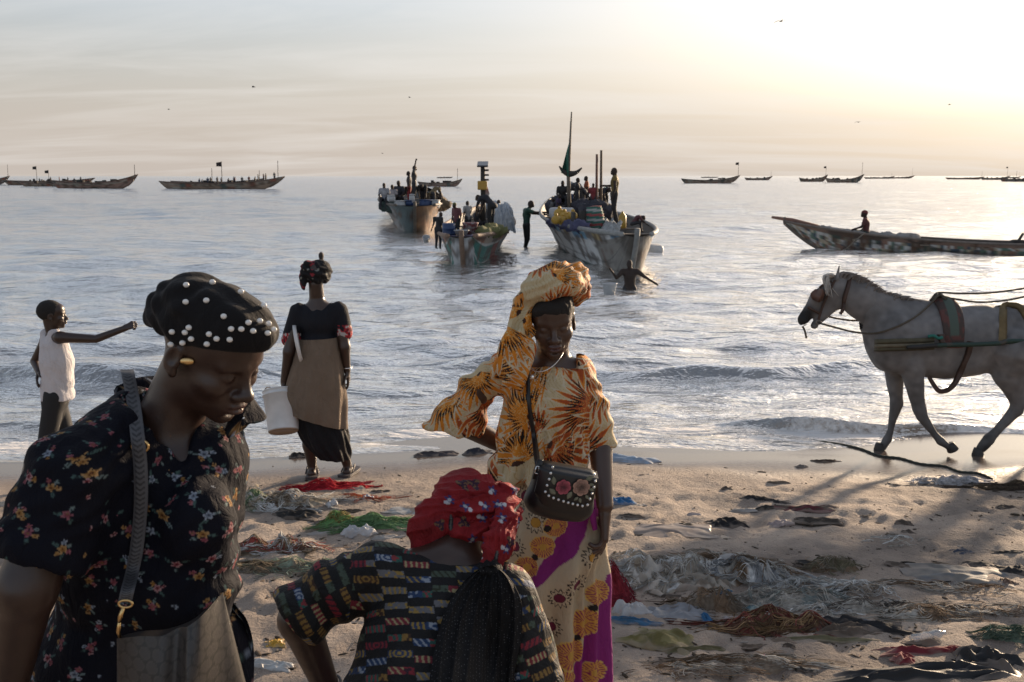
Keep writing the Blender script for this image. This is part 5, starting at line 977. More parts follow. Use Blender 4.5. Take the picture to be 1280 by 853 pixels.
# ------------------------------------------------------------------ woman with a bucket and boy in a vest at the water's edge
def bucket_woman():
    Y = 7.45; base = gnd(412, 597); 
    me = empty('person', base, 'woman in black top and beige wrap skirt standing with her back turned at the waterline', 'person')
    A = lambda x, y, d=0: at(x, y, base[1] + d)
    hc = A(395, 345, .0); R = basis(V3(-.25, .95, .02)); s = .98
    F = Field(hc - V3(.2, .2, .3), hc + V3(.2, .2, .16), .006); head(F, hc, R, s); nb = A(396, 372, .0); F.cone(hc + V3(0, -.02, -.06), nb, .052, .056, .02); V1, Q1 = F.mesh()
    shL, elL, wrL = A(373, 390), A(361, 440, -.05), A(355, 478, -.02); shR, elR, wrR = A(423, 388), A(431, 434, -.03), A(434, 463, .03)
    F = Field(base - V3(.55, .4, .02), V3(base[0] + .4, base[1] + .4, 1.85), .0105); F.cone(nb, A(398, 395), .055, .08, .04); F.cone(shL, shR, .046, .046, .05); F.cone(A(398, 395), A(398, 430), .098, .09, .05, flat=((0, 1, 0), .75)); F.cone(A(398, 430), A(396, 470), .10, .13, .05)
    F.chain([shL, elL, wrL], [.052, .042, .028], .02); F.chain([shR, elR, wrR], [.052, .040, .027], .02); hand(F, wrL, V3(.0, .05, -1), V3(1, 0, 0), 1, (.9, 1.0, 1.0, 1.0)); hand(F, wrR, V3(.05, .1, -1), V3(-1, 0, 0), -1, (.3, .3, .35, .4))
    gL, gR = gnd(390, 597), gnd(434, 595)
    for g, h, sx in ((gL, A(388, 478), -1), (gR, A(408, 478), 1)):
        an = g + V3(0, .02, .075); kn = A(386 if sx < 0 else 424, 532 if sx < 0 else 538, .05); F.chain([h, kn, kn * .55 + an * .45 + V3(0, -.02, 0), an], [.09, .058, .054, .034], .02); F.cone(an + V3(0, -.03, -.04), an + V3(sx * .02, .13, -.052), .034, .022, .02)
    V2, Q2 = F.mesh(); VB, QB = join((V1, Q1), (V2, Q2)); mk('body', VB, QB, SKIN, me, base, skin_col(VB, (.042, .023, .016)))
    F = Field(base + V3(-.5, -.35, .7), V3(base[0] + .4, base[1] + .35, 1.8), .0075); F.cone(shL + V3(.01, 0, -.01), shR + V3(-.01, 0, -.01), .066, .064, .05); F.ell(A(398, 402), (.150, .115, .12), .05); F.ell(A(398, 428), (.145, .115, .09), .05); F.chain([shL, A(364, 424)], [.066, .072], .02); F.chain([shR, A(430, 416)], [.066, .066], .02)
    F.ell(A(399, 366, -.02), (.100, .16, .118), .006, None, '-'); F.plane(A(395, 432), (0, 0, -1), .004); V, Q = F.mesh(); V = relax(V, Q, 1); N = vnormals(V, Q); V = V + N * (.003 * np.sin(V[:, 0] * 90 + 3 * fbm(V * 6, 2, 2)) * smooth(-.3, .4, fbm(V * 4, 2, 6)))[:, None]
    px, py, _ = project(V); c = np.tile(V3(.010, .011, .016), (len(V), 1)); hem = ((px < 376) & (py > 417)) | ((px > 422) & (py > 407)); n = fbm(V * 38, 2, 9); c[hem] = np.where((n[hem] > .25)[:, None], V3(.42, .40, .38), np.where((n[hem] > -.35)[:, None], V3(.33, .022, .030), V3(.012, .012, .018)))
    mk('top', V, Q, material('dark_cotton', rough=.8, crease=.6, attr=True, bump=.2, bscale=200, spec=.25), me, base, c)
    def wrap(name, rows, mat, colf, folds_, nu=160, nv=110):
        "cloth round the hips: rows of (left px, right px, y px at left, y px at right, depth radius)"
        r = spline(np.array(rows, float), nv); a = np.linspace(0, 2 * math.pi, nu, endpoint=False); G = np.zeros((nv, nu, 3))
        for i in range(nv):
            x0, x1, y0, y1, ry = r[i]; pl, pr = A(x0, y0), A(x1, y1); c = (pl + pr) / 2; hx = (pr - pl) / 2; t = i / (nv - 1); rr = 1 + folds_(a, t); G[i] = c + np.outer(np.sin(a) * rr, hx) + np.outer(-np.cos(a) * rr * ry, (0, 1, 0))
        return mk(name, G.reshape(-1, 3), gridF(nv, nu, True), mat, me, base, colf(G.reshape(-1, 3)))
    wrap('underskirt', [(380, 416, 470, 470, .10), (374, 424, 505, 510, .12), (372, 434, 530, 542, .14), (381, 437, 552, 562, .14), (396, 437, 570, 574, .12)], MATS['dark_cotton'], lambda V: np.tile(V3(.0085, .008, .0095), (len(V), 1)), lambda a, t: .06 * np.sin(a * 6 + t * 5) + .04 * np.sin(a * 13 - t * 9))
    wrap('wrap_skirt', [(373, 423, 423, 421, .115), (367, 427, 445, 445, .145), (359, 431, 475, 478, .165), (354, 434, 500, 508, .17), (352, 435, 509, 535, .165)], material('beige_cotton', rough=.85, crease=.8, attr=True, bump=.3, bscale=120, spec=.2, vary=.12, vscale=9), lambda V: np.tile(V3(.175, .13, .096), (len(V), 1)), lambda a, t: 1.15 * (.018 * np.sin(a * 7 + 3 * t) + .014 * np.sin(a * 15 + 6 * t + 2 * np.sin(a * 2)) + .010 * np.sin(a * 3 - 14 * t)) * (.4 + t))
    # headscarf with a bunch of knots at the side
    F = Field(hc - V3(.25, .2, .15), hc + V3(.2, .2, .2), .006); F.ell(A(397, 342), (.100, .115, .088), .02); F.ell(A(400, 338), (.085, .09, .085), .02); F.ell(A(383, 338, -.05), (.045, .05, .055), .015); F.ell(A(379, 350, -.05), (.032, .04, .05), .012); F.ell(A(385, 331, -.05), (.038, .035, .028), .01); F.ell(A(380, 357, -.05), (.018, .03, .03), .01)
    F.ell(hc + V3(0, .0, -.085), (.085, .11, .04), .01, None, '-'); V, Q = F.mesh(); N = vnormals(V, Q); V = V + N * (.006 * np.sin(V[:, 2] * 90 + V[:, 0] * 40 + 4 * fbm(V * 10, 2, 3)))[:, None]; n = fbm(V * 30, 2, 4); px, py, _ = project(V); c = np.where(((n > .42) & (px < 393))[:, None], V3(.25, .03, .04), np.where((n < -.62)[:, None], V3(.22, .22, .2), V3(.011, .011, .013)))
    mk('headscarf', V, Q, MATS['dark_cotton'], me, base, c)
    # flip-flops, bracelet
    for g, a in ((gL, -.15), (gR, .25)):
        mb = MB(); R2 = rot('Z', -math.degrees(a)); L = np.array([(-.045, -.11), (.045, -.11), (.05, .0), (.048, .10), (.03, .15), (-.03, .15), (-.048, .10), (-.04, 0)]); q = spline(np.vstack([L, L[:1]]), 33)[:-1]; P0 = np.array([g + R2 @ V3(x, y + .03, .006) for x, y in q]); P1 = P0 + V3(0, 0, .022); n = len(q); mb.add(np.vstack([P0, P1]), [np.array([[i, (i + 1) % n, n + (i + 1) % n, n + i] for i in range(n)]), np.array([list(range(n))[::-1]]), np.array([list(range(n, 2 * n))])])
        so = mb.build('flip_flop', material('flipflop', (.06, .05, .05), .6), me, base, col=False, smooth_=False); mb = MB()
        for sx in (-1, 1): mb.tube(spline([g + R2 @ V3(0, .13, .03), g + R2 @ V3(sx * .03, .08, .075), g + R2 @ V3(sx * .043, .02, .05), g + R2 @ V3(sx * .046, -.005, .03)], 12), .006, 6)
        mb.build('thong', MATS['flipflop'], so, base, col=False)
    a = np.linspace(0, 2 * math.pi, 21); c = wrR + V3(0, 0, .02); V, Fq = tube([c + .034 * V3(math.cos(q), math.sin(q), 0) for q in a], .005, 6, False); mk('bracelet', V, Fq, MATS['silver'], me, base)
    # white lid clamped under the arm
    lc = A(373, 430, -.04); lid = MB(); Rl = rot('Z', 10) @ rot('Y', 80); lid.lathe(lc, [(.005, .012), (.13, .010), (.145, .014), (.150, .004), (.150, -.012), (.142, -.014), (.140, -.002), (.12, 0), (.005, 0)], 40, R=Rl); o = lid.build('plastic_disc', material('white_plastic', (.62, .60, .58), .42, vary=.12, vscale=9, two=(.35, .28, .22), tscale=11, twf=(.60, .74)), None, lc, col=False); tag(o, 'round white plastic disc clamped under the arm of the woman with the bucket', 'plastic disc')
    # bucket hanging from the hand, tipped so that its base shows
    bc = A(353, 515, -.05); ax = V3(.10, .80, .62); ax /= np.linalg.norm(ax); Rb = basis(V3(1, 0, 0), ax); Rb = np.stack([np.cross(ax, np.cross(V3(1, 0, 0), ax)), np.cross(ax, V3(1, 0, 0)), ax], 1); Rb /= np.linalg.norm(Rb, axis=0)
    ax = V3(-.12, .42, .90); ax /= np.linalg.norm(ax); x = np.cross(V3(0, 1, 0), ax); x /= np.linalg.norm(x); Rb = np.stack([x, np.cross(ax, x), ax], 1); bk = empty('bucket', bc - ax * .16, 'white plastic bucket with a brownish base hanging at the thigh of the woman', 'bucket'); b0 = np.array(bk.location)
    mb = MB(); mb.lathe(bc, [(.002, -.150), (.100, -.150), (.104, -.158), (.112, -.152), (.114, -.14), (.134, .12), (.142, .122), (.144, .128), (.134, .132), (.136, .155), (.142, .158), (.140, .164), (.130, .160), (.108, -.135), (.002, -.138)], 44, R=Rb); W = np.concatenate(mb.V); l = (W - bc) @ Rb; c = np.where((l[:, 2] < -.146)[:, None], V3(.27, .185, .12), V3(.60, .60, .60)); mb.C = [c]; mb.build('pail', material('pail_plastic', rough=.4, attr=True, vary=.14, vscale=10), bk, b0)
    P = spline([bc + Rb @ V3(-.142, 0, .125), bc + Rb @ V3(-.10, -.02, .20), wrL + V3(.0, -.02, -.075), bc + Rb @ V3(.10, -.02, .20), bc + Rb @ V3(.142, 0, .125)], 30); MB().tube(P, .0045, 6).build('handle', material('wire', (.25, .22, .2), .4, metal=.8), bk, b0, col=False)
bucket_woman()
def vest_boy():
    base = V3(at(66, 440, 7.25)[0], 7.25, float(sand_z(at(66, 440, 7.25)[0], 7.25))); A = lambda x, y, d=0: at(x, y, base[1] + d)
    me = empty('person', base, 'boy in white vest and dark shorts stretching one arm out over the water', 'person')
    hc = A(66, 394); R = basis(V3(.93, .30, -.02)); s = .88; Hd = lambda x, y, z: hc + s * (R @ V3(x, y, z))
    F = Field(hc - .18, hc + .16, .005); head(F, hc, R, s); F.ell(Hd(0, -.03, .035), (.064, .078, .072), .02, R); nb = A(66, 416, .0); F.cone(Hd(0, -.03, -.06), nb, .042, .046, .02); V1, Q1 = F.mesh()
    shR, elR, wrR = A(75, 422, -.07), A(120, 424, -.03), A(155, 411, .02); shL, elL, wrL = A(58, 424, .08), A(43, 452, .10), A(48, 464, .0)
    F = Field(wrR - V3(.22, .12, .1), wrR + V3(.14, .1, .1), .0042); F.chain([elR, wrR], [.030, .023], .01); hand(F, wrR, V3(1, .1, .42), V3(.1, .8, -.5), 1, (1.1, 1.15, 1.2, 1.2), .80, .05, (.6, .4, .6)); V3b, Q3 = F.mesh()
    F = Field(wrL - .14, wrL + .14, .0045); F.chain([elL, wrL], [.030, .023], .01); hand(F, wrL, V3(.05, -.45, -.75), V3(.6, .3, 0), 1, (.15, .2, .3, .35), .78, .30); V4b, Q4 = F.mesh()
    F = Field(base - V3(.35, .4, .02), V3(base[0] + .5, base[1] + .4, 1.5), .0105); F.cone(nb, A(70, 440), .045, .085, .03); F.cone(shR, shL, .04, .04, .04); F.cone(A(70, 440), A(71, 480), .080, .078, .05, flat=((0, 1, 0), .9)); F.chain([shR, elR], [.042, .030], .02); F.chain([shL, elL], [.040, .030], .02)
    for sx in (-1, 1):
        h = A(68, 492, sx * .05); kn = V3(base[0] - .02 + sx * .04, base[1] + sx * .06, base[2] + .34); an = V3(base[0] + sx * .06 - .03, base[1] + sx * .07, base[2] + .06); F.chain([h, kn, an], [.062, .045, .030], .02); F.cone(an + V3(0, 0, -.03), an + V3(.11, .02, -.04), .026, .018, .015)
    V2, Q2 = F.mesh(); VB, QB = join((V1, Q1), (V2, Q2), (V3b, Q3), (V4b, Q4)); mk('body', VB, QB, SKIN, me, base, skin_col(VB, (.034, .018, .0125)))
    F = Field(hc - .12, hc + .15, .005); F.ell(Hd(0, -.014, .038), V3(.0755, .096, .086) * s, .01, R); F.ell(Hd(0, -.035, .036), (.067, .081, .075), .02, R); F.plane(Hd(0, .060, .060), R @ V3(0, .9, -.45), .01); F.plane(Hd(0, -.02, -.020), R @ V3(0, .45, -1), .01); V, Q = F.mesh(); V = V + vnormals(V, Q) * (.0015 * fbm(V * 90, 2, 3))[:, None]; mk('hair', V, Q, material('black_hair', (.010, .008, .007), .85, bump=.8, bscale=160), me, base)
    # vest with deep armholes
    F = Field(V3(A(30, 500)[0], base[1] - .3, A(70, 515)[2]), V3(A(115, 400)[0], base[1] + .35, A(70, 398)[2]), .006); F.cone(A(69, 434), A(71, 452), .100, .112, .04, flat=((0, 1, 0), .95)); F.cone(A(71, 452), A(72, 500), .112, .120, .04, flat=((0, 1, 0), .95)); F.cone(A(58, 418, .04), A(64, 440), .045, .07, .03); F.cone(A(68, 416, -.02), A(72, 440), .045, .07, .03)
    F.ell(A(79, 437, -.13), (.052, .07, .105), .006, None, '-'); F.ell(A(58, 436, .16), (.06, .07, .09), .006, None, '-'); F.cone(A(67, 405), A(68, 418), .052, .048, .005, '-'); F.plane(A(70, 499, 0), (.0, 0, -1), .004)
    V, Q = F.mesh(); V = relax(V, Q, 1); N = vnormals(V, Q); V = V + N * (.004 * np.sin(V[:, 0] * 70 + V[:, 2] * 25 + 3 * fbm(V * 7, 2, 2)) * smooth(1.15, .85, V[:, 2] - base[2] + .15) + .002 * fbm(V * 20, 2, 3))[:, None]; mk('vest', V, Q, material('white_cotton', (.56, .53, .54), .85, crease=.8, bump=.3, bscale=150, vary=.06), me, base)
    F = Field(base + V3(-.3, -.3, .3), V3(base[0] + .3, base[1] + .3, A(70, 480)[2] + .1), .007); F.cone(A(70, 488), A(69, 500), .098, .098, .03)
    for sx in (-1, 1): F.cone(A(68, 496, sx * .05), V3(base[0] - .02 + sx * .04, base[1] + sx * .06, base[2] + .38), .075, .066, .03)
    V, Q = F.mesh(); mk('shorts', V, Q, material('dark_shorts', (.012, .012, .014), .8, bump=.2, bscale=150), me, base)
vest_boy()
# ------------------------------------------------------------------ grey cart horse with harness and shaft
def build_horse():
    hoofA = gnd(1100, 567); Y = hoofA[1] + .02; bx = at(1180, 500, Y)[0]; base = V3(bx, Y, float(sand_z(bx, Y))); A = lambda x, y, d=0: at(x, y, Y + d)
    me = empty('horse', base, 'grey cart horse walking along the wet sand with head held forward', 'horse')
    lo, hi = A(985, 590), A(1350, 322); fl = ((0, 1, 0), .80); fn = ((0, 1, 0), .52)
    F = Field(V3(A(1070, 500)[0], Y - .42, base[2] - .03), V3(hi[0], Y + .42, hi[2] - .05), .0135)
    F.cone(A(1124, 424), A(1172, 427), .285, .292, .08, flat=fl); F.cone(A(1172, 427), A(1228, 422), .292, .258, .08, flat=fl); F.cone(A(1228, 421), A(1280, 421), .255, .272, .08, flat=fl); F.ell(A(1298, 424), (.21, .235, .25), .10); F.ell(A(1148, 398), (.20, .09, .135), .08)
    F.ell(A(1108, 432), (.105, .15, .19), .08)
    for sd in (-1, 1): F.ell(A(1120, 430, sd * .12), (.14, .11, .25), .08)
    F.cone(A(1126, 408), A(1098, 391), .205, .165, .08, flat=fn); F.cone(A(1098, 391), A(1074, 374), .165, .13, .06, flat=fn)
    # legs
    def leg(P, d, r, hoofdir=-1):
        p = [A(x, y, d * (1 if i == 0 else .85)) for i, (x, y) in enumerate(P)]; F.chain(p[:3], r[:3], .035); F.chain(p[2:], r[2:], .012); h = p[-1]; h2 = h + V3(hoofdir * .05, 0, -.035); return h, h2
    hs = []
    hs.append(leg([(1118, 452), (1120, 505), (1118, 515), (1113, 540), (1110, 549), (1103, 560)], .13, [.098, .047, .041, .029, .037, .031]))
    hs.append(leg([(1138, 452), (1149, 512), (1152, 521), (1170, 545), (1176, 552), (1187, 560)], -.13, [.105, .049, .042, .029, .037, .031], .3))
    hs.append(leg([(1268, 440), (1262, 468), (1272, 503), (1270, 512), (1243, 542), (1236, 549), (1226, 561)], -.15, [.22, .130, .058, .050, .033, .040, .034]))
    hs.append(leg([(1290, 440), (1294, 470), (1312, 500), (1313, 512), (1310, 545), (1308, 552), (1300, 561)], .15, [.22, .13, .064, .056, .036, .044, .038]))
    F.ell(A(1196, 452, 0), (.30, .2, .12), .08); V, Q = F.mesh(); V = relax(V, Q, 1)
    G = Field(V3(lo[0], Y - .25, A(1040, 420)[2] - .02), V3(A(1090, 400)[0], Y + .25, hi[2]), .0075); fh = ((0, 1, 0), .62)
    G.cone(A(1098, 391), A(1074, 374), .165, .130, .05, flat=fn); G.cone(A(1074, 374), A(1055, 362), .130, .100, .05, flat=fn)
    G.ell(A(1043, 367), (.108, .070, .112), .04); G.cone(A(1046, 358), A(1024, 374), .090, .072, .03, flat=fh); G.cone(A(1024, 374), A(1005, 398), .072, .050, .03, flat=fh); G.cone(A(1043, 377), A(1026, 395), .076, .046, .03, flat=fh); G.ell(A(1004, 401), (.040, .043, .046), .02); G.cone(A(1030, 392), A(1018, 406), .042, .028, .02, flat=((0, 1, 0), .8)); G.ell(A(1018, 408), (.028, .028, .022), .015)
    for sd in (-1, 1):
        G.cone(A(1046, 348, sd * .045), A(1049, 333, sd * .06), .024, .008, .012, flat=((1, 0, 0), .7)); G.ell(A(1048, 341, sd * .075), (.010, .02, .032), .006, None, '-'); G.ell(A(1001, 399, sd * .042), (.010, .010, .013), .006, None, '-'); G.ell(A(1027, 366, sd * .055), (.026, .022, .020), .012); G.ell(A(1026, 367, sd * .085), (.013, .012, .010), .004)
    G.cone(A(1000, 408), A(1016, 401), .006, .004, .006, '-', ((0, 1, 0), 12)); V2, Q2 = G.mesh(); V2 = relax(V2, Q2, 1); V = V + vnormals(V, Q) * (.012 * fbm(V * np.array([3.2, 3, 2.2]), 3, 5) + .004 * fbm(V * 9, 2, 7))[:, None]; VB, QB = join((V, Q), (V2, Q2))
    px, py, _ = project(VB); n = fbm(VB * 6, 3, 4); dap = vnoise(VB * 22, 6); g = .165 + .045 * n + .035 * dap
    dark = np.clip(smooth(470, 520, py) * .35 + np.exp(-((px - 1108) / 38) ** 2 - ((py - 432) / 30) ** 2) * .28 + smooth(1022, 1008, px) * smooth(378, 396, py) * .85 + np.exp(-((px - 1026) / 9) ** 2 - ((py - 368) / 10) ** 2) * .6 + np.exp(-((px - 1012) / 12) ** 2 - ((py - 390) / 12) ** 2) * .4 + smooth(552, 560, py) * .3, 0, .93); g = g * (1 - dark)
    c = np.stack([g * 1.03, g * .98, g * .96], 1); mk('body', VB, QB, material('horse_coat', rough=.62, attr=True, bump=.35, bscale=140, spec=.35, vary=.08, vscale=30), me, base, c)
    hm = material('hoof', (.028, .024, .022), .5, vary=.3, vscale=20)
    for k, ((h, h2), d) in enumerate(zip(hs, ((-.025, 0, -.04), (.032, 0, -.022), (-.022, 0, -.04), (-.025, 0, -.04)))):
        ax = -np.asarray(d) / np.linalg.norm(d); tip = h + np.asarray(d); up = V3(0, 0, 1) if k != 1 else V3(-.5, 0, .85); up = up / np.linalg.norm(up); mb = MB(); x = np.cross(V3(0, 1, 0), up); R = np.stack([x, np.cross(up, x), up], 1); gz = base[2]; c = tip if k == 1 else V3(tip[0], tip[1], float(sand_z(tip[0], tip[1])) - .004)
        mb.lathe(c, [(.048, 0), (.049, .010), (.039, .052), (.034, .068)], 18, R=R); mb.build('hoof', hm, me, base, col=False)
    # mane along the crest, forelock, tail
    rs = np.random.RandomState(4); mb = MB(); cr = spline([A(1047, 343), A(1062, 346), A(1080, 354), A(1101, 367), A(1125, 373), A(1143, 377)], 90)
    for i, p in enumerate(cr):
        for k in range(4): q = p + V3(rs.normal(0, .006), rs.normal(0, .02), .0); t = .014 + .012 * rs.rand(); e = q + V3(rs.normal(.045, .012), rs.normal(-.02, .012), t * (1 if i < 75 else .5)); mb.tube([q + V3(0, 0, -.03), q * .5 + e * .5 + V3(-.004, 0, .0), e], [.007, .006, .002], 4, cap=False)
    mb.build('mane', material('mane_hair', (.20, .18, .165), .7, vary=.4, vscale=60), me, base, col=False); mb = MB()
    for k in range(34): q = A(1042 + rs.normal(0, 2), 345 + rs.normal(0, 1.5), rs.normal(0, .03)); e = A(1035 + rs.normal(0, 3.2), 366 + rs.normal(0, 5), -.09 + rs.normal(0, .02)); mb.tube(spline([q, A(1033 + rs.normal(0, 2), 347 + rs.normal(0, 1), -.05 + rs.normal(0, .02)), e], 8), [.006, .007, .007, .006, .006, .005, .004, .0015], 4, cap=False)
    mb.build('forelock', material('pale_mane', (.42, .39, .35), .7, vary=.3, vscale=60), me, base, col=False); mb = MB()
    for k in range(60): a = rs.normal(0, .03, 3); mb.tube(spline([A(1326, 402) + a, A(1338, 425) + a * 1.4, A(1342, 470) + a * 2.2, A(1338, 515) + a * 2.6], 10), np.linspace(.011, .003, 10), 4, cap=False)
    mb.build('tail', MATS['mane_hair'], me, base, col=False)
    # ------------------------------------------------ harness
    hb = A(1175, 470); ha = empty('harness', V3(hb[0], Y, base[2]), 'worn rope and leather cart harness with green and red pad on the grey horse', 'harness'); h0 = np.array(ha.location)
    rope = material('rope', (.085, .070, .052), .9, bump=.8, bscale=180); lea = material('old_leather', (.055, .028, .018), .6, vary=.4, vscale=25, bump=.4, bscale=60); oliv = material('olive_webbing', (.075, .068, .042), .8, vary=.3, vscale=14, bump=.5, bscale=120); yel = material('ochre_webbing', (.15, .105, .045), .8, vary=.3, vscale=14, bump=.4, bscale=120)
    def near(x, y, lift=.012): return surf(VB, x, y, lift, 3)
    def strap(name, pts, w, mat, th=.006, par=ha):
        P = spline(pts, 40); T, U, W = frames(P); view = CAMP - P; view /= np.linalg.norm(view, axis=1)[:, None]; S = np.cross(T, view); S /= np.linalg.norm(S, axis=1)[:, None]; ww = np.broadcast_to(np.asarray(w), (40,))[:, None] if np.ndim(w) == 0 else np.interp(np.linspace(0, 1, 40), np.linspace(0, 1, len(w)), w)[:, None]
        G = np.stack([P - S * ww, P + view * th * .6, P + S * ww, P - view * th], 0); mb = MB(); mb.grid(np.concatenate([G, G[:1]], 0)); return mb.build(name, mat, par, h0, col=False)
    def ropeo(name, pts, r=.008, n=50, par=ha, mat=rope): P = spline(pts, n); a = np.arange(n) * 1.1; return mk(name, *tube(P, r * (1 + .12 * np.sin(a * 2)), 7), mat, par, h0)
    strap('neck_strap', [near(1063, 345, 0), near(1060, 358), near(1056, 372), near(1054, 384), near(1051, 392, 0)], [.016, .018, .018, .014, .010], lea); ropeo('neck_tassel', [near(1055, 380), A(1054, 387, -.10), A(1050, 393, -.10)], .014, 14, mat=lea); 
    strap('cheek_strap', [near(1044, 350), near(1036, 366), near(1028, 384), near(1023, 400)], .010, lea); strap('brow_band', [near(1040, 352), near(1030, 356), near(1024, 360, 0)], .010, lea); strap('nose_band', [near(1010, 384, 0), near(1017, 388), near(1026, 393)], .011, lea)
    strap('blinker', [near(1016, 364, .018), near(1020, 368, .03), near(1026, 370, .035), near(1030, 371, .02)], [.025, .052, .058, .03], material('blinker_leather', (.10, .045, .028), .5, vary=.35, vscale=30), .010)
    ropeo('bit_ring', [near(1023, 403) + .018 * V3(math.cos(q), 0, math.sin(q)) for q in np.linspace(0, 6.28, 12)], .006, 30, mat=MATS['wire']); ropeo('lead_end', [A(1003, 408, -.02), A(1006, 414, -.03), A(1008, 423, -.02)], .009, 14)
    ropeo('rein', [near(1024, 404), A(1042, 409, -.20), A(1066, 415, -.26), near(1090, 417, .02), near(1112, 412, .02), near(1140, 399, .02), near(1160, 383, .02), A(1171, 371, -.10), A(1174, 366, -.02), A(1200, 367, -.02), A(1240, 366, .0), A(1285, 360, .1), A(1330, 352, .15)], .0085, 110)
    ropeo('rein', [A(1036, 396, .12), A(1050, 399, .16), A(1072, 401, .18), A(1110, 398, .2), A(1150, 384, .16), A(1171, 371, .06), A(1176, 371, -.02), A(1200, 375, -.06), A(1225, 378, -.06), A(1255, 376, 0), A(1285, 370, .08), A(1330, 358, .12)], .0085, 110)
    # saddle pad over the withers
    NU, NV = 30, 60; ang = np.linspace(-1.75, 1.75, NV)[:, None]; t = np.linspace(0, 1, NU)[None, :]; c0 = A(1176, 422); rx = .237; G = np.zeros((NV, NU, 3)); G[..., 0] = c0[0] + (t - .5) * (.17 + .02 * np.cos(ang)); G[..., 1] = c0[1] - np.sin(ang) * (rx + .012) ; G[..., 2] = c0[2] + np.cos(ang) * .30 + .010 + .03 * np.sin(t * math.pi) * np.exp(-(ang / .5) ** 2)
    bul = .016 * np.sin(t * math.pi) ** .5; G[..., 1] -= np.sin(ang) * bul; G[..., 2] += np.cos(ang) * bul; keep = slice(0, NV); n = fbm(G * 26, 2, 4); mid = np.abs(t - .5) < .19; col = np.where((mid & (np.abs(ang) < 1.45))[..., None] * np.ones((1, 1, 1), bool), V3(.07, .095, .078), np.where((n > .1)[..., None], V3(.11, .045, .038), V3(.06, .042, .036)))
    mb = MB(); mb.grid(G[:, ::-1], col[:, ::-1].reshape(-1, 3)); mb.grid(G * 1.0 + np.stack([0 * ang + 0 * t, np.sin(ang) * .014 + 0 * t, -np.cos(ang) * .014 + 0 * t], -1), col.reshape(-1, 3)); mb.build('saddle_pad', material('pad_cloth', rough=.85, attr=True, bump=.6, bscale=70), ha, h0)
    mb = MB(); [mb.tube(spline([A(1165 + rs.uniform(-3, 3), 376, rs.uniform(-.1, .05)), A(1172, 368 + rs.uniform(-3, 2), rs.uniform(-.06, .03)), A(1178 + rs.uniform(0, 8), 374, rs.uniform(-.1, .05))], 10), .008, 5) for k in range(7)]; mb.build('rope_knot', rope, ha, h0, col=False)
    for k, yy in enumerate((426.5, 431.5, 435.5)): strap('breast_strap', [A(1104, yy + 1, .20), A(1093, yy + 1, .08), A(1090.5, yy + 1, -.02), near(1096, yy + 1, .02), near(1110, yy + .5, .016), near(1130, yy, .018), near(1150, yy - .5, .02), near(1168, yy - 1.5, .02)], .021, oliv if k != 1 else material('dun_webbing', (.13, .115, .08), .8, vary=.25, vscale=20))
    strap('girth', [near(1213, 427, .03), near(1211, 440, .02), near(1205, 455, .02), near(1200, 466, .02), A(1193, 480, -.22), A(1184, 488, -.20), A(1174, 489, -.18), A(1167, 481, -.16), A(1161, 471, -.14)], [.024, .024, .022, .026, .022, .020, .020, .018, .016], lea, .010)
    strap('breeching_strap', [near(1253, 428, .02), near(1254, 410, .015), near(1254, 395, .015), A(1255, 384, -.06), A(1262, 381, .0)], .030, yel); strap('breeching_strap', [A(1260, 381.5, -.02), A(1272, 383, -.10), near(1279, 390, .015), near(1290, 410, .015), near(1300, 428, .015)], .026, yel)
    ropeo('back_rope', [A(1188, 378, 0), A(1205, 387, -.02), A(1230, 386, -.02), A(1254, 382, -.02)], .007, 30); ropeo('turquoise_tie', [near(1160, 421, .03), near(1167, 420, .04), near(1173, 423, .04), near(1178, 422, .035)], .013, 20, mat=material('turquoise_rag', (.02, .14, .11), .8, bump=.5, bscale=60)); strap('pad_strap', [near(1176, 418, .02), near(1177, 426, .035), near(1180, 434, .045)], [.03, .022, .02], lea, .02)
    # shaft of the cart
    sp = [near(1132, 434, .03), near(1150, 433, .04), near(1180, 431.5, .05), near(1215, 430, .05), near(1250, 429.5, .05), near(1282, 429, .06)]; d0 = sp[0][1]; P = np.array([V3(p[0], Y - .31, p[2]) for p in sp] + [A(1420, 427, -.33), A(1500, 426, -.33)]); P = spline(P, 80); r = np.interp(np.arange(80), [0, 4, 40, 79], [.015, .019, .019, .022]); V, Fq = tube(P, r, 10); x = V[:, 0] - V[:, 0].min(); n = fbm(V * 9, 2, 3); col = np.where((x < .25)[:, None], V3(.014, .013, .012), np.where((n > .45)[:, None], V3(.05, .045, .035), V3(.012, .036, .026)))
    o = mk('cart_shaft', V, Fq, material('painted_pole', rough=.55, attr=True, bump=.4, bscale=50), None, P[0], col); tag(o, 'dark green wooden cart shaft along the flank of the grey horse', 'cart shaft')
build_horse()
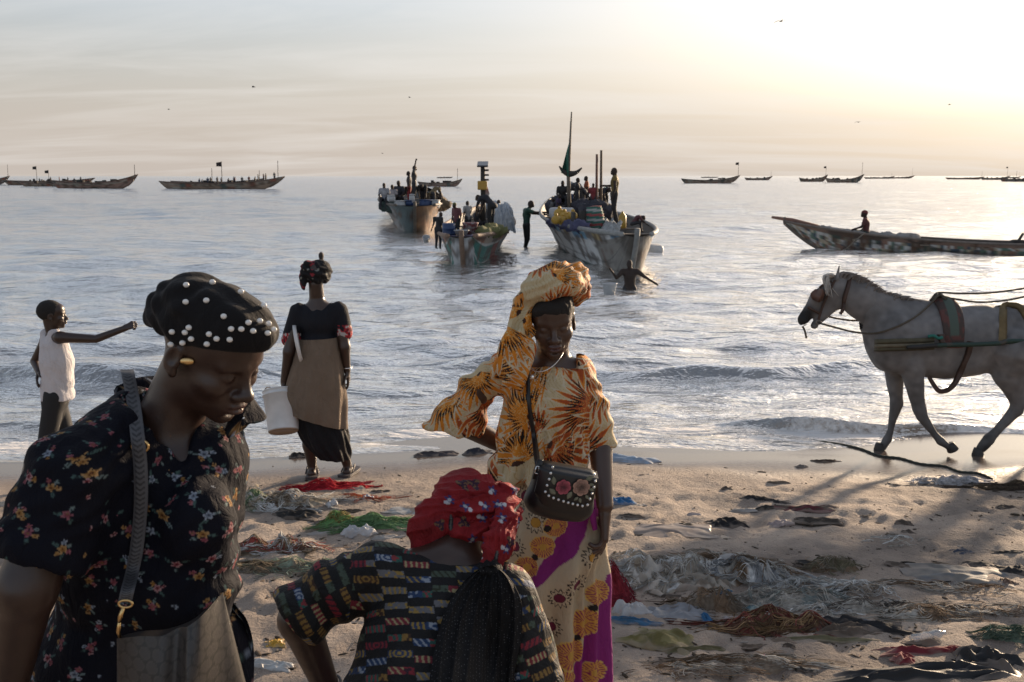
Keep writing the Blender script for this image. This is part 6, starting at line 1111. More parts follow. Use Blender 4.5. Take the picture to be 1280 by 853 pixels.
# ------------------------------------------------------------------ fishing boats
def hull_curves(L, B, zm, rise0, rise1, over0, over1, draft=.45, p=.62, pw=1.0):
    "x along the boat (0 = near end), half beam, sheer height and keel height per station"
    def f(s):
        b = B / 2 * np.clip(np.sin(math.pi * np.clip(s * .94 + .03, 0, 1) ** pw), 0, 1) ** p * (1 - .0 * s); sh = zm + rise0 * (1 - s) ** 4.0 + rise1 * s ** 4.0; e0, e1 = np.clip(1 - s / over0, 0, 1), np.clip(1 - (1 - s) / over1, 0, 1)
        k = -draft + (sh + draft) * (.97 * e0 ** 1.7 + .97 * e1 ** 1.7); return b, sh, np.minimum(k, sh - .05)
    return f
def boat_hull(root, M, f, L, paint, ns=90, nv=22, wall=.05, rail=.055, benches=(), plank=4, mat=None, railcol=(.25, .2, .16)):
    """root: Empty; M: 3x4 placing boat space (x along, y across, z up) in the world"""
    W = lambda P: np.asarray(P) @ M[:, :3].T + M[:, 3]; o0 = np.array(root.location); s = np.linspace(0, 1, ns); b, sh, k = f(s); X = s * L
    v = np.linspace(0, 1, nv); prof = v ** .50
    rows = []
    for side in (1, -1):
        y = side * b[:, None] * (prof * (1 - .10 * np.sin(v * math.pi)))[None]; z = k[:, None] + (sh - k)[:, None] * v[None]; lap = .012 * ((v * plank) % 1)[None]; y = y + side * lap * np.sign(b[:, None]); rows.append(np.stack([np.repeat(X[:, None], nv, 1), y, z], -1))
    mb = MB()
    for side, G in zip((1, -1), rows):
        S, Vv = np.meshgrid(s, v, indexing='ij'); c = paint(S, Vv, G, side); P = W(G); mb.grid(P if side > 0 else P[:, ::-1], (c if side > 0 else c[:, ::-1]).reshape(-1, 3))
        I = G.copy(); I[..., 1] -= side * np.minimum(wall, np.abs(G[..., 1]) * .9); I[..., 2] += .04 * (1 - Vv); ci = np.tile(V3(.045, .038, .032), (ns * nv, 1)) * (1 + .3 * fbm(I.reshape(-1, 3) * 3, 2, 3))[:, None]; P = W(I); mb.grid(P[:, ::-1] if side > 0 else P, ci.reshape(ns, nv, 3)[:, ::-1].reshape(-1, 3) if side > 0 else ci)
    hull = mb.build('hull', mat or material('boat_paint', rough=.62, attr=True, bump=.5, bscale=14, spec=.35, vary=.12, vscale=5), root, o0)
    rm = material('rail_wood', rough=.7, attr=True, bump=.5, bscale=30, vary=.25, vscale=8)
    for side in (1, -1):
        P = W(np.stack([X, side * (b + .012), sh + .012], -1)); mbr = MB(); mbr.tube(P, rail, 8, col=np.asarray(railcol)); mbr.build('gunwale', rm, root, o0)
    zf = -.12; fl = []
    for side in (-1, 1): fl.append(np.stack([X, side * b * np.clip((np.clip(zf - k, 0, 9) / np.maximum(sh - k, .05)), 0, 1) ** .5 * .93, np.maximum(zf, k + .03)], -1))
    mb = MB(); mb.grid(W(np.stack(fl, 0)), (.07, .058, .048)); mb.build('floor', rm, root, o0)
    for sb in benches:
        bb, ss, kk = f(np.array([sb])); mb = MB(); R = M[:, :3]; mb.box(W(V3(sb * L, 0, ss[0] - .16)), (.26, 2 * bb[0] * .93, .045), R, (.16, .125, .095), .008); mb.build('bench', rm, root, o0, smooth_=False)
    # stem posts
    for e in (0, 1):
        q = np.linspace(0, .12, 10) if e == 0 else 1 - np.linspace(0, .12, 10); bb, ss, kk = f(q); P = W(np.stack([q * L + (-.02 if e == 0 else .02), 0 * q, kk - .01], -1)); top = W(V3((0 if e == 0 else L) + (-.05 if e == 0 else .05), 0, ss[0] + .14)); P = np.vstack([top, P]); mb = MB(); mb.tube(P, .065, 7, col=np.asarray(railcol) * .8); mb.build('stem_post', rm, root, o0)
    return W
def place(N, Fp):
    "boat frame from near end N to far end Fp on the water"
    d = np.asarray(Fp, float) - N; d[2] = 0; L = np.linalg.norm(d); x = d / L; y = V3(-x[1], x[0], 0); return np.stack([x, y, V3(0, 0, 1), np.asarray(N, float)], 1), L
def weather(S, V, G, base, seed, grime=(.05, .04, .033), rust=(.11, .06, .035)):
    P = G * np.array([1, 1, 1.]) + seed * 3.1; n = fbm(P * np.array([1.6, 1.6, 5.0]), 4, seed); st = fbm(P * np.array([6, 6, .7]), 3, seed + 9); c = np.asarray(base, float); c = np.broadcast_to(c, G.shape).copy()
    g = smooth(-.05, .55, n + .6 * st)[..., None]; c = c * (1 - .75 * g) + np.asarray(grime) * .75 * g; r = smooth(.35, .8, st)[..., None]; c = c * (1 - .6 * r) + np.asarray(rust) * .6 * r
    wl = smooth(.10, -.02, G[..., 2] + .05 * st)[..., None]; c = c * (1 - .85 * wl) + V3(.018, .018, .016) * .85 * wl
    seam = (np.abs(((V * 4) % 1) - .02) < .035)[..., None]; return np.where(seam, c * .6, c * 1.08)
def boat_right():
    N = sea(795, 351); M, L = place(N, sea(702, 296)); root = empty('fishing_boat', N, 'weathered white wooden fishing boat with blue and yellow rail, green flag mast and net floats', 'boat', 'wooden boats anchored in the shallows')
    f = hull_curves(L, 2.75, 1.02, .02, .50, .10, .30, .5, .62)
    def paint(S, V, G, side):
        c = np.tile(V3(.52, .52, .51), (*S.shape, 1)); seg = ((S * 26).astype(int)) % 5; blk = np.array([(.10, .22, .34), (.42, .42, .42), (.30, .24, .12), (.42, .42, .42), (.13, .26, .36)])[seg]; band = (V > .84) & (V < .97); c = np.where(band[..., None], blk, c); low = (V < .40); c = np.where(low[..., None], V3(.03, .075, .072), c); fr = (S < .115) & (V < .86); c = np.where(fr[..., None], V3(.19, .18, .165), c); return weather(S, V, G, c, 2 + side)
    W = boat_hull(root, M, f, L, paint, ns=110, nv=40, benches=(.18, .34, .52, .68, .82), railcol=(.24, .24, .23)); return root, W, L, f
def boat_mid():
    N = sea(577, 340); M, L = place(N, sea(613, 296)); root = empty('fishing_boat', N, 'wooden fishing boat painted green, red and white with solar panel pole and pale tarpaulin', 'boat', 'wooden boats anchored in the shallows')
    f = hull_curves(L, 2.2, .78, .10, .45, .10, .30, .45, .52)
    def paint(S, V, G, side):
        k = S * 11 + V * 1.5; seg = np.floor(k).astype(int) % 6; pal = np.array([(.40, .41, .42), (.04, .15, .13), (.05, .17, .15), (.20, .045, .04), (.22, .28, .30), (.40, .40, .40)]); c = pal[seg]; up = V > .80; c = np.where(up[..., None], np.array([(.28, .12, .07), (.30, .25, .20), (.12, .10, .09)])[np.floor(S * 14).astype(int) % 3], c); st = np.abs(V - .78) < .022; c = np.where(st[..., None], V3(.42, .42, .40), c); lo = V < .42; c = np.where((lo & (V > .36))[..., None], V3(.33, .33, .32), c); return weather(S, V, G, c, 5 + side)
    W = boat_hull(root, M, f, L, paint, ns=110, nv=40, benches=(.2, .4, .6, .8), railcol=(.20, .13, .09)); return root, W, L, f
def boat_back():
    N = sea(519, 295); M, L = place(N, sea(512, 262)); root = empty('fishing_boat', N, 'broad wooden fishing boat with blue-grey and ochre hull under a dark arched cover', 'boat', 'wooden boats anchored in the shallows')
    f = hull_curves(L, 3.45, 1.15, .05, .3, .07, .25, .5, .36)
    def paint(S, V, G, side):
        c = np.tile(V3(.20, .20, .20) if side > 0 else V3(.27, .165, .095), (*S.shape, 1)); p = vnoise(np.stack([S * 26, V * 3 + side * 5, 0 * S], -1)); c = np.where((p > .35)[..., None], V3(.24, .17, .13) if side > 0 else V3(.20, .11, .06), c); c = np.where(((S < .035) & (side > 0))[..., None] , V3(.10, .13, .135), c); return weather(S, V, G, c, 8 + side)
    W = boat_hull(root, M, f, L, paint, ns=90, nv=30, benches=(.3, .6), railcol=(.10, .085, .07)); return root, W, L, f
def pirogue_right():
    N = sea(985, 313) + V3(.05, .6, 0); Fp = V3(N[0] + 13.2, N[1] - 4.6, 0); M, L = place(N, Fp); root = empty('pirogue', N, 'long low pirogue painted in worn red, green and white with a raised beak', 'boat')
    f = hull_curves(L, 1.3, .25, .64, .55, .17, .2, .30, .5)
    def paint(S, V, G, side):
        k = np.floor(S * 150 + V * 2).astype(int); pal = np.array([(.24, .23, .22), (.06, .09, .07), (.13, .075, .055), (.22, .19, .14), (.27, .27, .26), (.03, .045, .06)]); c = pal[(h01(k, np.floor(V * 6).astype(int), 3) * 5.99).astype(int)]; top = V > .82; c = np.where(top[..., None], V3(.13, .085, .065), c); return weather(S, V, G, c * 1.5, 12 + side, grime=(.03, .026, .022))
    W = boat_hull(root, M, f, L, paint, ns=150, nv=36, benches=(.3, .42, .54, .66, .78), rail=.035, railcol=(.15, .12, .10))
    # beak timber reaching beyond the bow
    o0 = np.array(root.location); mb = MB(); mb.tube([W(V3(1.0, 0, .74)), W(V3(.2, 0, .93)), W(V3(-.45, 0, 1.02))], [.07, .07, .04], 8, col=(.22, .12, .09)); mb.build('beak', MATS['rail_wood'], root, o0)
    F = Field(W(V3(2.2, 0, .5)) - V3(2, 1.2, .5), W(V3(2.2, 0, .5)) + V3(2, 1.2, .7), .045); rs = np.random.RandomState(2)
    for x in np.linspace(.9, 3.9, 16): F.ell(W(V3(x, rs.uniform(-.12, .12), .40 + .45 * math.exp(-x * .6))), rs.uniform(.75, 1.1) * V3(.24, .22, .13), .10)
    V, Q = F.mesh(); V = V + vnormals(V, Q) * (.05 * fbm(V * 7, 3, 4))[:, None]; nt = mk('heaped_net', V, Q, material('net_heap', (.26, .25, .235), .95, bump=1, bscale=60, vary=.35, vscale=6), None, W(V3(2, 0, .3))); tag(nt, 'heap of pale fishing net in the bow of the long pirogue', 'fishing net')
    return root, W, L, f
_BR = boat_right(); _BM = boat_mid(); _BB = boat_back(); _PG = pirogue_right()
# ------------------------------------------------------------------ far boats along the horizon
def far_boat(x0, x1, py, flip, label, seed, people=0, flag=None, h=.9, rise=1.6, group='boats anchored far out near the horizon', ang=.0):
    p = sea((x0 + x1) / 2, py); Lw = (x1 - x0) / FPX * p[1]; d = V3(math.cos(ang), math.sin(ang), 0); L = Lw / math.cos(ang); a, b = p - d * L / 2, p + d * L / 2; N, Fp = (b, a) if flip else (a, b)
    M, L = place(N, Fp); root = empty('pirogue', N, label, 'boat', group); rise = rise * .72; f = hull_curves(L, min(3.0, L * .16), h, rise * .35, rise, .12, .26, .4, .5); rs = np.random.RandomState(seed); base = np.array([(.20, .14, .10), (.24, .175, .13), (.18, .16, .15), (.23, .15, .12)])[seed % 4]
    def paint(S, V, G, side):
        c = np.tile(base, (*S.shape, 1)); c = np.where(((V > .72) & (V < .84))[..., None], V3(.26, .22, .18), c); seg = np.floor(S * 18).astype(int); c = np.where((h01(seg, np.floor(V * 2).astype(int), seed) > .72)[..., None], np.array([(.08, .10, .09), (.22, .09, .06), (.24, .22, .18)])[seg % 3], c); return weather(S, V, G, c, seed)
    W = boat_hull(root, M, f, L, paint, ns=44, nv=12, benches=(.35, .6), rail=.07, railcol=(.12, .08, .06)); o0 = np.array(root.location); dk = material('dark_gear', (.035, .03, .028), .9, vary=.5, vscale=3)
    if flag is not None:
        for (s, hh, c) in flag:
            _, sh, _ = f(np.array([s])); q = W(V3(s * L, 0, sh[0] - .3)); mb = MB(); mb.tube([q, q + V3(.05, 0, hh)], [.06, .045], 6); po = mb.build('pole', dk, root, o0, col=False)
            if c is not None: t = np.linspace(0, 1, 8); G = np.stack([[q + V3(.05 - .95 * u, .1 * math.sin(6 * u), hh - .1 - .15 * u * u - w * (.85 - .2 * u)) for w in (0, .5, 1)] for u in t]); mb = MB(); mb.grid(G); mb.grid(G[::-1] + V3(0, .03, 0)); mb.build('flag', material('flag_%d' % int(c[0] * 99), c, .85), po, o0, col=False)
    # gear heaped amidships
    mb = MB()
    for k in range(int(5 + 9 * rs.rand())): s = rs.uniform(.2, .75); bb, sh, _ = f(np.array([s])); mb.box(W(V3(s * L, rs.uniform(-.3, .3), sh[0] + rs.uniform(-.1, .35))), rs.uniform(.25, .9, 3) * V3(1.4, 1, .8), rot('Z', rs.uniform(0, 180)), None, .05)
    mb.build('deck_gear', dk, root, o0, col=False)
    return root, W, L, f
def crew(root, W, L, f, n, seed, label, group, lo=.2, hi=.9):
    rs = np.random.RandomState(seed)
    for k in range(n):
        s = lo + (hi - lo) * (k + .5) / n + rs.normal(0, .01); b, sh, _ = f(np.array([s])); sit = rs.rand() < .4; p = W(V3(s * L, rs.uniform(-.4, .4), sh[0] - (.75 if sit else .45))); figure(p, rs.uniform(0, 6.28), rs.uniform(1.55, 1.75), label, dict(wrR=(.10, .16, .60)) if rs.rand() < .5 else None, top=[(.05, .05, .06), (.16, .06, .05), (.06, .07, .11), (.03, .03, .03), (.14, .13, .12)][rs.randint(5)], group=group, vox=.06)
def far_fleet():
    b = far_boat(201, 355, 236.5, False, 'long brown pirogue crowded with people far out on the left', 1, flag=((.50, 4.2, (.03, .02, .02)), (.95, 3.4, None), (.80, 2.2, None), (.42, 3.0, None)), rise=1.8); crew(*b, 16, 3, 'dark figure of the crowd aboard the long far pirogue', 'crowd aboard the far pirogue', .28, .93)
    c = far_boat(215, 330, 233.5, False, 'second brown pirogue lying behind the crowded one', 2, rise=1.2)
    b = far_boat(66, 172, 235.5, False, 'brown pirogue with a high upswept bow between its dark neighbours', 3, flag=((.97, 2.4, None),), rise=2.3); crew(*b, 3, 5, 'small dark figure standing amidships in the upswept pirogue', 'crew of the upswept far pirogue', .2, .5)
    b = far_boat(5, 118, 231.5, False, 'low dark pirogue with two black flags behind the upswept one', 4, flag=((.37, 4.2, (.02, .02, .02)), (.50, 3.2, (.02, .02, .02))), rise=1.2); crew(*b, 5, 8, 'small dark figure aboard the pirogue with two black flags', 'crew of the far pirogue with two flags', .35, .9); far_boat(24, 90, 233.5, True, 'small low canoe moored beside the flagged pirogue', 5, h=.6, rise=.7); far_boat(-60, 12, 231, False, 'pirogue bow with a pole, cut off by the edge of view', 6, flag=((.98, 3.5, None),), rise=1.9)
    far_boat(523, 577, 233.5, False, 'slim pirogue with an upswept bow beyond the covered boat', 7, flag=((.90, 3.0, None),), rise=1.3, h=.7); far_boat(546, 566, 223, False, 'tiny boat on the horizon beyond the slim pirogue', 8, rise=.6)
    far_boat(852, 924, 229.5, False, 'brown pirogue with two dark flags at the bow under the pale sky', 9, flag=((.97, 4.6, (.025, .02, .02)),), rise=2.2); far_boat(876, 898, 222.5, False, 'tiny boat on the horizon behind the twin-flagged pirogue', 10, rise=.5)
    far_boat(931, 965, 225.5, False, 'small pirogue lying alone between two larger flagged ones', 11, flag=((.95, 3.2, None),), rise=1.8); far_boat(999, 1034, 227.5, False, 'short pirogue with a dark flag drooping at its bow', 12, flag=((.93, 4.2, (.04, .02, .02)),), rise=2.6); far_boat(1032, 1079, 228.5, False, 'pirogue with a tall mast at its upswept bow beside the short flagged one', 13, flag=((.95, 4.8, None),), rise=2.7)
    far_boat(1080, 1118, 223.8, False, 'low pirogue moored behind a longer one with a thin mast', 14, flag=((.9, 3.2, None),), rise=1.6); far_boat(1104, 1143, 223.4, False, 'pirogue with a thin mast at the bow', 15, flag=((.92, 7.5, None),), rise=2.4)
    far_boat(1182, 1230, 224.6, False, 'dark pirogue in the sun glow with a mast at its end', 16, flag=((.93, 4.0, None),), rise=1.3); far_boat(1226, 1262, 225.2, False, 'dark pirogue with a pennant in the sun glow', 17, flag=((.9, 6.0, (.03, .02, .02)),), rise=2.0); far_boat(1250, 1300, 227.4, False, 'nearest of the dark pirogues in the sun glow', 18, rise=2.0, flag=((.4, 3.5, None),)); far_boat(1252, 1276, 223.0, False, 'small dark boat behind the pirogues in the sun glow', 19, flag=((.9, 5.0, None),), rise=1.2)
far_fleet()
# ------------------------------------------------------------------ crews, cargo and gear of the near boats; people in the water
BEND = dict(pelvis=(0, -.06, .53), chest=(0, .12, .67), neck=(0, .22, .69), head=(0, .30, .68), shR=(.105, .19, .68), shL=(-.105, .19, .68), elR=(.12, .26, .52), elL=(-.12, .26, .52), wrR=(.08, .30, .38), wrL=(-.08, .30, .38))
SIT = dict(pelvis=(0, 0, .26), hipR=(.055, 0, .25), hipL=(-.055, 0, .25), knR=(.08, .23, .30), knL=(-.08, .23, .30), anR=(.08, .27, .05), anL=(-.08, .27, .05), chest=(0, .02, .45), neck=(0, .03, .56), head=(0, .06, .64), shR=(.105, .03, .53), shL=(-.105, .03, .53), elR=(.14, .06, .38), elL=(-.14, .06, .38), wrR=(.10, .20, .32), wrL=(-.10, .20, .32))
def P_(*ds):
    r = {}
    for d in ds: r.update(d)
    return r
R90 = math.pi / 2
def man(x, head, feet, y, yaw, label, **k):
    p, q = at(x, feet, y), at(x, head, y); full = k.pop('frac', 1.0); return figure(p, yaw, (q[2] - p[2]) / full, label, **k)
def crews():
    g = 'crew of the boat with the green flag'
    man(768, 208, 280, 28, R90 * .9, 'man in yellow and black vest standing at the rail of the green-flagged boat', pose=dict(wrR=(.16, .20, .66), elR=(.15, .06, .66), hipR=(.052, .03, .52), anL=(-.07, -.05, .05)), top=(.14, .095, .025), bottom=(.022, .020, .020), group=g, sleeve=.15)
    man(790, 262, 291, 24.2, -R90 * 1.1, 'man crouching over the near rail of the green-flagged boat', pose=P_(SIT, dict(chest=(0, .14, .42), neck=(0, .24, .46), head=(0, .32, .42), shR=(.1, .21, .46), shL=(-.1, .21, .46), elR=(.13, .32, .32), elL=(-.13, .32, .32), wrR=(.1, .42, .24), wrL=(-.1, .42, .24))), top=(.09, .03, .035), bottom=(.025, .025, .03), frac=.66, group=g, hat=(.04, .03, .03))
    man(703, 226, 262, 31, R90 * 2, 'dark figure sitting high beside the flag mast', pose=SIT, top=(.02, .02, .022), frac=.70, group=g); man(721, 221, 268, 30.5, -R90, 'man in dark shirt standing behind the yellow net floats', top=(.03, .03, .035), group=g, pose=dict(wrR=(.1, .2, .7), elR=(.14, .06, .66)))
    man(733, 219, 266, 31.5, R90, 'man in orange bib working beside the two tall posts', top=(.30, .07, .025), group=g); man(697, 243, 270, 30, -R90 * 1.3, 'figure in purple crouching behind the white crate', pose=SIT, top=(.045, .03, .07), frac=.70, group=g); man(755, 232, 272, 30, R90 * 2.2, 'dark figure bent over behind the standing man in the yellow vest', pose=BEND, top=(.02, .022, .03), frac=.78, group=g); man(741, 228, 268, 29.5, R90 * 2, 'man with red cloth over his shoulder between the tall posts', top=(.16, .02, .025), group=g)
    w = sea(658, 308); figure(w + V3(0, 0, -.28), -R90 * .9, 1.86, 'man in green shirt wading knee deep and pushing on the boat', dict(elR=(.13, .14, .76), wrR=(.10, .33, .76), elL=(-.13, .14, .74), wrL=(-.10, .32, .72), neck=(0, .05, .83), head=(0, .08, .91), anR=(.07, -.06, .05)), top=(.018, .055, .038), bottom=(.018, .020, .017))
    w = sea(787, 360); figure(w + V3(0, 0, -.76), math.pi * .97, 1.40, 'boy standing waist deep in the water with both arms spread wide', dict(elR=(.20, .10, .70), wrR=(.27, .16, .80), elL=(-.22, .06, .72), wrL=(-.36, .12, .64), head=(.01, .03, .905)), bare=True, bottom=(.02, .02, .022), top=(.03, .018, .012))
    w = sea(402, 329); figure(w + V3(0, 0, -1.28), math.pi, 1.62, 'swimmer with only head and shoulders above the water', bare=True, bottom=(.02, .02, .02))
    g = 'crew of the boat with the solar panel pole'
    man(548, 263, 312, 26.5, -R90 * .3, 'man in black climbing over the side of the solar-pole boat', pose=dict(neck=(0, .10, .82), head=(0, .14, .89), elL=(-.20, .12, .66), wrL=(-.27, .12, .50), chest=(0, .06, .71)), top=(.012, .012, .014), group=g, legs=True); man(571, 252, 300, 27, R90 * 1.6, 'man in green cap and red checked shirt standing at the rail', top=(.13, .045, .05), hat=(.12, .13, .04), group=g, sleeve=.9, pose=dict(neck=(0, .05, .82), head=(0, .09, .90)))
    man(595, 260, 292, 27.5, -R90 * 1.4, 'seated man in grey shirt below the solar panel pole', pose=SIT, top=(.045, .045, .055), frac=.70, group=g); man(614, 242, 290, 27, R90 * .7, 'man in black bending over beside the tarpaulin', pose=BEND, top=(.014, .014, .02), bottom=(.012, .012, .013), frac=.77, group=g)
    g = 'crew of the covered boat'
    man(481, 229, 262, 42, math.pi, 'man in pale shirt sitting at the end of the covered boat', pose=SIT, top=(.28, .28, .30), frac=.70, group=g, vox=.03); man(491, 231, 262, 42.5, math.pi, 'person in white shirt beside the white box of the covered boat', pose=SIT, top=(.36, .34, .36), frac=.70, group=g, vox=.03)
    man(518, 206, 255, 42, -R90, 'man standing high with arm raised beside the red cloth', pose=dict(elR=(.12, .03, .93), wrR=(.09, .06, 1.08)), top=(.05, .045, .045), group=g, vox=.03); man(512, 213, 258, 42.5, R90, 'man in red wrap standing beside the raised arm', top=(.05, .04, .04), bottom=(.26, .03, .03), group=g, vox=.03); man(529, 228, 262, 42.5, math.pi, 'dark figure under the arched cover', pose=BEND, top=(.02, .02, .022), frac=.8, group=g, vox=.03)
    man(585, 250, 296, 28.5, R90 * .4, 'man in white shirt standing behind the red basket', top=(.30, .29, .28), group='crew of the boat with the solar panel pole', pose=dict(elR=(.14, .08, .64), wrR=(.10, .2, .58))); man(625, 250, 288, 29.5, R90 * 1.7, 'figure in blue crouched against the tarpaulin', pose=SIT, top=(.03, .05, .11), frac=.70, group='crew of the boat with the solar panel pole')
    man(500, 226, 262, 43, R90 * 1.8, 'man in dark shirt sitting between the pale shirts and the red wrap', pose=SIT, top=(.03, .03, .04), frac=.70, group=g, vox=.03); man(541, 232, 262, 42, -R90 * .5, 'man in ochre shirt bent over the brown net', pose=BEND, top=(.14, .10, .05), frac=.78, group=g, vox=.03); man(552, 236, 262, 42.5, R90, 'small figure sitting at the far rail beside the brown net', pose=SIT, top=(.06, .05, .05), frac=.70, group=g, vox=.03)
    g = 'crew of the boat with the green flag'; man(712, 236, 270, 31, R90 * 1.5, 'man in blue shirt crouched at the foot of the flag mast', pose=SIT, top=(.04, .06, .13), frac=.70, group=g); man(689, 248, 274, 31.5, -R90, 'figure in grey sitting at the far rail of the green-flagged boat', pose=SIT, top=(.10, .10, .10), frac=.70, group=g); man(727, 226, 268, 31, R90 * .6, 'man in white cap bent beside the deck frame', pose=BEND, top=(.05, .05, .06), hat=(.35, .34, .33), frac=.78, group=g)
    w = at(1082, 309, _pgy(1082)); figure(w, R90 * .75, 1.62, 'man with red cap sitting in the long pirogue and paddling', P_(SIT, dict(elL=(-.14, .08, .40), wrL=(-.12, .20, .36), elR=(.16, .02, .38), wrR=(.13, .16, .28))), top=(.10, .032, .03), bottom=(.02, .03, .022), hat=(.13, .03, .025))
def _pgy(px):
    N = np.array(_PG[0].location); d = V3(13.2, -4.6, 0); k = (px - 640) / FPX; t = (k * N[1] * 1.0 - N[0]) / (d[0] - k * d[1]); return N[1] + d[1] * t
crews()
def thing(name, mb, mat, label, cat, base, group=None, **k): o = mb.build(name, mat, None, base, **k); return tag(o, label, cat, group)
def gear():
    wood = material('grey_timber', (.14, .115, .09), .8, vary=.35, vscale=6, bump=.5, bscale=20); dark = material('dark_gear', (.035, .03, .028), .9); blue = material('blue_plastic', (.02, .045, .12), .45, vary=.2, vscale=5); wp = material('crate_white', (.42, .42, .42), .55, vary=.2, vscale=6); rs = np.random.RandomState(9)
    # green-flagged boat: mast with horn cleat and flag
    material('dark_wood', (.04, .035, .03), .8); b = at(712, 280, 30); ms = empty('flag_mast', b, 'tall thin mast with green flag and a curved horn crossbar', 'mast'); mb = MB(); mb.tube([b, at(710.5, 220, 30), at(714.5, 140, 30)], [.07, .055, .02], 8); mb.build('mast', wood, ms, b, col=False)
    mb = MB(); mb.tube(spline([at(699, 208, 30), at(704, 214, 30), at(711, 217.5, 30), at(720, 216, 30), at(727.5, 210, 30)], 20), np.interp(np.arange(20), [0, 10, 19], [.02, .10, .02]), 8); mb.build('horn_crossbar', material('dark_wood', (.04, .035, .03), .8), ms, b, col=False)
    t = np.linspace(0, 1, 16)[:, None]; u = np.linspace(0, 1, 10)[None]; l0, l1 = at(713, 176, 30), at(711, 221, 30); r0, r1 = at(711, 180, 30), at(701, 216, 30); G = (l0 * (1 - t[..., None]) + l1 * t[..., None]) * (1 - u[..., None]) + (r0 * (1 - t[..., None]) + r1 * t[..., None]) * u[..., None]; G = G + V3(0, 1, 0) * (.10 * np.sin(u * 7 + t * 4))[..., None]; mb = MB(); mb.grid(G); mb.grid(G[:, ::-1] + V3(0, .02, 0)); mb.build('flag', material('flag_green', (.025, .11, .075), .8), ms, b, col=False)
    mb = MB(); G = np.array([[at(714.3, 150, 30), at(712.6, 152, 30)], [at(714, 158, 30), at(712.4, 157, 30)], [at(713.6, 166, 30), at(712.3, 163, 30)]]); mb.grid(G); mb.grid(G[:, ::-1] + V3(0, .02, 0)); mb.build('pennant', MATS['flag_green'], ms, b, col=False)
    for x, t_, m_, lab in ((745.5, 193, 'red_pole', 'slim reddish post rising amidships of the green-flagged boat'), (751, 188, 'brown_pole', 'taller brown post rising amidships of the green-flagged boat')):
        b = at(x, 282, 29.5); mb = MB(); mb.tube([b, at(x + .6, t_, 29.5)], [.05, .035], 7); o = thing('post', mb, material(m_, (.14, .07, .05) if x < 748 else (.09, .06, .04), .8), lab, 'post', b, col=False)
    for x0, x1, y0, y1, yy in ((698, 752, 234, 238, 31.5),):
        a = at(x0, 236, yy); b_ = at(x1, 238, yy); fr = empty('deck_frame', at(725, 272, yy), 'dark timber frame over the middle of the green-flagged boat', 'deck frame'); f0 = np.array(fr.location)
        for (q0, q1) in ((a, b_), (at(700, 238, yy + 1), at(700, 275, yy + 1)), (at(750, 238, yy), at(750, 275, yy)), (at(727, 238, yy - .6), at(728, 278, yy - .6)), (at(706, 247, yy), at(752, 249, yy))): mb = MB(); mb.tube([q0, q1], .06, 6); mb.build('beam', MATS['dark_wood'] if 'dark_wood' in MATS else dark, fr, f0, col=False)
    fl = material('yellow_float', (.42, .25, .035), .5, vary=.2, vscale=8)
    for i, (x, y, r) in enumerate(((699, 267, .15), (705.5, 271, .16), (711, 274, .15), (703, 276, .14), (716, 270, .13), (695, 275, .13))): c = at(x, y, 27 - .1 * i); mb = MB(); mb.ball(c, (r, r, r * .92), 14, 10); mb.ball(c + V3(0, 0, r), (.05, .05, .05), 8, 5); thing('net_float', mb, fl, ['topmost yellow float of the cluster beside the white crate', 'large yellow float resting against the topmost one', 'yellow float nearest the blue and white net', 'yellow float low in the middle of the cluster', 'small yellow float half hidden behind the cluster', 'yellow float wedged against the rail'][i], 'float', c - V3(0, 0, r), 'yellow net floats', col=False)
    c = at(702, 266, 28.5); mb = MB(); mb.box(c, (.66, .45, .28), rot('Z', -12), None, .04); thing('crate', mb, wp, 'white fish crate behind the yellow floats', 'crate', c - V3(0, 0, .2), col=False)
    c = at(731, 277, 26); mb = MB(); mb.box(c, (.36, .10, .55), rot('Z', 20) @ rot('Y', 6), None, .02); mb.box(c + V3(-.3, 0, .0), (.05, .35, .5), rot('Z', 10), None, .02); thing('board_box', mb, MATS['dark_wood'] if 'dark_wood' in MATS else dark, 'dark wooden board box standing beside the striped bundle', 'box', c - V3(0, 0, .42), col=False)
    c = at(744, 276, 26); mb = MB(); n = 26; pr = [(.19 + .05 * math.sin(math.pi * i / n) + .015 * math.cos(i * 2.4), -.36 + .72 * i / n) for i in range(n + 1)]; mb.lathe(c, [(.02, -.36)] + pr + [(.05, .38)], 26, R=rot('Y', -6)); W = np.concatenate(mb.V); st = np.floor((W[:, 2] - c[2] + .5) / .062).astype(int) % 4; mb.C = [np.array([(.36, .36, .35), (.03, .13, .10), (.30, .06, .06), (.03, .13, .10)])[st]]; thing('striped_bundle', mb, material('striped_cloth', rough=.8, attr=True), 'upright bundle of green, white and red striped cloth on the boat', 'bundle', c - V3(0, 0, .5))
    def sheet(name, tl, tr, bl, br, colr, label, seed, bulge=.25):
        "a cloth thrown over the cargo: top edge, bottom edge, folds running down"
        nu, nv = 60, 34; u = np.linspace(0, 1, nu)[None, :, None]; v = np.linspace(0, 1, nv)[:, None, None]; G = (tl * (1 - u) + tr * u) * (1 - v) + (bl * (1 - u) + br * u) * v; w = fbm(np.concatenate([u * 4 + 0 * v, v * 2 + 0 * u, 0 * u + 0 * v + seed], -1), 3, seed); d = bulge * np.sin(math.pi * np.clip(v[..., 0] * .9 + .1, 0, 1)) + .10 * (1 - np.abs(np.sin(u[..., 0] * 17 + 5 * w + v[..., 0] * 2))) + .08 * w; G = G + d[..., None] * V3(0, -.8, .45) + V3(0, 0, 1) * (.10 * fbm(np.concatenate([u * 7 + 0 * v, 0 * v + 0 * u, 0 * u + 0 * v + seed], -1), 2, seed) * (1 - v[..., 0]))[..., None]
